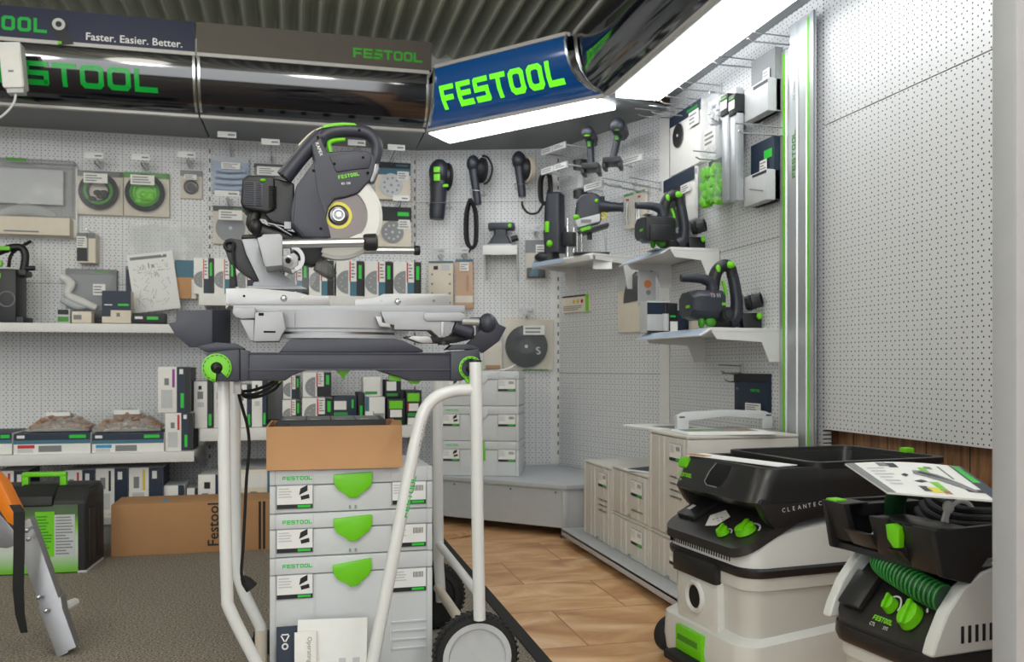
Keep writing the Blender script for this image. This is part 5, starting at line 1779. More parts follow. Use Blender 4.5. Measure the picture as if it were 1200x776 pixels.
# ================================================================== stackable cases
def case_unit(label, M, w, h, d, body='sys_grey', latch='lime', tilt=0.0, ribs=0, group=None, printed=True, left_logo=True, handle=False, single=False):
    t = thing('stacking_case', label, 'case', M, group)
    lid = .012 if single else min(.042, h * .36)
    zc = h - lid
    x1, x2 = w * .19, w * .228
    b = MB(body)
    for z0, z1 in ((0.0, zc - .0012),):
        b.box(-w / 2, .004, z0, w / 2, d, z1, .006)
    b.box(-w / 2, .0, .0, -w / 2 + .014, .012, zc - .001, .003).box(w / 2 - .014, .0, .0, w / 2, .012, zc - .001, .003)
    b.box(-x2 - .004, .001, .004, -x2, .006, zc - .003).box(x2, .001, .004, x2 + .004, .006, zc - .003)
    if single:
        for x in (-w * .10, w * .40):
            b.box(x, -.0015, .004, x + .006, .006, zc - .003, .001)
    for k in range(ribs):
        z = zc - .135 - .022 * k
        if z > .02:
            for s in (-1, 1):
                a, c = sorted((s * (x2 + .006), s * (w / 2 - .016)))
                if single:
                    a, c = w * .06, w * .34
                b.box(a, .0, z, c, .006, z + .004, .0012)
    b.m('sys_groove').box(-w / 2 + .004, .006, zc - .0012, w / 2 - .004, d - .002, zc)
    b.build('base', t)
    b = MB(body).box(-w / 2, .003, zc, w / 2, d, h - .001, .006).box(-w / 2, .0, zc + .001, -w / 2 + .014, .012, h - .001, .003).box(w / 2 - .014, .0, zc + .001, w / 2, .012, h - .001, .003)
    b.box(-x1 - .02, .0012, zc + .001, x1 + .02, .006, h - .004, .002)
    b.build('lid', t)
    if printed:
        for s in ((1,) if single else (-1, 1)):
            a, c = sorted((s * (x2 + .007), s * (w / 2 - .017)))
            if single:
                a, c = w * .06, w * .34
            zt = min(zc - .001, h - .034)
            zb = max(zt - .056, .012)
            b = MB('sys_groove').box(a - .002, .001, zb - .002, c + .002, .0035, zt + .002)
            b.m('paper').box(a, .000, zb, c, .002, zt)
            rect(b, 'card_black', a, zb, c, zb + .010, -.0008)
            rect(b, 'print_logo', a + (c - a) * .58, zb + .002, a + (c - a) * .95, zb + .008, -.0012)
            lines(b, a + .003, a + (c - a) * .5, zb + .025, zt - .004, 4, -.0008, 'print_pale', seed=3)
            if s < 0:
                b.m('letter_black')
                q = (c - a)
                b._faces([Vector((a + q * .62, -.001, zb + .032)), Vector((a + q * .86, -.001, zb + .042)), Vector((a + q * .86, -.001, zb + .056)), Vector((a + q * .66, -.001, zb + .048))], [(0, 1, 2, 3)])
                b._faces([Vector((a + q * .68, -.001, zb + .020)), Vector((a + q * .92, -.001, zb + .024)), Vector((a + q * .90, -.001, zb + .034)), Vector((a + q * .66, -.001, zb + .029))], [(0, 1, 2, 3)])
            else:
                b.m('letter_black')
                for k in range(9):
                    x = a + (c - a) * (.62 + .035 * k)
                    b.quad((x, -.001, zt - .022), (x + .0012, -.001, zt - .022), (x + .0012, -.001, zt - .008), (x, -.001, zt - .008))
            b.build('label_plate', t)
    if left_logo:
        b = MB('print_logo').logo(.0095, Matrix.Translation((-w / 2 + .030, .0022, h - .026)), depth=0)
        b.build('lettering', t)
    if latch:
        L_ = .047
        R = Matrix.Translation((0, 0, zc - .006)) @ Matrix.Rotation(tilt, 4, 'Y')
        pts = [(-L_, .030), (L_, .034), (L_, .010), (L_ * .82, -.006), (L_ * .36, -.020), (L_ * .24, -.028), (-L_ * .24, -.028), (-L_ * .36, -.020), (-L_ * .82, -.006), (-L_, .010)]
        if latch == 'lime':
            b = MB(latch).extrude([R @ Vector((p[0], -.010, p[1])) for p in pts], (0, .011, 0), .003)
            b.build('latch', t, 'lime green turn latch')
        else:
            b = MB(latch).extrude([R @ Vector((p[0], -.006, p[1])) for p in pts], (0, .008, 0), .002)
            b.build('latch', t)
    b = MB('sys_groove')
    for s in (-1, 1):
        b.box(s * .004 + s * .003 - .0025, -.0002, .006, s * .004 + s * .003 + .0025, .006, .014)
    b.build('lock_tab', t)
    if handle:
        MB(body).tube([(-w * .34, d * .5, h - .002), (-w * .34, d * .5, h + .012), (w * .34, d * .5, h + .012), (w * .34, d * .5, h - .002)], .007, 8).build('carry_handle', t)
    return t


def cases():
    y0 = 2.215
    l, r = on_y(316, 600, y0), on_y(507, 600, y0)
    cx, w = (l.x + r.x) / 2, r.x - l.x
    z = 0.0
    spec = [(.318, 'tall bottom case of the front stack, with ribs and a tilted lime latch', .10, 4), (.106, 'middle low case of the front stack, second lime latch', 0.03, 0), (.106, 'top low case of the front stack under the open brown box', 0.0, 0)]
    for h, lab, tl, rb in spec:
        case_unit(lab, TM((cx, y0, z), math.radians(1.0)), w, h, .296, 'sys_grey', 'lime', -tl, rb)
        z += h + .0005
    top = z
    # open brown box on top
    a, b_ = on_y(312, 520, 2.19), on_y(471, 520, 2.19)
    zt = on_y(390, 499, 2.19).z
    W, D, H = b_.x - a.x, .26, zt - top - .001
    t = thing('open_box', 'open brown cardboard box on top of the front case stack', 'box', TM(((a.x + b_.x) / 2, 2.19, top + .0005), math.radians(-1.2)))
    b = MB('card_tan').box(-W / 2, 0, 0, W / 2, .004, H, .0015)
    b.box(-W / 2, D - .004, 0, W / 2, D, H).box(-W / 2, .004, 0, -W / 2 + .004, D - .004, H).box(W / 2 - .004, .004, 0, W / 2, D - .004, H).box(-W / 2 + .004, .004, 0, W / 2 - .004, D - .004, .004)
    b.build('carton', t)
    MB('card_brown').extrude([Vector((W / 2 - .03, .001, H - .002)), Vector((W / 2, .001, H - .004)), Vector((W / 2 - .002, .02, H + .008)), Vector((W / 2 - .02, .03, H + .010))], (0, .002, .002)).build('flap', t)
    # catalogues inside
    m = TM(((a.x + b_.x) / 2, 2.2, zt - .022), math.radians(-1))
    t = thing('catalogue', 'grey printed catalogue lying in the open brown box', 'catalogue', TM(((a.x + b_.x) / 2 + .004, 2.203, zt - .03), math.radians(-1.5)))
    b = MB('card_black').box(-W / 2 + .02, .008, -.066, W / 2 - .042, D - .05, .042, .002)
    b.m('print_grey')
    zz = .0425
    for k in range(4):
        x = -W / 2 + .03 + k * .060
        b.quad((x, .011, zz), (x + .056, .011, zz), (x + .056, .20, zz), (x, .20, zz))
        b.m('print_pale').quad((x + .01, .02, zz + .0005), (x + .03, .03, zz + .0005), (x + .036, .05, zz + .0005), (x + .008, .06, zz + .0005)).m('print_grey')
    b.build('pages', t)
    MB('letter_black').box(-W / 2 + .016, .006, -.01, -W / 2 + .05, D - .06, .036, .004).build('spine', t)
    # booklets leaning on the front of the stack
    p, q = on_y(327, 735, 2.15), on_y(372, 735, 2.15)
    t = thing('leaflet', 'dark blue leaflet with a white emblem leaning on the bottom case', 'leaflet', TM(((p.x + q.x) / 2 + .02, 2.14, .0), math.radians(1), math.radians(-10)))
    b = MB('card_navy').box(-.07, 0, 0, .05, .0025, .168)
    b.m('letter_white')
    for k in range(3):
        aa = k * 2 * PI / 3
        b.cbox((0, 0, 0), (.016, .0006, .003), 0, Matrix.Translation((-.05 + .006 * math.sin(aa), -.0006, .143 + .006 * math.cos(aa))) @ Matrix.Rotation(aa, 4, 'Y'))
    b.torus((-.05, -.0008, .122), .006, .002, 'y', 16, 6)
    b.build('sheet', t)
    p, q = on_y(346, 731, 2.12), on_y(429, 727, 2.12)
    t = thing('leaflet', 'large white leaflet leaning on the bottom case', 'leaflet', TM(((p.x + q.x) / 2, 2.128, .0), math.radians(1), math.radians(-8), math.radians(2)))
    w2, h2 = (q.x - p.x), on_y(390, 729, 2.12).z
    b = MB('paper').box(-w2 / 2, 0, 0, w2 / 2, .004, h2)
    b.m('print_pale').quad((w2 * .1, -.0008, h2 * .1), (w2 * .2, -.0008, h2 * .1), (w2 * .2, -.0008, h2 * .5), (w2 * .1, -.0008, h2 * .5)).quad((w2 * .3, -.0008, h2 * .1), (w2 * .4, -.0008, h2 * .1), (w2 * .4, -.0008, h2 * .5), (w2 * .3, -.0008, h2 * .5))
    b.build('sheet', t)
    p, q = on_y(345, 745, 2.105), on_y(371, 743, 2.105)
    t = thing('leaflet', 'small white leaflet with a line of print in front of the large white one', 'leaflet', TM(((p.x + q.x) / 2, 2.112, .0), 0, math.radians(-7)))
    w2, h2 = (q.x - p.x), on_y(358, 744, 2.105).z
    b = MB('card_white').box(-w2 / 2, 0, 0, w2 / 2, .003, h2, .001)
    b.m('print_grey').text('Operating', .010, Matrix.Translation((w2 * .1, -.001, h2 * .93)) @ Matrix.Rotation(PI / 2, 4, 'Y'), 0)
    b.build('sheet', t)

    # stack on the corner plinth
    z = .2435
    c = on_z(561, 558, z)
    for k, lab in enumerate(('bottom case of the stack on the corner plinth', 'second case up of the stack on the corner plinth', 'third case up of the stack on the corner plinth')):
        case_unit(lab, TM((c.x, c.y, z), math.radians(-21)), .396, .172, .27, 'sys_grey', 'lime' if k == 0 else 'sys_grey', PI * .5 if k == 0 else 0, 0)
        z += .1725
    t = thing('leaflet', 'curled white leaflet on top of the plinth case stack', 'leaflet', TM((c.x + .12, c.y - .02, z)))
    MB('paper').loft([[Vector((x, y, zz)) for y, zz in ((0, .001), (.16, .001), (.16, .003), (0, .003))] for x in (-.06,)] + [[Vector((x, y, zz)) for y, zz in ((0, .002 + q), (.16, .001 + q * .4), (.16, .003 + q * .4), (0, .004 + q))] for x, q in ((.0, .0), (.04, .012), (.065, .03))]).build('sheet', t)

    # pale cases on the base deck of the tool wall
    zb = .0605
    def yy(px):
        return on_x(px, 560, 1.225).y
    def row(xa, xb, h, z, lab, lat=None, rb=0, dd=.40, **k):
        ya, yb = yy(xb), yy(xa)
        return case_unit(lab, TM((1.225, (ya + yb) / 2, z), -PI / 2), yb - ya - .006, h, dd, 'sys_warm_lit', lat, 0, rb, left_logo=False, single=True, **k)
    row(684, 716, .318, zb, 'pale case at the corner end of the base deck', None, 3)
    row(716, 760, .150, zb, 'lower pale case of the pair second from the corner')
    row(716, 760, .180, zb + .1505, 'upper pale case of the pair second from the corner, leaflets on it', None, 1)
    row(760, 806, .150, zb, 'lower pale case beside the nearer vacuum cleaner on the base deck')
    row(760, 806, .347, zb + .1505, 'tall pale case beside the vacuum cleaner, brochures on its lid', None, 4)
    yn, yf = yy(806), yy(760)
    zt = zb + .1505 + .347
    t = thing('carry_frame', 'white bow handle standing behind the brochures on the tall pale case', 'handle', TM((1.44, yf - .06, zt)))
    a, c = on_y(792, 490, yf - .06), on_y(908, 490, yf - .06)
    hh = on_y(850, 480, yf - .06).z - zt
    x0, x1 = a.x - 1.44, min(c.x - 1.44, .235)
    b = MB('sys_grey').prism([(x0, 0), (x0, hh * .72), (x0 + .03, hh * .9), ((x0 + x1) / 2, hh), (x1 - .03, hh * .9), (x1, hh * .72), (x1, 0), (x1 - .04, 0), (x1 - .04, hh * .5), ((x0 + x1) / 2, hh * .66), (x0 + .045, hh * .45), (x0 + .045, 0)], -.012, .012, .003)
    b.m('void_black').box(x0 + .008, -.0135, hh * .62, x0 + .028, -.012, hh * .68).box(x1 - .028, -.0135, hh * .66, x1 - .008, -.012, hh * .72)
    b.build('bow', t)
    def brochure(lab, cpt, yaw, w, d, cols, tilt=0.0, lift=0.0, name='brochure'):
        t = thing(name, lab, 'brochure', TM(cpt, yaw, tilt))
        b = MB('paper').box(-w / 2, -d / 2, 0, w / 2, d / 2, .003).box(-w / 2 + .004, -d / 2 + .002, .003, w / 2 - .002, d / 2 + .003, .0055)
        z = .0062
        for m_, a, c, e, f in cols:
            b.m(m_).quad((-w / 2 + a * w, -d / 2 + c * d, z), (-w / 2 + e * w, -d / 2 + c * d, z), (-w / 2 + e * w, -d / 2 + f * d, z), (-w / 2 + a * w, -d / 2 + f * d, z))
            z += .0003
        b.build('pages', t)
        return t
    brochure('open brochure with green and brown pictures on the tall pale case', (1.40, (yn + yf) / 2 - .06, zt + .0005), math.radians(-8), .30, .20, [('print_grey', .06, .45, .9, .95), ('lime_dark', .12, .5, .5, .75), ('card_brown', .55, .5, .85, .8), ('print_pale', .3, .6, .7, .7)])
    brochure('brochure jutting out over the pair of pale cases', (1.40, yf + .20, zt - .012), math.radians(8), .22, .36, [('print_grey', .2, .2, .75, .6)])
    t = thing('leaflet_holder', 'clear wire rest on the tool wall under the jutting brochure', 'holder', TM((1.45, yf + .20, zt - .016)))
    MB('hook_wire').box(-.1, -.05, -.002, .255, .05, .002).build('rest', t)
    brochure('pale green leaflet lying on the upper case of the pair', (1.48, (yy(716) + yf) / 2, zb + .331), math.radians(5), .2, .22, [('print_pale', .05, .05, .9, .9), ('lime_dark', .3, .1, .34, .9)], name='leaflet')
    brochure('dark leaflet on the front edge of the upper case of the pair', (1.30, (yy(716) + yf) / 2 - .07, zb + .332), math.radians(25), .13, .18, [('card_navy', .02, .02, .98, .98), ('print_grey', .2, .2, .6, .5)], name='leaflet')


cases()


# ================================================================== mitre saw on its wheeled stand
def stand():
    yA, yB = 2.05, 2.60
    lx, rx = on_y(262, 500, yA).x, on_y(557, 500, yA).x
    lz = lambda py, y=yA, px=400: on_y(px, py, y).z
    t = thing('saw_trolley', 'white tubular saw trolley with wheels and dark top beam', 'trolley', TM(((lx + rx) / 2, yA, 0)))
    W = lambda pts, y: [on_y(p[0], p[1], y) for p in pts]
    R = .0142
    # left front and rear legs
    P = W([(262, 444), (263, 560), (266, 690)], yA) + [on_y(270, 716, yA)] + [on_y(299, 774, yA), on_y(311, 800, yA)]
    MB('tube_white').tube(P, R * .95, 14, smooth=4).build('leg', t, world=True)
    P = [on_y(275, 444, yB - .22), on_y(275.5, 580, yB - .22), on_y(276.5, 655, yB - .22), on_y(284, 690, yB - .22), on_y(302, 728, yB - .22), on_y(306, 742, yB - .22), on_y(306, 800, yB - .22)]
    MB('tube_white').tube(P, R * 1.05, 14, smooth=4).m('tube_dirty').tube([P[-2] + Vector((0, 0, .01)), P[-1]], R * 1.1, 14).build('leg', t, world=True)
    # right front and rear uprights
    b = MB('tube_white').tube([on_y(557, 424, yA - .078), on_y(558, 470, yA - .078), on_y(559.5, 600, yA - .06), on_y(562, 726, yA - .045)], R * 1.0, 16)
    b.m('tool_black').cyl(on_y(557, 424.5, yA - .078), on_y(557, 422, yA - .078), R * 1.02, n=16)
    b.build('leg', t, world=True)
    P = [on_y(513, 440, yB), on_y(513, 560, yB), on_y(514, 660, yB), on_y(517, 705, yB)]
    MB('tube_white').tube(P, R * 1.1, 14).build('leg', t, world=True)
    # long curved handle that runs down in front of the stack
    P = [(553, 457), (532, 458), (512, 465), (498, 480), (490, 505), (480, 552), (464, 636), (437, 776)]
    P = [on_y(x, y, yA - .074 - .0 * i) for i, (x, y) in enumerate(P)]
    e = P[-1] + (P[-1] - P[-2]) * 1.0
    e.z = max(e.z, .01)
    k = (P[-1].z - .01) / max(P[-2].z - P[-1].z, .01)
    e = P[-1] + (P[-1] - P[-2]) * k
    MB('tube_white').tube(P + [e], R * 1.0, 16, smooth=5).build('handle_tube', t, world=True)
    # lettering along the handle: lies on the front of the tube
    a, c = on_y(473, 607, yA - .092), on_y(484, 558, yA - .092)
    ax = (c - a)
    ang = math.atan2(ax.z, ax.x)
    h = ax.length / (7 * 1.0 + 6 * .16)
    b = MB('letter_green').logo(h, TM((a.x + .004, a.y + .005, a.z)) @ Matrix.Rotation(-ang, 4, 'Y') @ Matrix.Translation((0, 0, -h * .45)), depth=0, ew=1.0)
    b.build('lettering', t, world=True)
    a2 = on_y(491, 524, yA - .092)
    b = MB('letter_black').text('UG-KAPEX', .0085, TM((a2.x - .002, a2.y + .006, a2.z)) @ Matrix.Rotation(-ang, 4, 'Y') @ Matrix.Translation((0, 0, -.004)), 0)
    b.build('marking', t, world=True)
    # cross bars
    MB('tube_white').tube([on_y(514, 637, yB), on_y(561, 697, yA + .06)], R * .8, 12).build('cross_bar', t, world=True)
    a, c = on_y(514, 690, yB), Vector((on_y(545, 735, yA + .12).x, yA + .06, .12))
    MB('tube_dirty').tube([on_y(513, 689, yB), on_y(538, 726, yA + .2), Vector((rx - .015, yA, .125))], R * .95, 12).build('axle_bar', t, world=True)
    # wheels
    for px, py, y, r in ((557, 766, yA, .1005), (506, 677, yB + .03, .098)):
        c = on_y(px, py, y)
        c.z = r + .001
        T = Matrix.Translation(c) @ Matrix.Rotation(PI / 2, 4, 'X')
        b = MB('rubber')
        b.lathe([(r * .80, -.026), (r * .93, -.024), (r * .985, -.014), (r, 0), (r * .985, .014), (r * .93, .024), (r * .80, .026)], T, 48)
        for q in range(44):
            aa = 2 * PI * q / 44
            for s in (-1, 1):
                b.box(-.0022, -.010, -.002, .0022, .006, .0022, 0, Matrix.Translation(c) @ Matrix.Rotation(aa, 4, 'Y') @ Matrix.Translation((0, s * .013, r * .985)) @ Matrix.Rotation(.5 * s, 4, 'Z'))
        o = b.build('tyre', t, world=True)
        b = MB('shop_grey' if px > 520 else 'tool_black').lathe([(0, .017), (r * .64, .017), (r * .67, .020), (r * .68, .026), (r * .81, .026), (r * .82, .018), (r * .82, -.018), (r * .66, -.024), (0, -.02)], T, 40)
        b.box(-r * .6, -.0185, -.0012, r * .6, -.0165, .0012, 0, Matrix.Translation(c) @ Matrix.Rotation(.9, 4, 'Y'))
        b.build('wheel_disc', t, world=True)
    # top beam with end housings
    yb0, yb1 = yA - .045, yA + .075
    q = lambda pts, y=yb0: [on_y(p[0], p[1], y) for p in pts]
    b = MB('tool_navy').extrude(q([(288, 413.5), (536, 413.5), (538, 446.5), (482, 446.5), (462, 440), (440, 433), (362, 433), (343, 440), (334, 446.5), (288, 446.5)]), (0, .10, 0), .004)
    b.box(on_y(290, 400, yb0).x, yb0 - .0035, lz(434.2, yb0), on_y(536, 400, yb0).x, yb0, lz(432, yb0)).box(on_y(290, 400, yb0).x, yb0 - .0035, lz(415.2, yb0), on_y(536, 400, yb0).x, yb0, lz(413.4, yb0), .0008)
    b.build('beam', t, world=True)
    MB('tool_navy').extrude(q([(327, 413), (340, 397.5), (462, 396.8), (472, 399), (496, 410), (496, 413)], yb0 + .01), (0, .06, 0), .003).build('tray', t, world=True)
    b = MB('tool_navy')
    f = q([(242, 413), (281, 409), (281, 447.5), (242, 447)], yb0 - .012)
    b.extrude(f, (0, .11, 0), .006)
    g = q([(242, 413), (281, 409), (276, 402.5), (253, 401.5), (232, 406)], yb0 - .01)
    b.extrude(q([(242, 413), (281, 410), (288, 409), (276, 402.5), (253, 401.0), (230, 406)], yb0 + .02), (0, .05, 0), .004)
    b.extrude(q([(281, 409), (292, 411), (292, 446), (281, 447.5)], yb0 - .004), (0, .09, 0), .003)
    b.build('end_housing', t, world=True)
    b = MB('tool_navy').extrude(q([(528, 412), (562, 409), (564, 424), (556, 440), (541, 446.5), (528, 447)], yb0 - .008), (0, .10, 0), .006)
    b.extrude(q([(523, 410), (530, 404), (548, 403), (563, 409)], yb0 + .02), (0, .05, 0), .003)
    b.build('end_housing', t, world=True)
    for (px, py, r0, r1, pk) in ((254, 431, 16.2, 6.5, -.016), (551.5, 431.5, 14.5, 11.5, -.012)):
        c = on_y(px, py, yb0 + pk - .003)
        s = c.y / 1.02 / FPX
        a0, a1 = (math.radians(-65), math.radians(245)) if px < 400 else (0, 2 * PI)
        T = Matrix.Translation(c) @ Matrix.Rotation(PI / 2, 4, 'X') @ Matrix.Rotation(0 if px > 400 else math.radians(20), 4, 'Z')
        b = MB('lime').lathe([(r1 * s, -.004), (r1 * s, .003), (r0 * s * .80, .003), (r0 * s, .0015), (r0 * s, -.004)], T, 44, a0, a1)
        b.m('tool_black')
        for k in range(15):
            aa = a0 + (a1 - a0) * (k + .5) / 15
            b.box(-.0032, -.0042, -.0007, .0032, -.0028, .0007, 0, Matrix.Translation(c) @ Matrix.Rotation(-aa - (0 if px > 400 else math.radians(20)), 4, 'Y') @ Matrix.Translation((r0 * s * .88, 0, 0)) @ Matrix.Rotation(PI / 2, 4, 'Y'))
        b.build('lock_ring', t, 'lime green ring', world=True)
        MB('tool_black').cyl(c + Vector((0, .004, 0)), c + Vector((.003, -.003, -.006)), .011, .009, 18).build('ring_hub', t, world=True)
    for pts, dy, th in (([(392, 433), (412, 433), (405, 440), (403, 446), (399, 440)], .05, .01), ([(456, 440), (470, 442), (470, 447), (456, 446)], .03, .02), ([(478, 446), (494, 446), (490, 450), (482, 450)], .03, .02), ([(545, 445), (556, 436), (557, 447), (549, 451)], -.016, .012), ([(326, 446), (332, 446), (326, 450)], .03, .02)):
        MB('lime').extrude(q(pts, yb0 + dy), (0, th, 0), .001).build('release_lever', t, 'lime green', world=True)
    # side wings
    yw = 2.16
    b = MB('tool_navy').extrude(q([(207, 364), (249, 363), (249, 404), (240, 407), (222, 407), (205, 392), (197, 379), (206, 377)], yw), (0, .012, 0), .002)
    b.extrude([on_y(249, 363, yw), on_y(270, 363, yw + .06), on_y(270, 403, yw + .06), on_y(249, 404, yw)], (0, .012, 0), .001)
    b.build('wing', t, world=True)
    b = MB('tool_navy').extrude(q([(545, 405), (560, 390), (580, 371), (585, 380), (593.5, 384), (585, 400), (566, 414), (558, 410), (545, 411)], yw), (0, .012, 0), .002)
    b.extrude([on_y(560, 380, yw + .02), on_y(580, 371, yw), on_y(577, 400, yw), on_y(560, 404, yw + .02)], (0, .03, 0), .002)
    b.build('wing', t, world=True)
    MB('tube_white').box(on_y(274, 450, yA + .04).x, yA + .02, lz(461, yA + .04), on_y(283, 450, yA + .04).x, yA + .05, lz(447, yA + .04), .002).build('foot_bracket', t, world=True)
    # black power cord of the saw
    t2 = thing('looped_cable', 'black power cable looped under the trolley beam and hanging down', 'cable', TM((on_y(285, 690, 2.2).x, 2.2, 0)))
    P = [(326, 447), (318, 453), (303, 461), (288, 463), (280, 460), (284, 478), (290, 500), (292, 525), (289, 560), (287, 600), (285, 640), (283, 672), (288, 684)]
    b = MB('rubber').tube([on_y(x, y, 2.12 + .006 * i) for i, (x, y) in enumerate(P)], .0036, 8, smooth=5)
    b.tube([on_y(x, y, 2.14) for x, y in ((330, 446), (322, 456), (306, 464), (290, 466), (281, 460))], .0036, 8, smooth=5)
    b.tube([on_y(x, y, 2.16) for x, y in ((322, 446), (312, 452), (298, 457), (284, 459))], .0036, 8, smooth=5)
    b.build('cable', t2, world=True)
    a, c = on_y(284, 676, 2.2), on_y(295, 689, 2.2)
    MB('rubber').tube([a, a.lerp(c, .4), c], [.006, .013, .016], 12).build('plug', t2, world=True)
    # a few dark things between the rear legs
    t3 = thing('cable_plug', 'black plug lying behind the left trolley leg', 'plug', TM((on_y(318, 725, 2.45).x - .02, 2.5, 0)))
    MB('rubber').box(-.03, -.02, .002, .03, .03, .06, .012).cyl((-.03, 0, .03), (-.06, 0, .05), .012).build('body', t3)


def saw():
    yT = 2.11
    c0 = on_y(400, 397, yT)
    t = thing('mitre_saw', 'large mitre saw with dark housing, round blade and silver table', 'saw', TM((c0.x, yT + .05, c0.z)))
    q = lambda pts, y: [on_y(p[0], p[1], y) for p in pts]
    # --- table
    yf = 2.02
    b = MB('alu_cast')
    b.extrude(q([(273, 358), (545, 358), (545, 366), (505, 367), (273, 366)], yf + .05), (0, .22, 0), .002)
    b.extrude(q([(273, 360), (299, 360), (299, 373), (283, 374), (276, 372), (272, 367)], yf + .004), (0, .08, 0), .004)
    b.extrude(q([(281, 374.5), (298, 374.5), (297.5, 400), (293, 399)], yf + .01), (0, .05, 0), .002)
    b.extrude(q([(299, 366), (331, 365), (335, 386), (331, 391), (327, 400), (297, 400.5)], yf), (0, .08, 0), .003)
    b.m('void_black').box(*(lambda a, c: (a.x, a.y - .0006, a.z, c.x, a.y + .002, c.z))(on_y(303, 370, yf), on_y(309, 366.8, yf)))
    b.box(*(lambda a, c: (a.x, a.y - .0006, a.z, c.x, a.y + .002, c.z))(on_y(309, 390, yf), on_y(323, 388, yf)))
    b.build('table_left', t, world=True)
    b = MB('alu_cast')
    # round turntable: shallow arc front seen edge-on
    cx = on_y(398, 375, yf).x
    Rt = .30
    half = math.asin((on_y(464, 375, yf + .03).x - cx) / Rt)
    for (p0, p1, rr, m_) in ((364, 384.5, 1.0, 'alu_cast'), (384.5, 386.5, .992, 'sys_groove'), (386.5, 389, .996, 'alu_cast'), (389, 392, .982, 'steel_dark'), (392, 396.5, .99, 'alu_cast')):
        b.m(m_)
        za, zb = on_y(400, p0, yf + .02).z, on_y(400, p1, yf + .02).z
        b.lathe([(Rt - .09, za), (Rt * rr, za), (Rt * rr, zb), (Rt - .09, zb), (Rt - .09, za)], Matrix.Translation((cx, yf + .004 + Rt, 0)), 32, -PI / 2 - half, -PI / 2 + half)
    b.box(*(lambda a, c: (a.x, a.y, a.z, c.x, a.y + .1, c.z))(on_y(344, 385, yf + .015), on_y(345, 366, yf + .015)))
    b.build('turntable', t, world=True)
    b = MB('alu_cast')
    b.extrude(q([(446, 365), (498, 365), (502, 372), (510, 376), (530, 376), (526, 391), (521, 396), (515, 396), (505, 387), (462, 386.5), (462, 381), (452, 380)], yf + .006), (0, .07, 0), .003)
    b.extrude(q([(497, 366), (541, 366), (546, 369), (545, 375), (541, 376.5), (500, 376.5), (496, 373)], yf), (0, .05, 0), .004)
    b.m('alu_bright').extrude(q([(517, 377), (521, 377), (521, 395), (517, 395)], yf + .002), (0, .02, 0), .001)
    b.extrude(q([(478, 396.5), (483, 393.5), (504, 394), (508, 402), (494, 402.5)], yf + .004), (0, .05, 0), .003)
    b.extrude(q([(440, 371), (447, 371), (448, 378), (457, 380), (458, 384), (445, 383)], yf - .004), (0, .02, 0), .001)
    b.build('table_right', t, world=True)
    b = MB('tool_black')
    b.extrude(q([(476, 394), (530, 394), (540, 384), (556, 384), (556, 397), (534, 402), (512, 402), (478, 396)], yf + .03), (0, .08, 0), .003)
    b.cyl(on_y(520, 400, yf + .004), on_y(520, 404.5, yf + .004), .014)
    b.build('underframe', t, world=True)
    b = MB('tool_navy')
    a, c = on_y(541, 377, yf), on_y(561, 377.5, yf)
    b.cyl(on_y(532, 383, yf + .01), on_y(552, 390, yf + .01), .016).cyl(on_y(550, 374, yf), on_y(563, 374, yf), .004)
    b.ell(on_y(571.5, 378.8, yf), (.021, .021, .0235), 20)
    b.build('clamp_knob', t, world=True)
    MB('alu_bright').cyl(a, c, .0088).build('clamp_shaft', t, world=True)
    # --- fences
    yq = 2.14
    b = MB('alu_bright').extrude(q([(264.5, 338), (296, 337.5), (318, 339.5), (336, 341), (350, 343), (362, 346), (386, 347), (386, 357), (270, 357), (264.5, 362.5)], yq), (0, .012, 0), .0015)
    b.m('sys_groove').extrude(q([(264.5, 356), (386, 356.5), (388, 358), (264.5, 357.5)], yq - .002), (0, .004, 0))
    b.m('steel').ell(on_y(332.5, 349.5, yq - .001), (.008, .005, .008), 14)
    b.m('void_black').ell(on_y(286, 347, yq - .0005), (.003, .002, .003), 8)
    b.m('card_white').ell(on_y(354, 348.7, yq - .0005), (.003, .002, .003), 8)
    b.build('fence', t, world=True)
    b = MB('alu_bright').extrude(q([(416, 351), (432, 350), (444, 347), (450, 344.5), (480, 344), (524, 344.5), (526, 347), (528, 361.5), (416, 360)], yq), (0, .012, 0), .0015)
    b.m('steel').ell(on_y(466, 353.5, yq - .001), (.008, .005, .008), 14)
    b.m('card_white').ell(on_y(446.5, 351.5, yq - .0005), (.0028, .002, .0028), 8)
    b.m('print_grey').ell(on_y(508.5, 352.6, yq - .0005), (.0035, .002, .0035), 8)
    b.build('fence', t, world=True)
    # --- pillar and rail carrier
    yp = 2.19
    b = MB('alu_cast')
    b.extrude(q([(283, 280), (301, 279), (310, 312), (326, 316), (349, 335), (350, 339), (295, 339), (297, 330), (304, 330), (288, 297)], yp + .01), (0, .07, 0), .006)
    b.extrude(q([(301, 279), (307, 277), (308, 274.5), (328, 274), (331, 277), (331, 311), (311, 313)], yp - .105), (0, .18, 0), .005)
    b.extrude(q([(329, 300), (345, 296), (350, 301), (349, 312), (342, 316), (331, 312)], yp - .09), (0, .12, 0), .004)
    b.extrude(q([(290, 335), (352, 335), (362, 339), (290, 339.5)], yp), (0, .07, 0), .002)
    b.build('pillar', t, world=True)
    b = MB('alu_bright')
    c = on_y(344, 305, yp - .092)
    b.lathe([(.0085, -.004), (.0085, .004), (.012, .003), (.012, -.004)], Matrix.Translation(c + Vector((-.012, 0, -.002))) @ Matrix.Rotation(PI / 2, 4, 'X'), 18)
    b.lathe([(.022, .0), (.031, 0), (.031, .01), (.022, .01)], Matrix.Translation(c + Vector((-.006, .012, .004))) @ Matrix.Rotation(PI / 2, 4, 'X'), 28, -1.2, 1.5)
    b.extrude(q([(338, 310), (352, 305), (350, 315), (343, 321)], yp - .084), (0, .008, 0), .001)
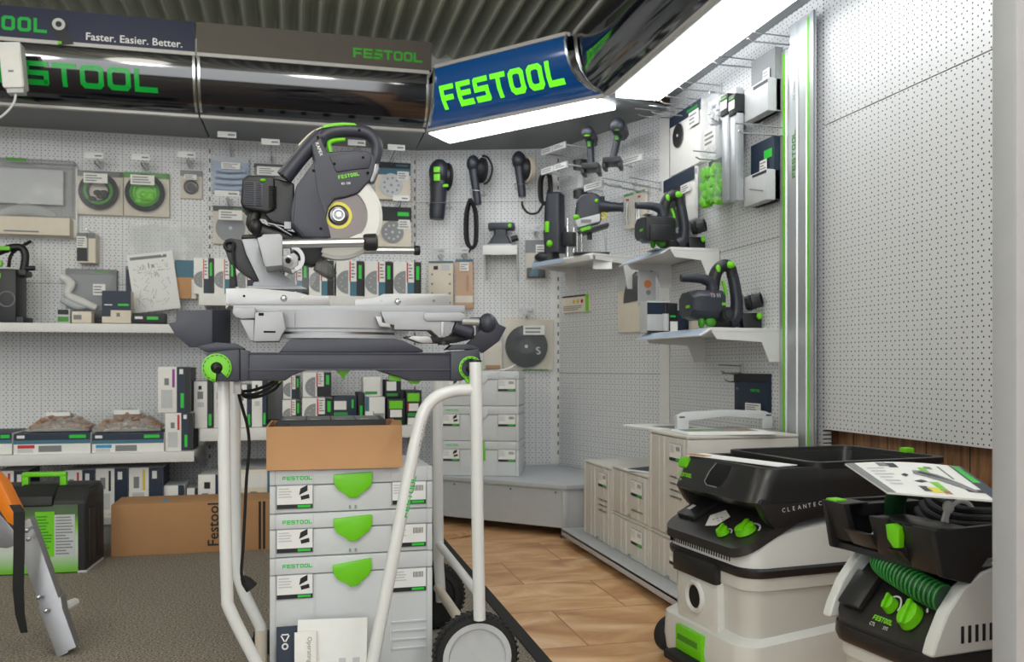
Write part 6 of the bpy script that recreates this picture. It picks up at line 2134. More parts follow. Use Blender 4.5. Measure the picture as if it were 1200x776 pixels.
    b.m('void_black').disc(c + Vector((-.012, -.0045, -.002)), .006, .004, 14)
    b.build('bevel_scale', t, world=True)
    b = MB('clear')
    b.lathe([(.0, 0), (.035, 0), (.038, .012), (.0, .012)], Matrix.Translation(on_y(353, 321, yp + .02)) @ Matrix.Rotation(PI / 2, 4, 'X'), 24)
    b.build('dust_shield', t, world=True)
    b = MB('tool_black').extrude(q([(262, 288), (264, 281), (270, 279), (283, 281), (288, 297), (304, 330), (303, 332), (284, 320), (275, 312), (268, 306)], yp + .02), (0, .05, 0), .005)
    b.tube(q([(267, 284), (273, 284), (273, 300), (275, 318), (277, 336)], yp + .01), .003, 8, smooth=4)
    b.torus(on_y(269, 288, yp + .015), .011, .004, 'y', 18, 8)
    b.build('bevel_lever', t, world=True)
    MB('tool_black').extrude(q([(282, 279), (284, 275), (302, 274), (304, 279)], yp + .01), (0, .05, 0), .004).build('lever_collar', t, world=True)
    # --- rails
    MB('steel').cyl(on_y(328, 286, yp - .085), on_y(428, 284, yp - .085), .0110, n=20).build('rail', t, world=True)
    MB('steel').cyl(on_y(340, 293.5, yp + .09), on_y(486, 293.5, yp + .09), .0092, n=20).build('rail', t, world=True)
    a, c = on_y(426, 284, yp - .085), on_y(442, 283.8, yp - .085)
    MB('tool_black').tube([a, a.lerp(c, .12), a.lerp(c, .88), c], [.016, .0195, .0205, .017], 20).build('rail_cap', t, world=True)
    a, c = on_y(485, 293.5, yp + .09), on_y(492, 293.5, yp + .09)
    MB('tool_black').tube([a, a.lerp(c, .2), a.lerp(c, .85), c], [.011, .0125, .0125, .011], 16).build('rail_cap', t, world=True)
    # --- head
    yh = 2.14
    ho = [(364, 168), (376, 160), (380, 170), (384, 178.5), (400, 177), (416, 176), (430, 177), (439, 181), (440.5, 190), (438, 200), (434, 211), (421, 226), (405, 231), (392, 233.5), (385, 243), (382.5, 254), (384, 268), (388, 279), (370, 280.5), (355, 279), (341, 263), (341, 246), (347, 218), (368.5, 188.5)]
    b = MB('tool_navy').extrude(q(ho, yh), (0, .055, 0), .005, 3)
    b.extrude(q([(386, 182.5), (400, 180), (416, 179), (430, 180.5), (435.5, 183), (435, 189), (432.5, 197), (416, 198.5), (394, 202)], yh - .004), (0, .02, 0), .003)
    b.extrude(q([(347, 219), (368, 190), (372, 222), (384, 262), (388, 278), (358, 278), (343, 262)], yh - .003), (0, .02, 0), .003)
    b.m('void_black')
    for x, y in ((372.3, 160.8), (367.5, 200), (392, 192), (425.5, 184.5), (431, 202.5), (376, 268), (331, 205.5), (421, 152.5)):
        b.ell(on_y(x, y, yh - (.004 if x not in (331, 421) else .012)), (.0034, .0025, .0034), 10)
    b.build('housing', t, world=True)
    b = MB('tool_navy').tube(q([(373, 172), (378, 161), (387, 155.5), (401, 153), (418, 153.5), (431, 156.5), (439, 164), (442, 174), (440, 186), (436, 196)], yh + .027), [.017, .0165, .016, .0163, .0163, .0163, .0155, .014, .013, .013], 16, smooth=4)
    b.build('main_handle', t, world=True)
    b = MB('tool_navy').tube(q([(376, 160), (365, 170), (355, 181), (345, 193), (333, 208)], yh + .027), [.020, .0195, .0188, .0188, .020], 16, smooth=4)
    b.m('tool_black').tube(q([(377, 150), (365, 158), (352, 171)], yh + .03), .0035, 8, smooth=4)
    b.build('carry_handle', t, world=True)
    MB('card_cream').tube(q([(377, 149.5), (366, 155), (356, 164), (350, 171)], yh + .026), .0022, 8, smooth=4).build('trim_strip', t, world=True)
    MB('lime').extrude(q([(376, 150.5), (379, 146.5), (390, 144), (402, 143.2), (416, 144.2), (419, 147), (405, 147), (391, 148)], yh + .012), (0, .03, 0), .0025).build('handle_cap', t, 'lime green', world=True)
    MB('lime').tube(q([(387.5, 178.5), (385.5, 170), (387, 166.5), (394, 164.5), (404.5, 163.5)], yh + .02), [.005, .0055, .006, .0058, .0045], 12, smooth=4).build('trigger', t, 'lime green', world=True)
    a, c = on_y(396.7, 209.6, yh), on_y(421, 205.3, yh)
    hgt = .0085
    ang = math.atan2(c.z - a.z, c.x - a.x)
    wl = (c - a).length
    b = MB('sign_lime').logo(hgt, TM((a.x, yh - .0012, a.z)) @ Matrix.Rotation(-ang, 4, 'Y') @ Matrix.Translation((0, 0, -.001)), depth=0, ew=(wl / hgt - 6 * .18) / 7, gap=.18, st=.22)
    b.build('lettering', t, 'lime green lettering', world=True)
    p = on_y(400, 216.6, yh)
    b = MB('letter_white').text('KS 120', .0052, TM((p.x, yh - .0012, p.z)) @ Matrix.Rotation(-ang * .5, 4, 'Y'), 0, bold=True)
    b.build('marking', t, 'white lettering', world=True)
    b = MB('letter_white')
    a2 = on_y(369.5, 167.5, yh)
    b.text('KAPEX', .0075, TM((a2.x, yh - .0012, a2.z)) @ Matrix.Rotation(math.radians(70), 4, 'Y'), 0, bold=True)
    b.build('marking', t, 'white lettering', world=True)
    # motor
    b = MB('tool_black')
    fr = q([(284, 209), (290, 204.5), (322, 207), (322, 245), (314, 250), (286, 245), (281.5, 238)], yh + .03)
    b.extrude(fr, (0, .11, 0), .008, 3)
    b.extrude(q([(320, 208), (345, 214), (345, 263), (332, 264), (318, 262), (309, 250), (320, 246)], yh + .035), (0, .09, 0), .008, 3)
    b.build('motor', t, world=True)
    b = MB('tool_navy').extrude(q([(285.5, 212), (308, 214), (308, 242), (285.5, 241)], yh + .029), (0, .004, 0), .001).m('void_black')
    for k in range(13):
        y = 213 + k * 2.2
        a, c = on_y(286, y + .2, yh + .028), on_y(306, y + 1.4 + .8, yh + .028)
        b.box(a.x, a.y, c.z, c.x - .016, a.y + .004, a.z - .001)
        b.box(a.x + .026, a.y, c.z, c.x, a.y + .004, a.z - .001)
    for k in range(12):
        y = 218 + k * 2.2
        a, c = on_y(315, y, yh + .028), on_y(324, y + 1.5, yh + .028)
        b.box(a.x, a.y, c.z, c.x, a.y + .004, a.z)
    b.build('vent_grille', t, world=True)
    MB('lime').ell(on_y(308.5, 211.5, yh + .03), (.008, .006, .004), 12).build('motor_button', t, 'lime green', world=True)
    b = MB('tool_black')
    b.tube(q([(300, 248), (296, 262), (305, 270), (320, 275), (345, 280), (360, 283)], yh + .06), [.014, .016, .018, .018, .016, .012], 12, smooth=3)
    b.ell(on_y(300, 266, yh + .05), (.016, .02, .02), 14)
    b.extrude(q([(343, 277), (388, 277), (381, 302), (366, 312), (352, 308), (345, 296)], yh + .03), (0, .05, 0), .006)
    b.build('swing_arm', t, world=True)
    b = MB('steel_dark').cyl(on_y(322, 264, yh + .04), on_y(342, 276, yh + .04), .004).cyl(on_y(314, 262, yh + .04), on_y(340, 267, yh + .04), .0035).box(*(lambda a, c: (a.x, a.y, a.z, c.x, a.y + .02, c.z))(on_y(333, 268, yh + .03), on_y(341, 260, yh + .03)))
    b.build('linkage', t, world=True)
    MB('smoke_dust2').extrude(q([(371, 305), (380, 300), (388, 309), (395, 320), (389, 328), (378, 322), (367, 315)], yh + .03), (0, .04, 0), .004).build('dust_chute', t, world=True)
    # blade, flange and guard
    hub = on_y(396.5, 252.6, yh + .014)
    s = hub.y / 1.02 / FPX
    T = Matrix.Translation(hub) @ Matrix.Rotation(PI / 2, 4, 'X')
    b = MB('blade_steel').lathe([(0, -.001), (40 * s, -.001), (40 * s, .001), (0, .001)], T, 64)
    for k in range(60):
        aa = 2 * PI * k / 60
        b.box(-.0025, -.0012, -.002, .002, .0012, .003, 0, Matrix.Translation(hub) @ Matrix.Rotation(aa, 4, 'Y') @ Matrix.Translation((0, 0, 40 * s)))
    b.build('saw_blade', t, world=True)
    MB('yellow').lathe([(12.4 * s, .0012), (15.8 * s, .0012), (15.8 * s, .0018), (12.4 * s, .0018)], T, 44).build('blade_print', t, 'yellow ring', world=True)
    MB('steel').lathe([(0, .018), (3.2 * s, .018), (4 * s, .016), (4 * s, .012), (7 * s, .012), (7.6 * s, .010), (7.6 * s, .007), (0, .007)], T, 36).m('steel_dark').lathe([(0, .0068), (9.6 * s, .0066), (10.8 * s, .005), (11.6 * s, .003), (11.6 * s, .001), (0, .001)], T, 36).m('steel_dark').lathe([(4.2 * s, .0125), (6 * s, .0125), (6, .0122)][:2], T, 28).build('flange', t, world=True)
    # pale guard: ring sector around the right side of the blade
    R0, R1 = 33 * s, 51.5 * s
    b = MB('guard_white')
    prof = [(R0, .003), (R0 + .002, .008), (R1 - .008, .009), (R1, .003), (R1, -.03), (R1 - .006, -.03), (R1 - .006, -.004), (R0, -.004), (R0, .003)]
    b.lathe(prof, T, 48, math.radians(-112), math.radians(52))
    b.extrude([hub + Vector((x * s, -.006, z * s)) for x, z in ((-14, -28.5), (4, -30), (28, -19), (31, -12), (36, -30), (10, -48), (-6, -48), (-20, -44))], (0, .006, 0), .002)
    b.build('blade_guard', t, world=True)
    MB('steel_dark').extrude(q([(436, 193), (443, 191), (445, 199), (440, 213), (434, 214), (433, 208)], yh + .004), (0, .03, 0), .003).build('guard_link', t, world=True)


mat('sign_lime', (130, 220, 30), 0.4)
mat('smoke_dust2', (64, 64, 60), 0.25, alpha=0.75)
stand()
saw()


# ================================================================== floor things on the left
def floor_left():
    # long brown carton
    a, c = on_z(130, 653, 0), on_z(314, 644, 0)
    L_ = .78
    h = .213
    t = thing('long_carton', 'long brown cardboard carton with vertical black lettering on the carpet', 'box', TM((a.x, a.y, 0), 0))
    MB('card_brown').box(0, 0, 0.0, L_, .235, h, .003).build('carton', t)
    b = MB('letter_black')
    x = on_y(256, 620, a.y).x - a.x
    b.text('Festool', .043, Matrix.Translation((x, -.0012, .024)) @ Matrix.Rotation(-PI / 2, 4, 'Y'), 0, bold=True)
    b.build('lettering', t)
    b = MB('letter_black')
    for px in (304.5, 309.5):
        xx = on_y(px, 620, a.y).x - a.x
        b.quad((xx - .005, -.0012, .004), (xx + .005, -.0012, .004), (xx + .005, -.0012, h - .006), (xx - .005, -.0012, h - .006))
    b.build('stripe', t)
    MB('print_blue').quad((.19, .05, h + .0008), (.215, .06, h + .0008), (.20, .13, h + .0008), (.185, .11, h + .0008)).build('tape', t)
    t = thing('cardboard_scrap', 'torn scrap of brown cardboard on the tiles by the plinth', 'scrap', TM((*on_z(535, 628, .006).xy, .002), .4))
    MB('card_brown').box(-.09, -.03, 0, .06, .03, .004, 0, Matrix.Rotation(-.06, 4, 'Y')).m('card_tan').box(.0, -.02, .004, .09, .03, .008, 0, Matrix.Rotation(.08, 4, 'Y')).build('scrap', t)
    # black and green machine case
    b0 = on_z(102, 670, 0)
    x1, y0 = b0.x, b0.y
    t = thing('machine_case', 'black plastic case with green printed front and lime handle', 'case', TM((x1 - .24, y0, 0), math.radians(-3)))
    w, d, h = .48, .26, .325
    pr = [(0, .0), (0, h * .83), (.03, h * .92), (.06, h), (d - .05, h), (d, h * .9), (d, 0)]
    MB('case_black').xprism(pr, -w / 2, w / 2, .012, 3).box(-w / 2 - .004, .05, h * .84, w / 2 + .006, .2, h * .95, .01).box(w / 2 - .01, .03, .03, w / 2 + .008, .10, h * .74, .012).box(w / 2 - .01, .15, .03, w / 2 + .008, .22, h * .74, .012).build('shell', t)
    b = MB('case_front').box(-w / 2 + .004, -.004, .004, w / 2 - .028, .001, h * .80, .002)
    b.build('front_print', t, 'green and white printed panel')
    b = MB('lime').box(w * .13, -.006, .065, w * .27, -.004, .235)
    lines(b, w * .14, w * .26, .07, .222, 13, -.0064, 'lime_dark', 4)
    b.build('spec_label', t)
    b = MB('print_pale').box(w * .27, -.006, .065, w * .42, -.004, .222)
    lines(b, w * .28, w * .41, .07, .218, 13, -.0064, 'print_grey', 5)
    b.build('spec_label', t)
    b = MB('letter_white').quad((-w * .17, -.0045, .187), (-w * .09, -.0045, .187), (-w * .09, -.0045, .192), (-w * .17, -.0045, .192)).quad((-w * .17, -.0045, .199), (-w * .12, -.0045, .199), (-w * .12, -.0045, .203), (-w * .17, -.0045, .203))
    b.build('marking', t)
    MB('case_black').xprism([(-.004, h * .78), (-.018, h * .80), (-.010, h * .9), (.06, h * 1.02), (.08, h)], -w * .0, w * .26, .006).build('latch', t)
    b = MB('lime')
    b.box(-w * .02, .07, h * 1.10, w * .31, .10, h * 1.155, .005).box(-w * .02, .072, h * .98, w * .03, .098, h * 1.13, .004).box(w * .26, .072, h * .98, w * .31, .098, h * 1.13, .004)
    b.build('handle', t, 'lime green handle')
    MB('shop_grey').box(w / 2 - .03, -.006, .0, w / 2 + .004, .24, .008, .002).build('foot_rail', t)
    # folding aluminium stand
    t = thing('folding_stand', 'aluminium folding stand with orange bar and black strap cut by the left edge', 'stand', TM((*on_z(80, 768, 0).xy, 0)))
    ft = on_z(78, 764, .012)
    kn = at(24, 612, 2.46)
    b = MB('alu_dull')
    ax = (kn - ft)
    side = Vector((.0, 1, 0))
    up = ax.normalized()
    across = up.cross(side).normalized() * .026
    b.extrude([ft - across, ft + across, kn + across, kn - across], side * .05, .003)
    b.build('leg', t, world=True)
    b = MB('alu_dull')
    lo, hi = ft.lerp(kn, .38), ft.lerp(kn, .0)
    b.extrude([lo - across * 1.25, lo + across * 1.15, hi + across * 1.0 + Vector((0, 0, -.005)), hi - across * .2 + Vector((0, 0, -.005))], side * .058, .004)
    b.build('foot_sleeve', t, world=True)
    f2 = at(88, 706, 2.62)
    MB('tag_white').tube([at(66, 717, 2.50), f2], [.018, .013], 10).build('spur_foot', t, world=True)
    b = MB('steel')
    for x, y in ((33, 632), (31, 622), (45, 700), (54, 716)):
        c = at(x, y, 2.40)
        b.ell(c, (.007, .007, .007), 10).cyl(c, c + Vector((0, .06, 0)), .004, n=8)
    b.build('bolt', t, world=True)
    b = MB('orange').extrude([at(-24, 540, 2.42), at(1, 566, 2.42), at(17, 598, 2.42), at(16, 617, 2.42), at(8, 612, 2.42), at(-24, 560, 2.42)], (.01, .05, 0), .004)
    b.build('side_rail', t, 'orange bar', world=True)
    b = MB('alu_dull').extrude([at(-30, 572, 2.44), at(8, 612, 2.44), at(16, 622, 2.44), at(16, 640, 2.44), at(8, 643, 2.44), at(-30, 640, 2.44)], (.01, .05, 0), .003)
    b.build('hinge_plate', t, world=True)
    P = [at(17, 592, 2.36), at(22, 600, 2.35), at(22, 640, 2.35), at(21, 690, 2.35), at(23, 720, 2.36), at(28, 742, 2.37)]
    b = MB('rubber')
    rings = []
    for k, p in enumerate(P):
        wd = .013 if k < 4 else .011 - .003 * (k - 4)
        rings.append([p + Vector((-wd, 0, 0)), p + Vector((wd, 0, 0)), p + Vector((wd, .006, 0)), p + Vector((-wd, .006, 0))])
    b.loft(rings)
    b.build('strap', t, 'black strap', world=True)


floor_left()


# ================================================================== vacuum cleaners
def caster(b, x, y, r=.03):
    b.m('rubber').cyl((x - .012, y, r), (x + .012, y, r), r, n=18)
    b.m('tool_black').box(x - .016, y - .012, r, x + .016, y + .012, r * 2.2, .004)


def vacuum_one():
    """Local x across the front, y into the depth, z up; the front looks along the aisle."""
    M = TM((1.0, 2.06, 0), math.radians(-84))
    t = thing('vacuum_cleaner', 'white and black vacuum cleaner with square black tray, farther of the two', 'vacuum cleaner', M)
    hw = .185
    L_ = .60
    # wheeled chassis
    b = MB('vac_white')
    def zt(x, y):
        return .125 + (.045 if y > .3 else .045 * max(0, (y - .05)) / .25)
    b.loft([rrect(-hw - .010, -.012, hw + .010, L_, .05, .028), rrect(-hw - .016, -.018, hw + .016, L_, .055, .07), rrect(-hw - .012, -.012, hw + .012, L_, .05, zt), rrect(-hw + .004, .012, hw - .004, L_ - .01, .04, lambda x, y: zt(x, y) + .014)])
    b.build('chassis', t)
    for x, y, r, th in ((-hw + .0, .022, .050, .020), (hw - .02, .05, .032, .014), (-hw, L_ - .12, .088, .03), (hw, L_ - .12, .088, .03)):
        b = MB('rubber').tube([(x - th, y, r), (x - th * .7, y, r), (x + th * .7, y, r), (x + th, y, r)], [r * .8, r, r, r * .8], 28)
        b.m('tool_black').cyl((x - th - .003, y, r), (x + th + .003, y, r), r * .35, n=16)
        b.build('wheel', t)
    b = MB('lime').box(-hw * .48, -.026, .028, hw * .20, -.012, .112, .004)
    b.m('lime_dark').xprism([(-.027, .075), (-.0262, .09), (-.02, .08)], -hw * .42, hw * .10)
    b.build('brake_plate', t, 'lime green brake plate')
    MB('rubber').box(-hw * .5, -.06, .026, hw * .2, -.02, .05, .008).build('brake_pedal', t)
    # container
    b = MB('vac_light').loft([rrect(-hw + .006, .016, hw - .006, L_ - .02, .045, .12), rrect(-hw + .002, .012, hw - .002, L_ - .016, .048, .25), rrect(-hw - .006, .004, hw + .006, L_ - .01, .05, .254), rrect(-hw - .006, .004, hw + .006, L_ - .01, .05, .283)])
    b.build('container', t)
    b = MB('vac_white').box(-hw * .62, -.006, .11, hw * .42, .03, .268, .012)
    b.build('inlet_block', t)
    b = MB('vac_white').torus((-hw * .12, -.008, .196), .036, .007, 'y', 32, 10)
    b.m('void_black').disc((-hw * .12, -.0075, .196), .034, .002, 32)
    b.m('tool_black').lathe([(.034, .0), (.03, -.03)], Matrix.Translation((-hw * .12, -.008, .196)) @ Matrix.Rotation(PI / 2, 4, 'X'), 28)
    b.build('hose_inlet', t)
    # black seal band with latch
    b = MB('vac_black').loft([rrect(-hw - .010, .0, hw + .010, L_ - .006, .055, .284), rrect(-hw - .014, -.004, hw + .014, L_ - .002, .058, .292), rrect(-hw - .014, -.004, hw + .014, L_ - .002, .058, .302), rrect(-hw - .008, .002, hw + .008, L_ - .006, .055, .307)])
    b.build('seal_band', t)
    MB('vac_black').box(-hw * .66, -.014, .246, hw * .42, .01, .296, .005).build('container_latch', t)
    # head: lower rim, side walls, control panel
    def zh(x, y):
        f = min(1, max(0, (y - .012) / .16))
        return .352 + .078 * f
    b = MB('vac_white').loft([rrect(-hw - .006, .002, hw + .006, L_ - .008, .055, .306), rrect(-hw - .004, .002, hw + .004, L_ - .01, .055, .34), rrect(-hw, .008, hw, L_ - .015, .055, zh), rrect(-hw + .012, .02, hw - .012, L_ - .03, .05, lambda x, y: zh(x, y) + .006)])
    b.build('head', t)
    b = MB('tool_black')
    for k in range(26):
        x = -hw * .86 + k * (hw * 1.5 / 25)
        b.box(x, -.0005, .314, x + .0022, .006, .338)
    b.build('vent_slot', t)
    # sloping black control panel
    def pz(y):
        return .350 + (y + .012) * .50
    b = MB('vac_panel')
    rings = []
    for dz in (0.0, .022):
        r = rrect(-hw - .004, -.014, hw + .004, .20, .05, 0)
        rings.append([Vector((p.x, p.y, pz(p.y) - .02 + dz)) for p in r])
    b.loft(rings)
    b.build('control_panel', t)
    P = Matrix.Translation((0, 0, pz(0) + .0025)) @ Matrix.Rotation(math.atan(.5), 4, 'X')

    def knob(x, y, r, nm='knob'):
        b = MB('lime').lathe([(0, .016), (r * .9, .014), (r, 0), (0, 0)], P @ Matrix.Translation((x, y, .002)), 28)
        b.box(-r * .22, -r * .95, .012, r * .22, r * .95, .021, .002, P @ Matrix.Translation((x, y, .002)) @ Matrix.Rotation(.5, 4, 'Z'))
        b.build(nm, t, 'lime green knob')
        b = MB('print_pale').lathe([(r * 1.25, .0), (r * 1.25, .0012), (r * 1.42, .0012), (r * 1.42, .0)], P @ Matrix.Translation((x, y, .0012)), 24, .4, 2.6)
        b.build('dial_mark', t)
    knob(.066, .022, .0165)
    knob(.122, .052, .0265)
    MB('vac_black').box(-hw * .93, .035, 0, -hw * .46, .135, .012, .004, P).build('socket_cover', t)
    b = MB('letter_white').quad(*[P @ Vector(v) for v in ((-hw * .84, .06, .0128), (-hw * .74, .06, .0128), (-hw * .74, .082, .0128), (-hw * .84, .082, .0128))])
    b.build('socket_mark', t)
    b = MB('card_white')
    b._faces([P @ Vector(v) for v in ((-.060, .07, .003), (-.024, .028, .003), (.010, .04, .003), (.012, .085, .003), (-.035, .105, .003))], [(0, 1, 2, 3, 4)])
    b.m('print_grey')
    for k in range(5):
        b._faces([P @ Vector((-.03 + .008 * k + dx, .055 + .008 * (k % 3) + dy, .0034)) for dx, dy in ((0, 0), (.005, .002), (.004, .006), (-.001, .005))], [(0, 1, 2, 3)])
    b.build('sticker', t)
    # black tray on top: front face leans back, side skirts dip towards the front
    z1 = .540
    b = MB('vac_black')
    R = .05
    rings = [rrect(-hw + .03, .11, hw - .012, L_ - .03, R, .418), rrect(-hw + .006, .034, hw - .0, L_ - .01, R, .450), rrect(-hw - .006, .016, hw + .010, L_ + .002, R, .460), rrect(-hw - .004, .034, hw + .009, L_ + .006, R, .500), rrect(-hw, .052, hw + .006, L_ + .010, R, z1 - .005), rrect(-hw + .003, .055, hw + .003, L_ + .006, R, z1), rrect(-hw + .024, .076, hw - .016, L_ - .018, R * .7, z1 - .001), rrect(-hw + .034, .10, hw - .026, L_ - .03, R * .7, z1 - .07)]
    b.loft(rings)
    for s in (-1, 1):
        x0, x1 = (hw - .022, hw + .0085) if s > 0 else (-hw - .0045, -hw + .022)
        b.xprism([(.034, .458), (.056, .420), (.078, .398), (.105, .400), (.26, .432), (L_ - .05, .446), (L_ - .05, .470), (.04, .470)], x0, x1, .006)
    b.build('tray', t)
    b = MB('vac_black').loft([rrect(-hw - .004, .19, hw + .008, L_ + .012, .04, z1 - .005), rrect(-hw - .004, .19, hw + .008, L_ + .012, .04, z1 + .010), rrect(-hw + .016, .21, hw - .012, L_ - .01, .03, z1 + .010), rrect(-hw + .018, .21, hw - .014, L_ - .012, .03, z1 - .005)], False)
    b.build('rim', t)
    T = Matrix.Translation((0, .0155, .460)) @ Matrix.Rotation(-math.atan2(.036, .075), 4, 'X') @ Matrix.Diagonal((1, 1, .80, 1))
    # grip recess in the leaning front face
    b = MB('void_black').extrude([T @ Vector((x, -.0012, z)) for x, z in ((-.010, .102), (.052, .102), (.054, .07), (.044, .034), (.030, .026), (-.014, .026), (-.030, .036), (-.026, .07))], T.to_3x3() @ Vector((0, .004, 0)), .001)
    b.m('print_grey').tube([T @ Vector(v) for v in ((-.012, -.002, .102), (-.027, -.002, .07), (-.031, -.002, .036), (-.015, -.002, .0245), (.030, -.002, .0245))], .0016, 6)
    b.build('grip_recess', t)
    b = MB('vac_black').extrude([T @ Vector((x, -.001, z)) for x, z in ((.058, .10), (.10, .098), (.074, .02), (.048, .03), (.058, .07))], T.to_3x3() @ Vector((0, .004, 0)), .002)
    b.build('grip_cheek', t)
    MB('lime').box(-hw + .004, -.008, .066, -hw + .046, .014, .104, .007, T).build('tray_latch', t, 'lime green')
    MB('lime').box(hw * .2, L_ - .01, z1 - .02, hw * .34, L_ + .02, z1 + .022, .004).build('rear_latch', t, 'lime green')
    b = MB('sign_lime').logo(.0135, T @ Matrix.Translation((-hw + .020, -.001, .036)), depth=.0006, ew=.62, gap=.12)
    b.m('letter_white').text('CT 26', .007, T @ Matrix.Translation((-hw + .020, -.0016, .022)), 0)
    # side wordmark on the near long side (local +x)
    S = Matrix.Translation((hw + .0108, .085, .436)) @ Matrix.Rotation(PI / 2, 4, 'Z') @ Matrix.Rotation(math.radians(-2), 4, 'X') @ Matrix.Rotation(math.radians(-6), 4, 'Y')
    x = .01
    for ch in 'CLEANTEC':
        b.text(ch, .0098, S @ Matrix.Translation((x, .0, 0)), 0)
        x += .0150
    b.build('lettering', t)
    o = thing('paper_strip', 'thin white paper lying on the tray edge of the farther vacuum', 'paper', TM(M @ Vector((0, .10, z1 + .0015)), math.radians(-84)))
    MB('paper').box(-.16, -.03, 0, .17, .035, .002, 0, Matrix.Rotation(.18, 4, 'Z')).m('card_brown').box(-.16, -.03, .002, -.09, .0, .003, 0, Matrix.Rotation(.18, 4, 'Z')).build('sheet', o)
    return t


def vacuum_two():
    M = TM((1.015, 1.385, 0), math.radians(-84)) @ Matrix.Diagonal((.74, .95, .962, 1))
    t = thing('vacuum_cleaner', 'white and black vacuum cleaner with green hose coiled in it, nearer of the two', 'vacuum cleaner', M)
    hw = .178
    L_ = .52
    b = MB('vac_light').loft([rrect(-hw + .01, .02, hw - .01, L_, .07, .03), rrect(-hw + .006, .012, hw - .006, L_, .075, .14), rrect(-hw, .006, hw, L_, .08, .278)])
    b.m('vac_white').loft([rrect(-hw - .003, .0, hw + .003, L_, .08, .25), rrect(-hw - .004, .0, hw + .004, L_, .08, .278)])
    b.build('container', t)
    for x, y, r, th in ((-hw + .04, .06, .032, .014), (hw - .04, .06, .032, .014), (-hw + .01, L_ - .1, .078, .02), (hw - .01, L_ - .1, .078, .02)):
        MB('rubber').tube([(x - th, y, r), (x - th * .7, y, r), (x + th * .7, y, r), (x + th, y, r)], [r * .8, r, r, r * .8], 24).build('wheel', t)
    b = MB('vac_black').loft([rrect(-hw - .008, -.012, hw + .006, L_ + .004, .085, .279), rrect(-hw - .012, -.018, hw + .010, L_ + .006, .09, .29), rrect(-hw - .010, -.016, hw + .008, L_ + .006, .088, .312)])
    b.build('seal_band', t)
    # black front panel (sloping) with knobs
    def pz(y):
        return .318 + (y + .012) * 1.15
    b = MB('vac_panel')
    rings = []
    r = rrect(-hw + .006, -.012, hw - .010, .15, .07, 0)
    for dz in (-.02, .008):
        rings.append([Vector((p.x, p.y, min(pz(p.y), .318 + .125) + dz - .008)) for p in r])
    b.loft(rings)
    b.build('control_panel', t)
    ang = math.atan(1.15)
    P = Matrix.Translation((0, -.012, .3195)) @ Matrix.Rotation(ang, 4, 'X')

    def knob(x, y, r):
        b = MB('lime').lathe([(0, .018), (r * .88, .016), (r, 0), (0, 0)], P @ Matrix.Translation((x, y, .002)), 28)
        b.box(-r * .2, -r * .95, .014, r * .2, r * .95, .024, .002, P @ Matrix.Translation((x, y, .002)) @ Matrix.Rotation(.25, 4, 'Z'))
        b.build('knob', t, 'lime green knob')
    knob(.010, .058, .0165)
    knob(.080, .050, .027)
    b = MB('letter_white').lathe([(.021, 0), (.021, .001), (.0245, .001), (.0245, 0)], P @ Matrix.Translation((.010, .058, .0015)), 24, -.2, 2.2)
    for a in (.7, 1.5, 2.3):
        b.cbox((0, 0, 0), (.009, .004, .001), 0, P @ Matrix.Translation((0.080 + .036 * math.cos(a), .050 + .036 * math.sin(a), .002)) @ Matrix.Rotation(a - PI / 2, 4, 'Z'))
    T = P @ Matrix.Translation((-.022, .022, .0025)) @ Matrix.Rotation(-PI / 2, 4, 'X')
    b.m('sign_lime').logo(.010, T, depth=0, ew=.75)
    b.m('letter_white').text('CTL', .007, P @ Matrix.Translation((-.022, .010, .0025)) @ Matrix.Rotation(-PI / 2, 4, 'X'), 0).text('SYS', .007, P @ Matrix.Translation((.022, .010, .0025)) @ Matrix.Rotation(-PI / 2, 4, 'X'), 0)
    b.build('panel_print', t)
    MB('vac_black').box(-hw * .80, .028, 0, -hw * .36, .108, .014, .006, P).build('socket_cover', t)
    # pale curved side cheeks
    for s, nm in ((-1, 'far'), (1, 'near')):
        prof = [(-.014, .313), (-.004, .34), (.02, .385), (.055, .425), (.10, .452), (.15, .462), (L_ - .01, .462), (L_ + .004, .44), (L_ + .004, .313)]
        x0, x1 = (-hw - .008, -hw + .022) if s < 0 else (hw - .030, hw + .006)
        MB('vac_white').xprism(prof, x0, x1, .008, 3).build('side_cheek', t)
    b = MB('vac_white').box(-hw + .02, .14, .313, hw - .02, L_, .42, .01)
    b.build('head', t)
    b = MB('tool_black')
    for k in range(15):
        y = .050 + k * .0165
        b.box(hw + .0035, y, .332, hw + .0072, y + .007, .362, .001)
    b.build('vent_slot', t)
    # green ribbed hose below the tray
    P1 = [(-.11, .125, .435), (-.085, .072, .435), (-.04, .048, .432), (.03, .036, .424), (.09, .034, .414), (.15, .04, .404)]
    pts, _ = spline([Vector(p) for p in P1], [0] * len(P1), 5)
    b = MB('hose_green').tube(pts, .0235, 14)
    L = [(pts[i + 1] - pts[i]).length for i in range(len(pts) - 1)]
    tot, s = sum(L), 0.0
    while s < tot:
        k, u = 0, s
        while k < len(L) - 1 and u > L[k]:
            u -= L[k]
            k += 1
        p = pts[k].lerp(pts[k + 1], min(1, u / L[k]))
        d = (pts[k + 1] - pts[k]).normalized()
        b.m('hose_rib').torus((0, 0, 0), .0235, .0032, 'z', 16, 6, Matrix.Translation(p) @ d.to_track_quat('Z', 'Y').to_matrix().to_4x4())
        s += .0125
    b.build('hose', t, 'green ribbed hose')
    # black tray with cut-outs: walls built separately so the notches are open
    z0, z1 = .456, .545
    th = .014
    f = -.006
    b = MB('vac_black')
    n0, n1 = -.105, -.018
    def wall(x0, x1, za, zb_):
        b.extrude([Vector((x0, f + .018, za)), Vector((x1, f + .018, za)), Vector((x1, f - .006, zb_)), Vector((x0, f - .006, zb_))], (0, th, 0), .003)
    wall(-hw - .004, n0, z0 + .012, z1)
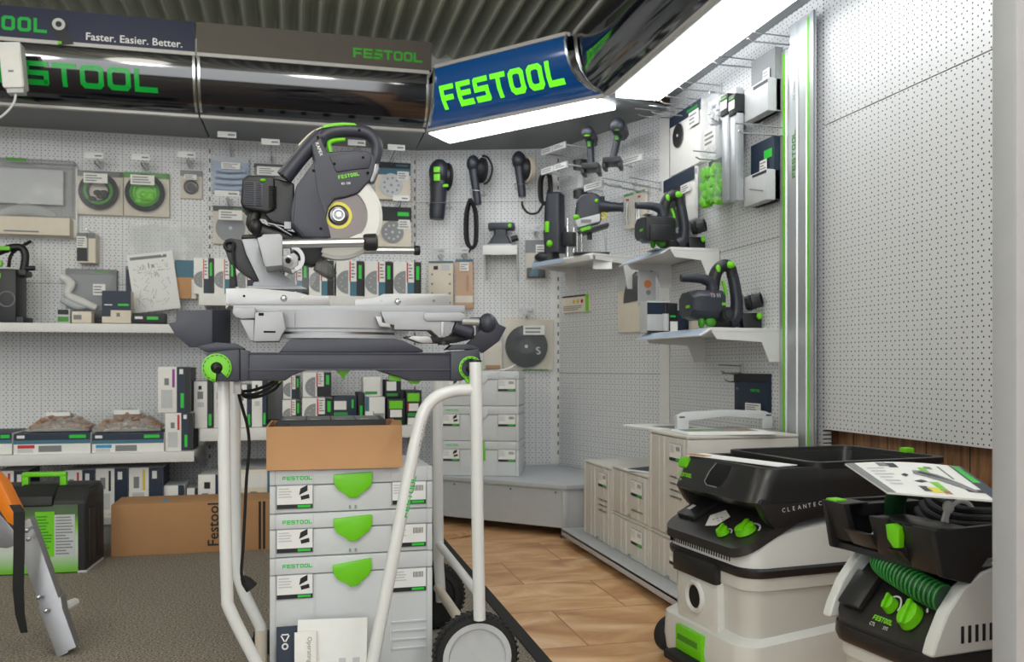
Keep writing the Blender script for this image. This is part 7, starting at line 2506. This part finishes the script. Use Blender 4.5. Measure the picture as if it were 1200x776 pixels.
    wall(n0, n1, z0 + .010, z1 - .048)
    wall(n1, .0425, z0 + .004, z1 - .012)
    wall(.0425, .089, z0 + .0, z1 - .064)
    wall(.089, hw + .006, z0 - .004, z1 - .014)
    b.box(.0425, f + .006, z1 - .064, .089, f + .02, z1 - .016)
    for s in (-1, 1):
        x0, x1 = (-hw - .010, -hw + .006) if s < 0 else (hw - .006, hw + .010)
        b.xprism([(f + .012, z0 - .006), (f - .006, z1 - (.0 if s < 0 else .014)), (L_ + .01, z1 - .0), (L_ + .01, z0 + .02), (.11, z0 + .02), (.07, z0 - .022)], x0, x1, .004)
    b.box(-hw, L_ - .006, z0, hw, L_ + .01, z1, .004)
    b.box(-hw, .02, z0 - .008, hw, L_, z0 + .004)
    # top ledges behind the front wall
    b.box(-hw, f, z1 - .003, n0, .05, z1, .002).box(n1 + .005, f + .004, z1 - .018, hw + .004, .07, z1 - .012, .003).box(-hw, .05, z1 - .03, -hw + .05, .2, z1 - .006, .003)
    b.build('tray', t)
    MB('lime').extrude([Vector((p[0], f - .010, p[1])) for p in ((.044, z1 - .02), (.066, z1 - .016), (.088, z1 - .022), (.086, z1 - .058), (.070, z1 - .060), (.050, z1 - .046))], (0, .014, 0), .003).build('latch', t, 'lime green')
    MB('lime').box(-hw + .0, f - .002, z1 - .002, -hw + .04, f + .026, z1 + .004, .003).build('latch', t, 'lime green')
    MB('lime').box(hw + .004, .165, z1 - .07, hw + .020, .205, z1 - .012, .006).build('latch', t, 'lime green')
    # hose end and cable stored in the tray
    MB('hose_green').tube([(-.10, .11, z0 + .02), (-.085, .10, z0 + .06), (-.06, .085, z0 + .10), (-.03, .08, z0 + .13)], .022, 14, smooth=4).tube([(-.06, .06, z0 + .01), (-.04, .045, z0 + .02), (-.02, .05, z0 + .05)], .02, 12, smooth=4).build('hose', t, 'green hose end')
    b = MB('rubber')
    rr = random.Random(8)
    for k in range(7):
        x = -.05 + .0 * k
        z = z1 - .035 + .012 * (k % 4)
        y0 = .10 + .012 * k
        b.tube([(-.06, y0 + .04, z + .02), (.0, y0 + .01, z + .008), (.08, y0, z), (.15, y0 + .015, z + .004), (.165, y0 + .08, z + .006), (.12, y0 + .25, z + .01), (.0, y0 + .24, z + .012)], .0088, 10, smooth=5)
    b.build('power_cable', t)
    MB('tie_white').torus((.105, .115, z1 - .012), .034, .0045, 'x', 18, 8).ell((.105, .085, z1 + .012), (.014, .01, .012), 10).tube([(.105, .08, z1 + .01), (.108, .07, z1 - .01), (.104, .066, z1 - .035)], .0035, 8, smooth=4).build('cable_tie', t, 'white cable tie')
    # brochure on top
    ca = [on_z(990, 545, .575), on_z(1126, 549, .60), on_z(1182, 590, .585), on_z(1040, 579, .560)]
    c = (ca[0] + ca[1] + ca[2] + ca[3]) / 4
    o = thing('brochure', 'white printed brochure lying across the nearer vacuum cleaner', 'brochure', TM((c.x, c.y, z1 + .012)))
    def bl(u, v, dz=0.0):
        p = (ca[0] * (1 - u) + ca[1] * u) * (1 - v) + (ca[3] * (1 - u) + ca[2] * u) * v
        n = Vector((0, 0, 1))
        return p + n * (dz + .006 * math.sin(u * PI) * (1 - v))
    def patch(b, m_, u0, v0, u1, v1, dz, nu=6):
        b.m(m_)
        for k in range(nu):
            a, e = u0 + (u1 - u0) * k / nu, u0 + (u1 - u0) * (k + 1) / nu
            b._faces([bl(a, v1, dz), bl(e, v1, dz), bl(e, v0, dz), bl(a, v0, dz)], [(0, 1, 2, 3)])
    b = MB('paper')
    nu, nv = 10, 4
    for dz, flip in ((0, True), (.003, False)):
        vs = [bl(i / nu, j / nv, dz) for j in range(nv + 1) for i in range(nu + 1)]
        b._faces(vs, [(j * (nu + 1) + i, (j + 1) * (nu + 1) + i, (j + 1) * (nu + 1) + i + 1, j * (nu + 1) + i + 1) for j in range(nv) for i in range(nu)])
    edge = [(i / nu, 0) for i in range(nu + 1)] + [(1, j / nv) for j in range(1, nv + 1)] + [(1 - i / nu, 1) for i in range(1, nu + 1)] + [(0, 1 - j / nv) for j in range(1, nv + 1)]
    for (u0, v0), (u1, v1) in zip(edge, edge[1:]):
        b._faces([bl(u0, v0, 0), bl(u1, v1, 0), bl(u1, v1, .003), bl(u0, v0, .003)], [(0, 1, 2, 3)])
    for m_, u0, v0, u1, v1 in (('print_grey', 0, 0, .09, 1), ('print_pale', .02, .1, .05, .9), ('card_navy', .90, .02, 1, .98), ('print_logo', .915, .04, .975, .55), ('print_grey', .28, .03, .37, .16), ('card_black', .36, .05, .44, .2), ('lime', .60, .18, .66, .36), ('lime', .55, .62, .62, .86), ('yellow', .46, .78, .56, .92), ('sand_brown', .56, .82, .62, .94), ('card_black', .40, .76, .47, .9), ('print_grey', .78, .1, .80, .5), ('card_black', .78, .76, .90, .84), ('print_grey', .66, .14, .72, .22)):
        patch(b, m_, u0, v0, u1, v1, .0036)
    for v0, u0, u1 in ((.2, .14, .3), (.3, .14, .28), (.4, .14, .32), (.5, .15, .27), (.6, .16, .3), (.7, .16, .28)):
        patch(b, 'print_pale', u0, v0, u1, v0 + .04, .0036)
    # printed machine: a dark curved body
    b.m('print_grey')
    pts = [(.50, .40), (.52, .30), (.60, .29), (.70, .40), (.80, .62), (.86, .80), (.84, .86), (.76, .74), (.66, .58), (.56, .46)]
    b._faces([bl(u, v, .0042) for u, v in reversed(pts)], [tuple(range(len(pts)))])
    b.m('card_black')
    pts = [(.54, .36), (.58, .33), (.66, .42), (.76, .60), (.74, .66), (.62, .48)]
    b._faces([bl(u, v, .0046) for u, v in reversed(pts)], [tuple(range(len(pts)))])
    for pts in ([(.37, .45), (.42, .40), (.44, .44), (.40, .50)], [(.42, .62), (.5, .58), (.54, .62), (.46, .66)]):
        b._faces([bl(u, v, .0042) for u, v in reversed(pts)], [tuple(range(len(pts)))])
    b.build('pages', o, world=True)


vacuum_one()
vacuum_two()


# ================================================================== sub-parts: pieces that sit on one part of a thing
NEST = {
    'stacking_case': {'label_plate': 'base', 'lock_tab': 'base', 'lettering': 'lid', 'latch': 'lid'},
    'vacuum_cleaner': {'knob': 'control_panel', 'dial_mark': 'control_panel', 'socket_cover': 'control_panel', 'socket_mark': 'control_panel', 'sticker': 'control_panel', 'panel_print': 'control_panel',
                       'tray_latch': 'tray', 'rear_latch': 'tray', 'latch': 'tray', 'grip_recess': 'tray', 'grip_cheek': 'tray', 'lettering': 'tray', 'rim': 'tray', 'hose_inlet': 'inlet_block',
                       'brake_pedal': 'brake_plate', 'container_latch': 'seal_band', 'vent_slot': 'head', 'cable_tie': 'power_cable'},
    'mitre_saw': {'lettering': 'housing', 'marking': 'housing', 'handle_cap': 'main_handle', 'trigger': 'main_handle', 'trim_strip': 'carry_handle', 'vent_grille': 'motor', 'motor_button': 'motor', 'blade_print': 'saw_blade', 'flange': 'saw_blade',
                  'bevel_scale': 'pillar', 'lever_collar': 'bevel_lever'},
    'saw_trolley': {'wheel_disc': 'tyre', 'ring_hub': 'lock_ring', 'lettering': 'handle_tube', 'marking': 'handle_tube'},
    'light_canopy': {'lettering': 'fascia', 'bezel': 'fascia', 'end_trim': 'fascia', 'light_panel': 'underside'},
    'machine_case': {'spec_label': 'front_print', 'handle': 'shell', 'latch': 'shell'},
    'plunge_saw': {'trigger': 'rear_grip', 'start_lever': 'handle_bow', 'end_mark': 'motor_housing', 'marking': 'motor_housing', 'button': 'motor_housing', 'hood_screw': 'dust_hood'},
    'banner': {'slogan': 'board', 'lettering': 'board', 'printed_tool': 'board'},
    'header_board': {'lettering': 'board'},
    'guide_rail': {'lettering': 'extrusion'},
    'disc_pack': {'sticker': 'card', 'header': 'card'},
    'long_carton': {'lettering': 'carton', 'stripe': 'carton', 'tape': 'carton'},
}
for root in [o for o in SC.objects if o.parent is None]:
    rule = NEST.get(root.name.split('.')[0])
    if not rule:
        continue
    kids = sorted(root.children, key=lambda o: ORDER[o.name])
    for o in kids:
        want = rule.get(o.name.split('.')[0])
        if not want:
            continue
        host = [k for k in kids if k.name.split('.')[0] == want]
        before = [k for k in host if ORDER[k.name] < ORDER[o.name]]
        if host:
            o.parent = (before or host)[-1]
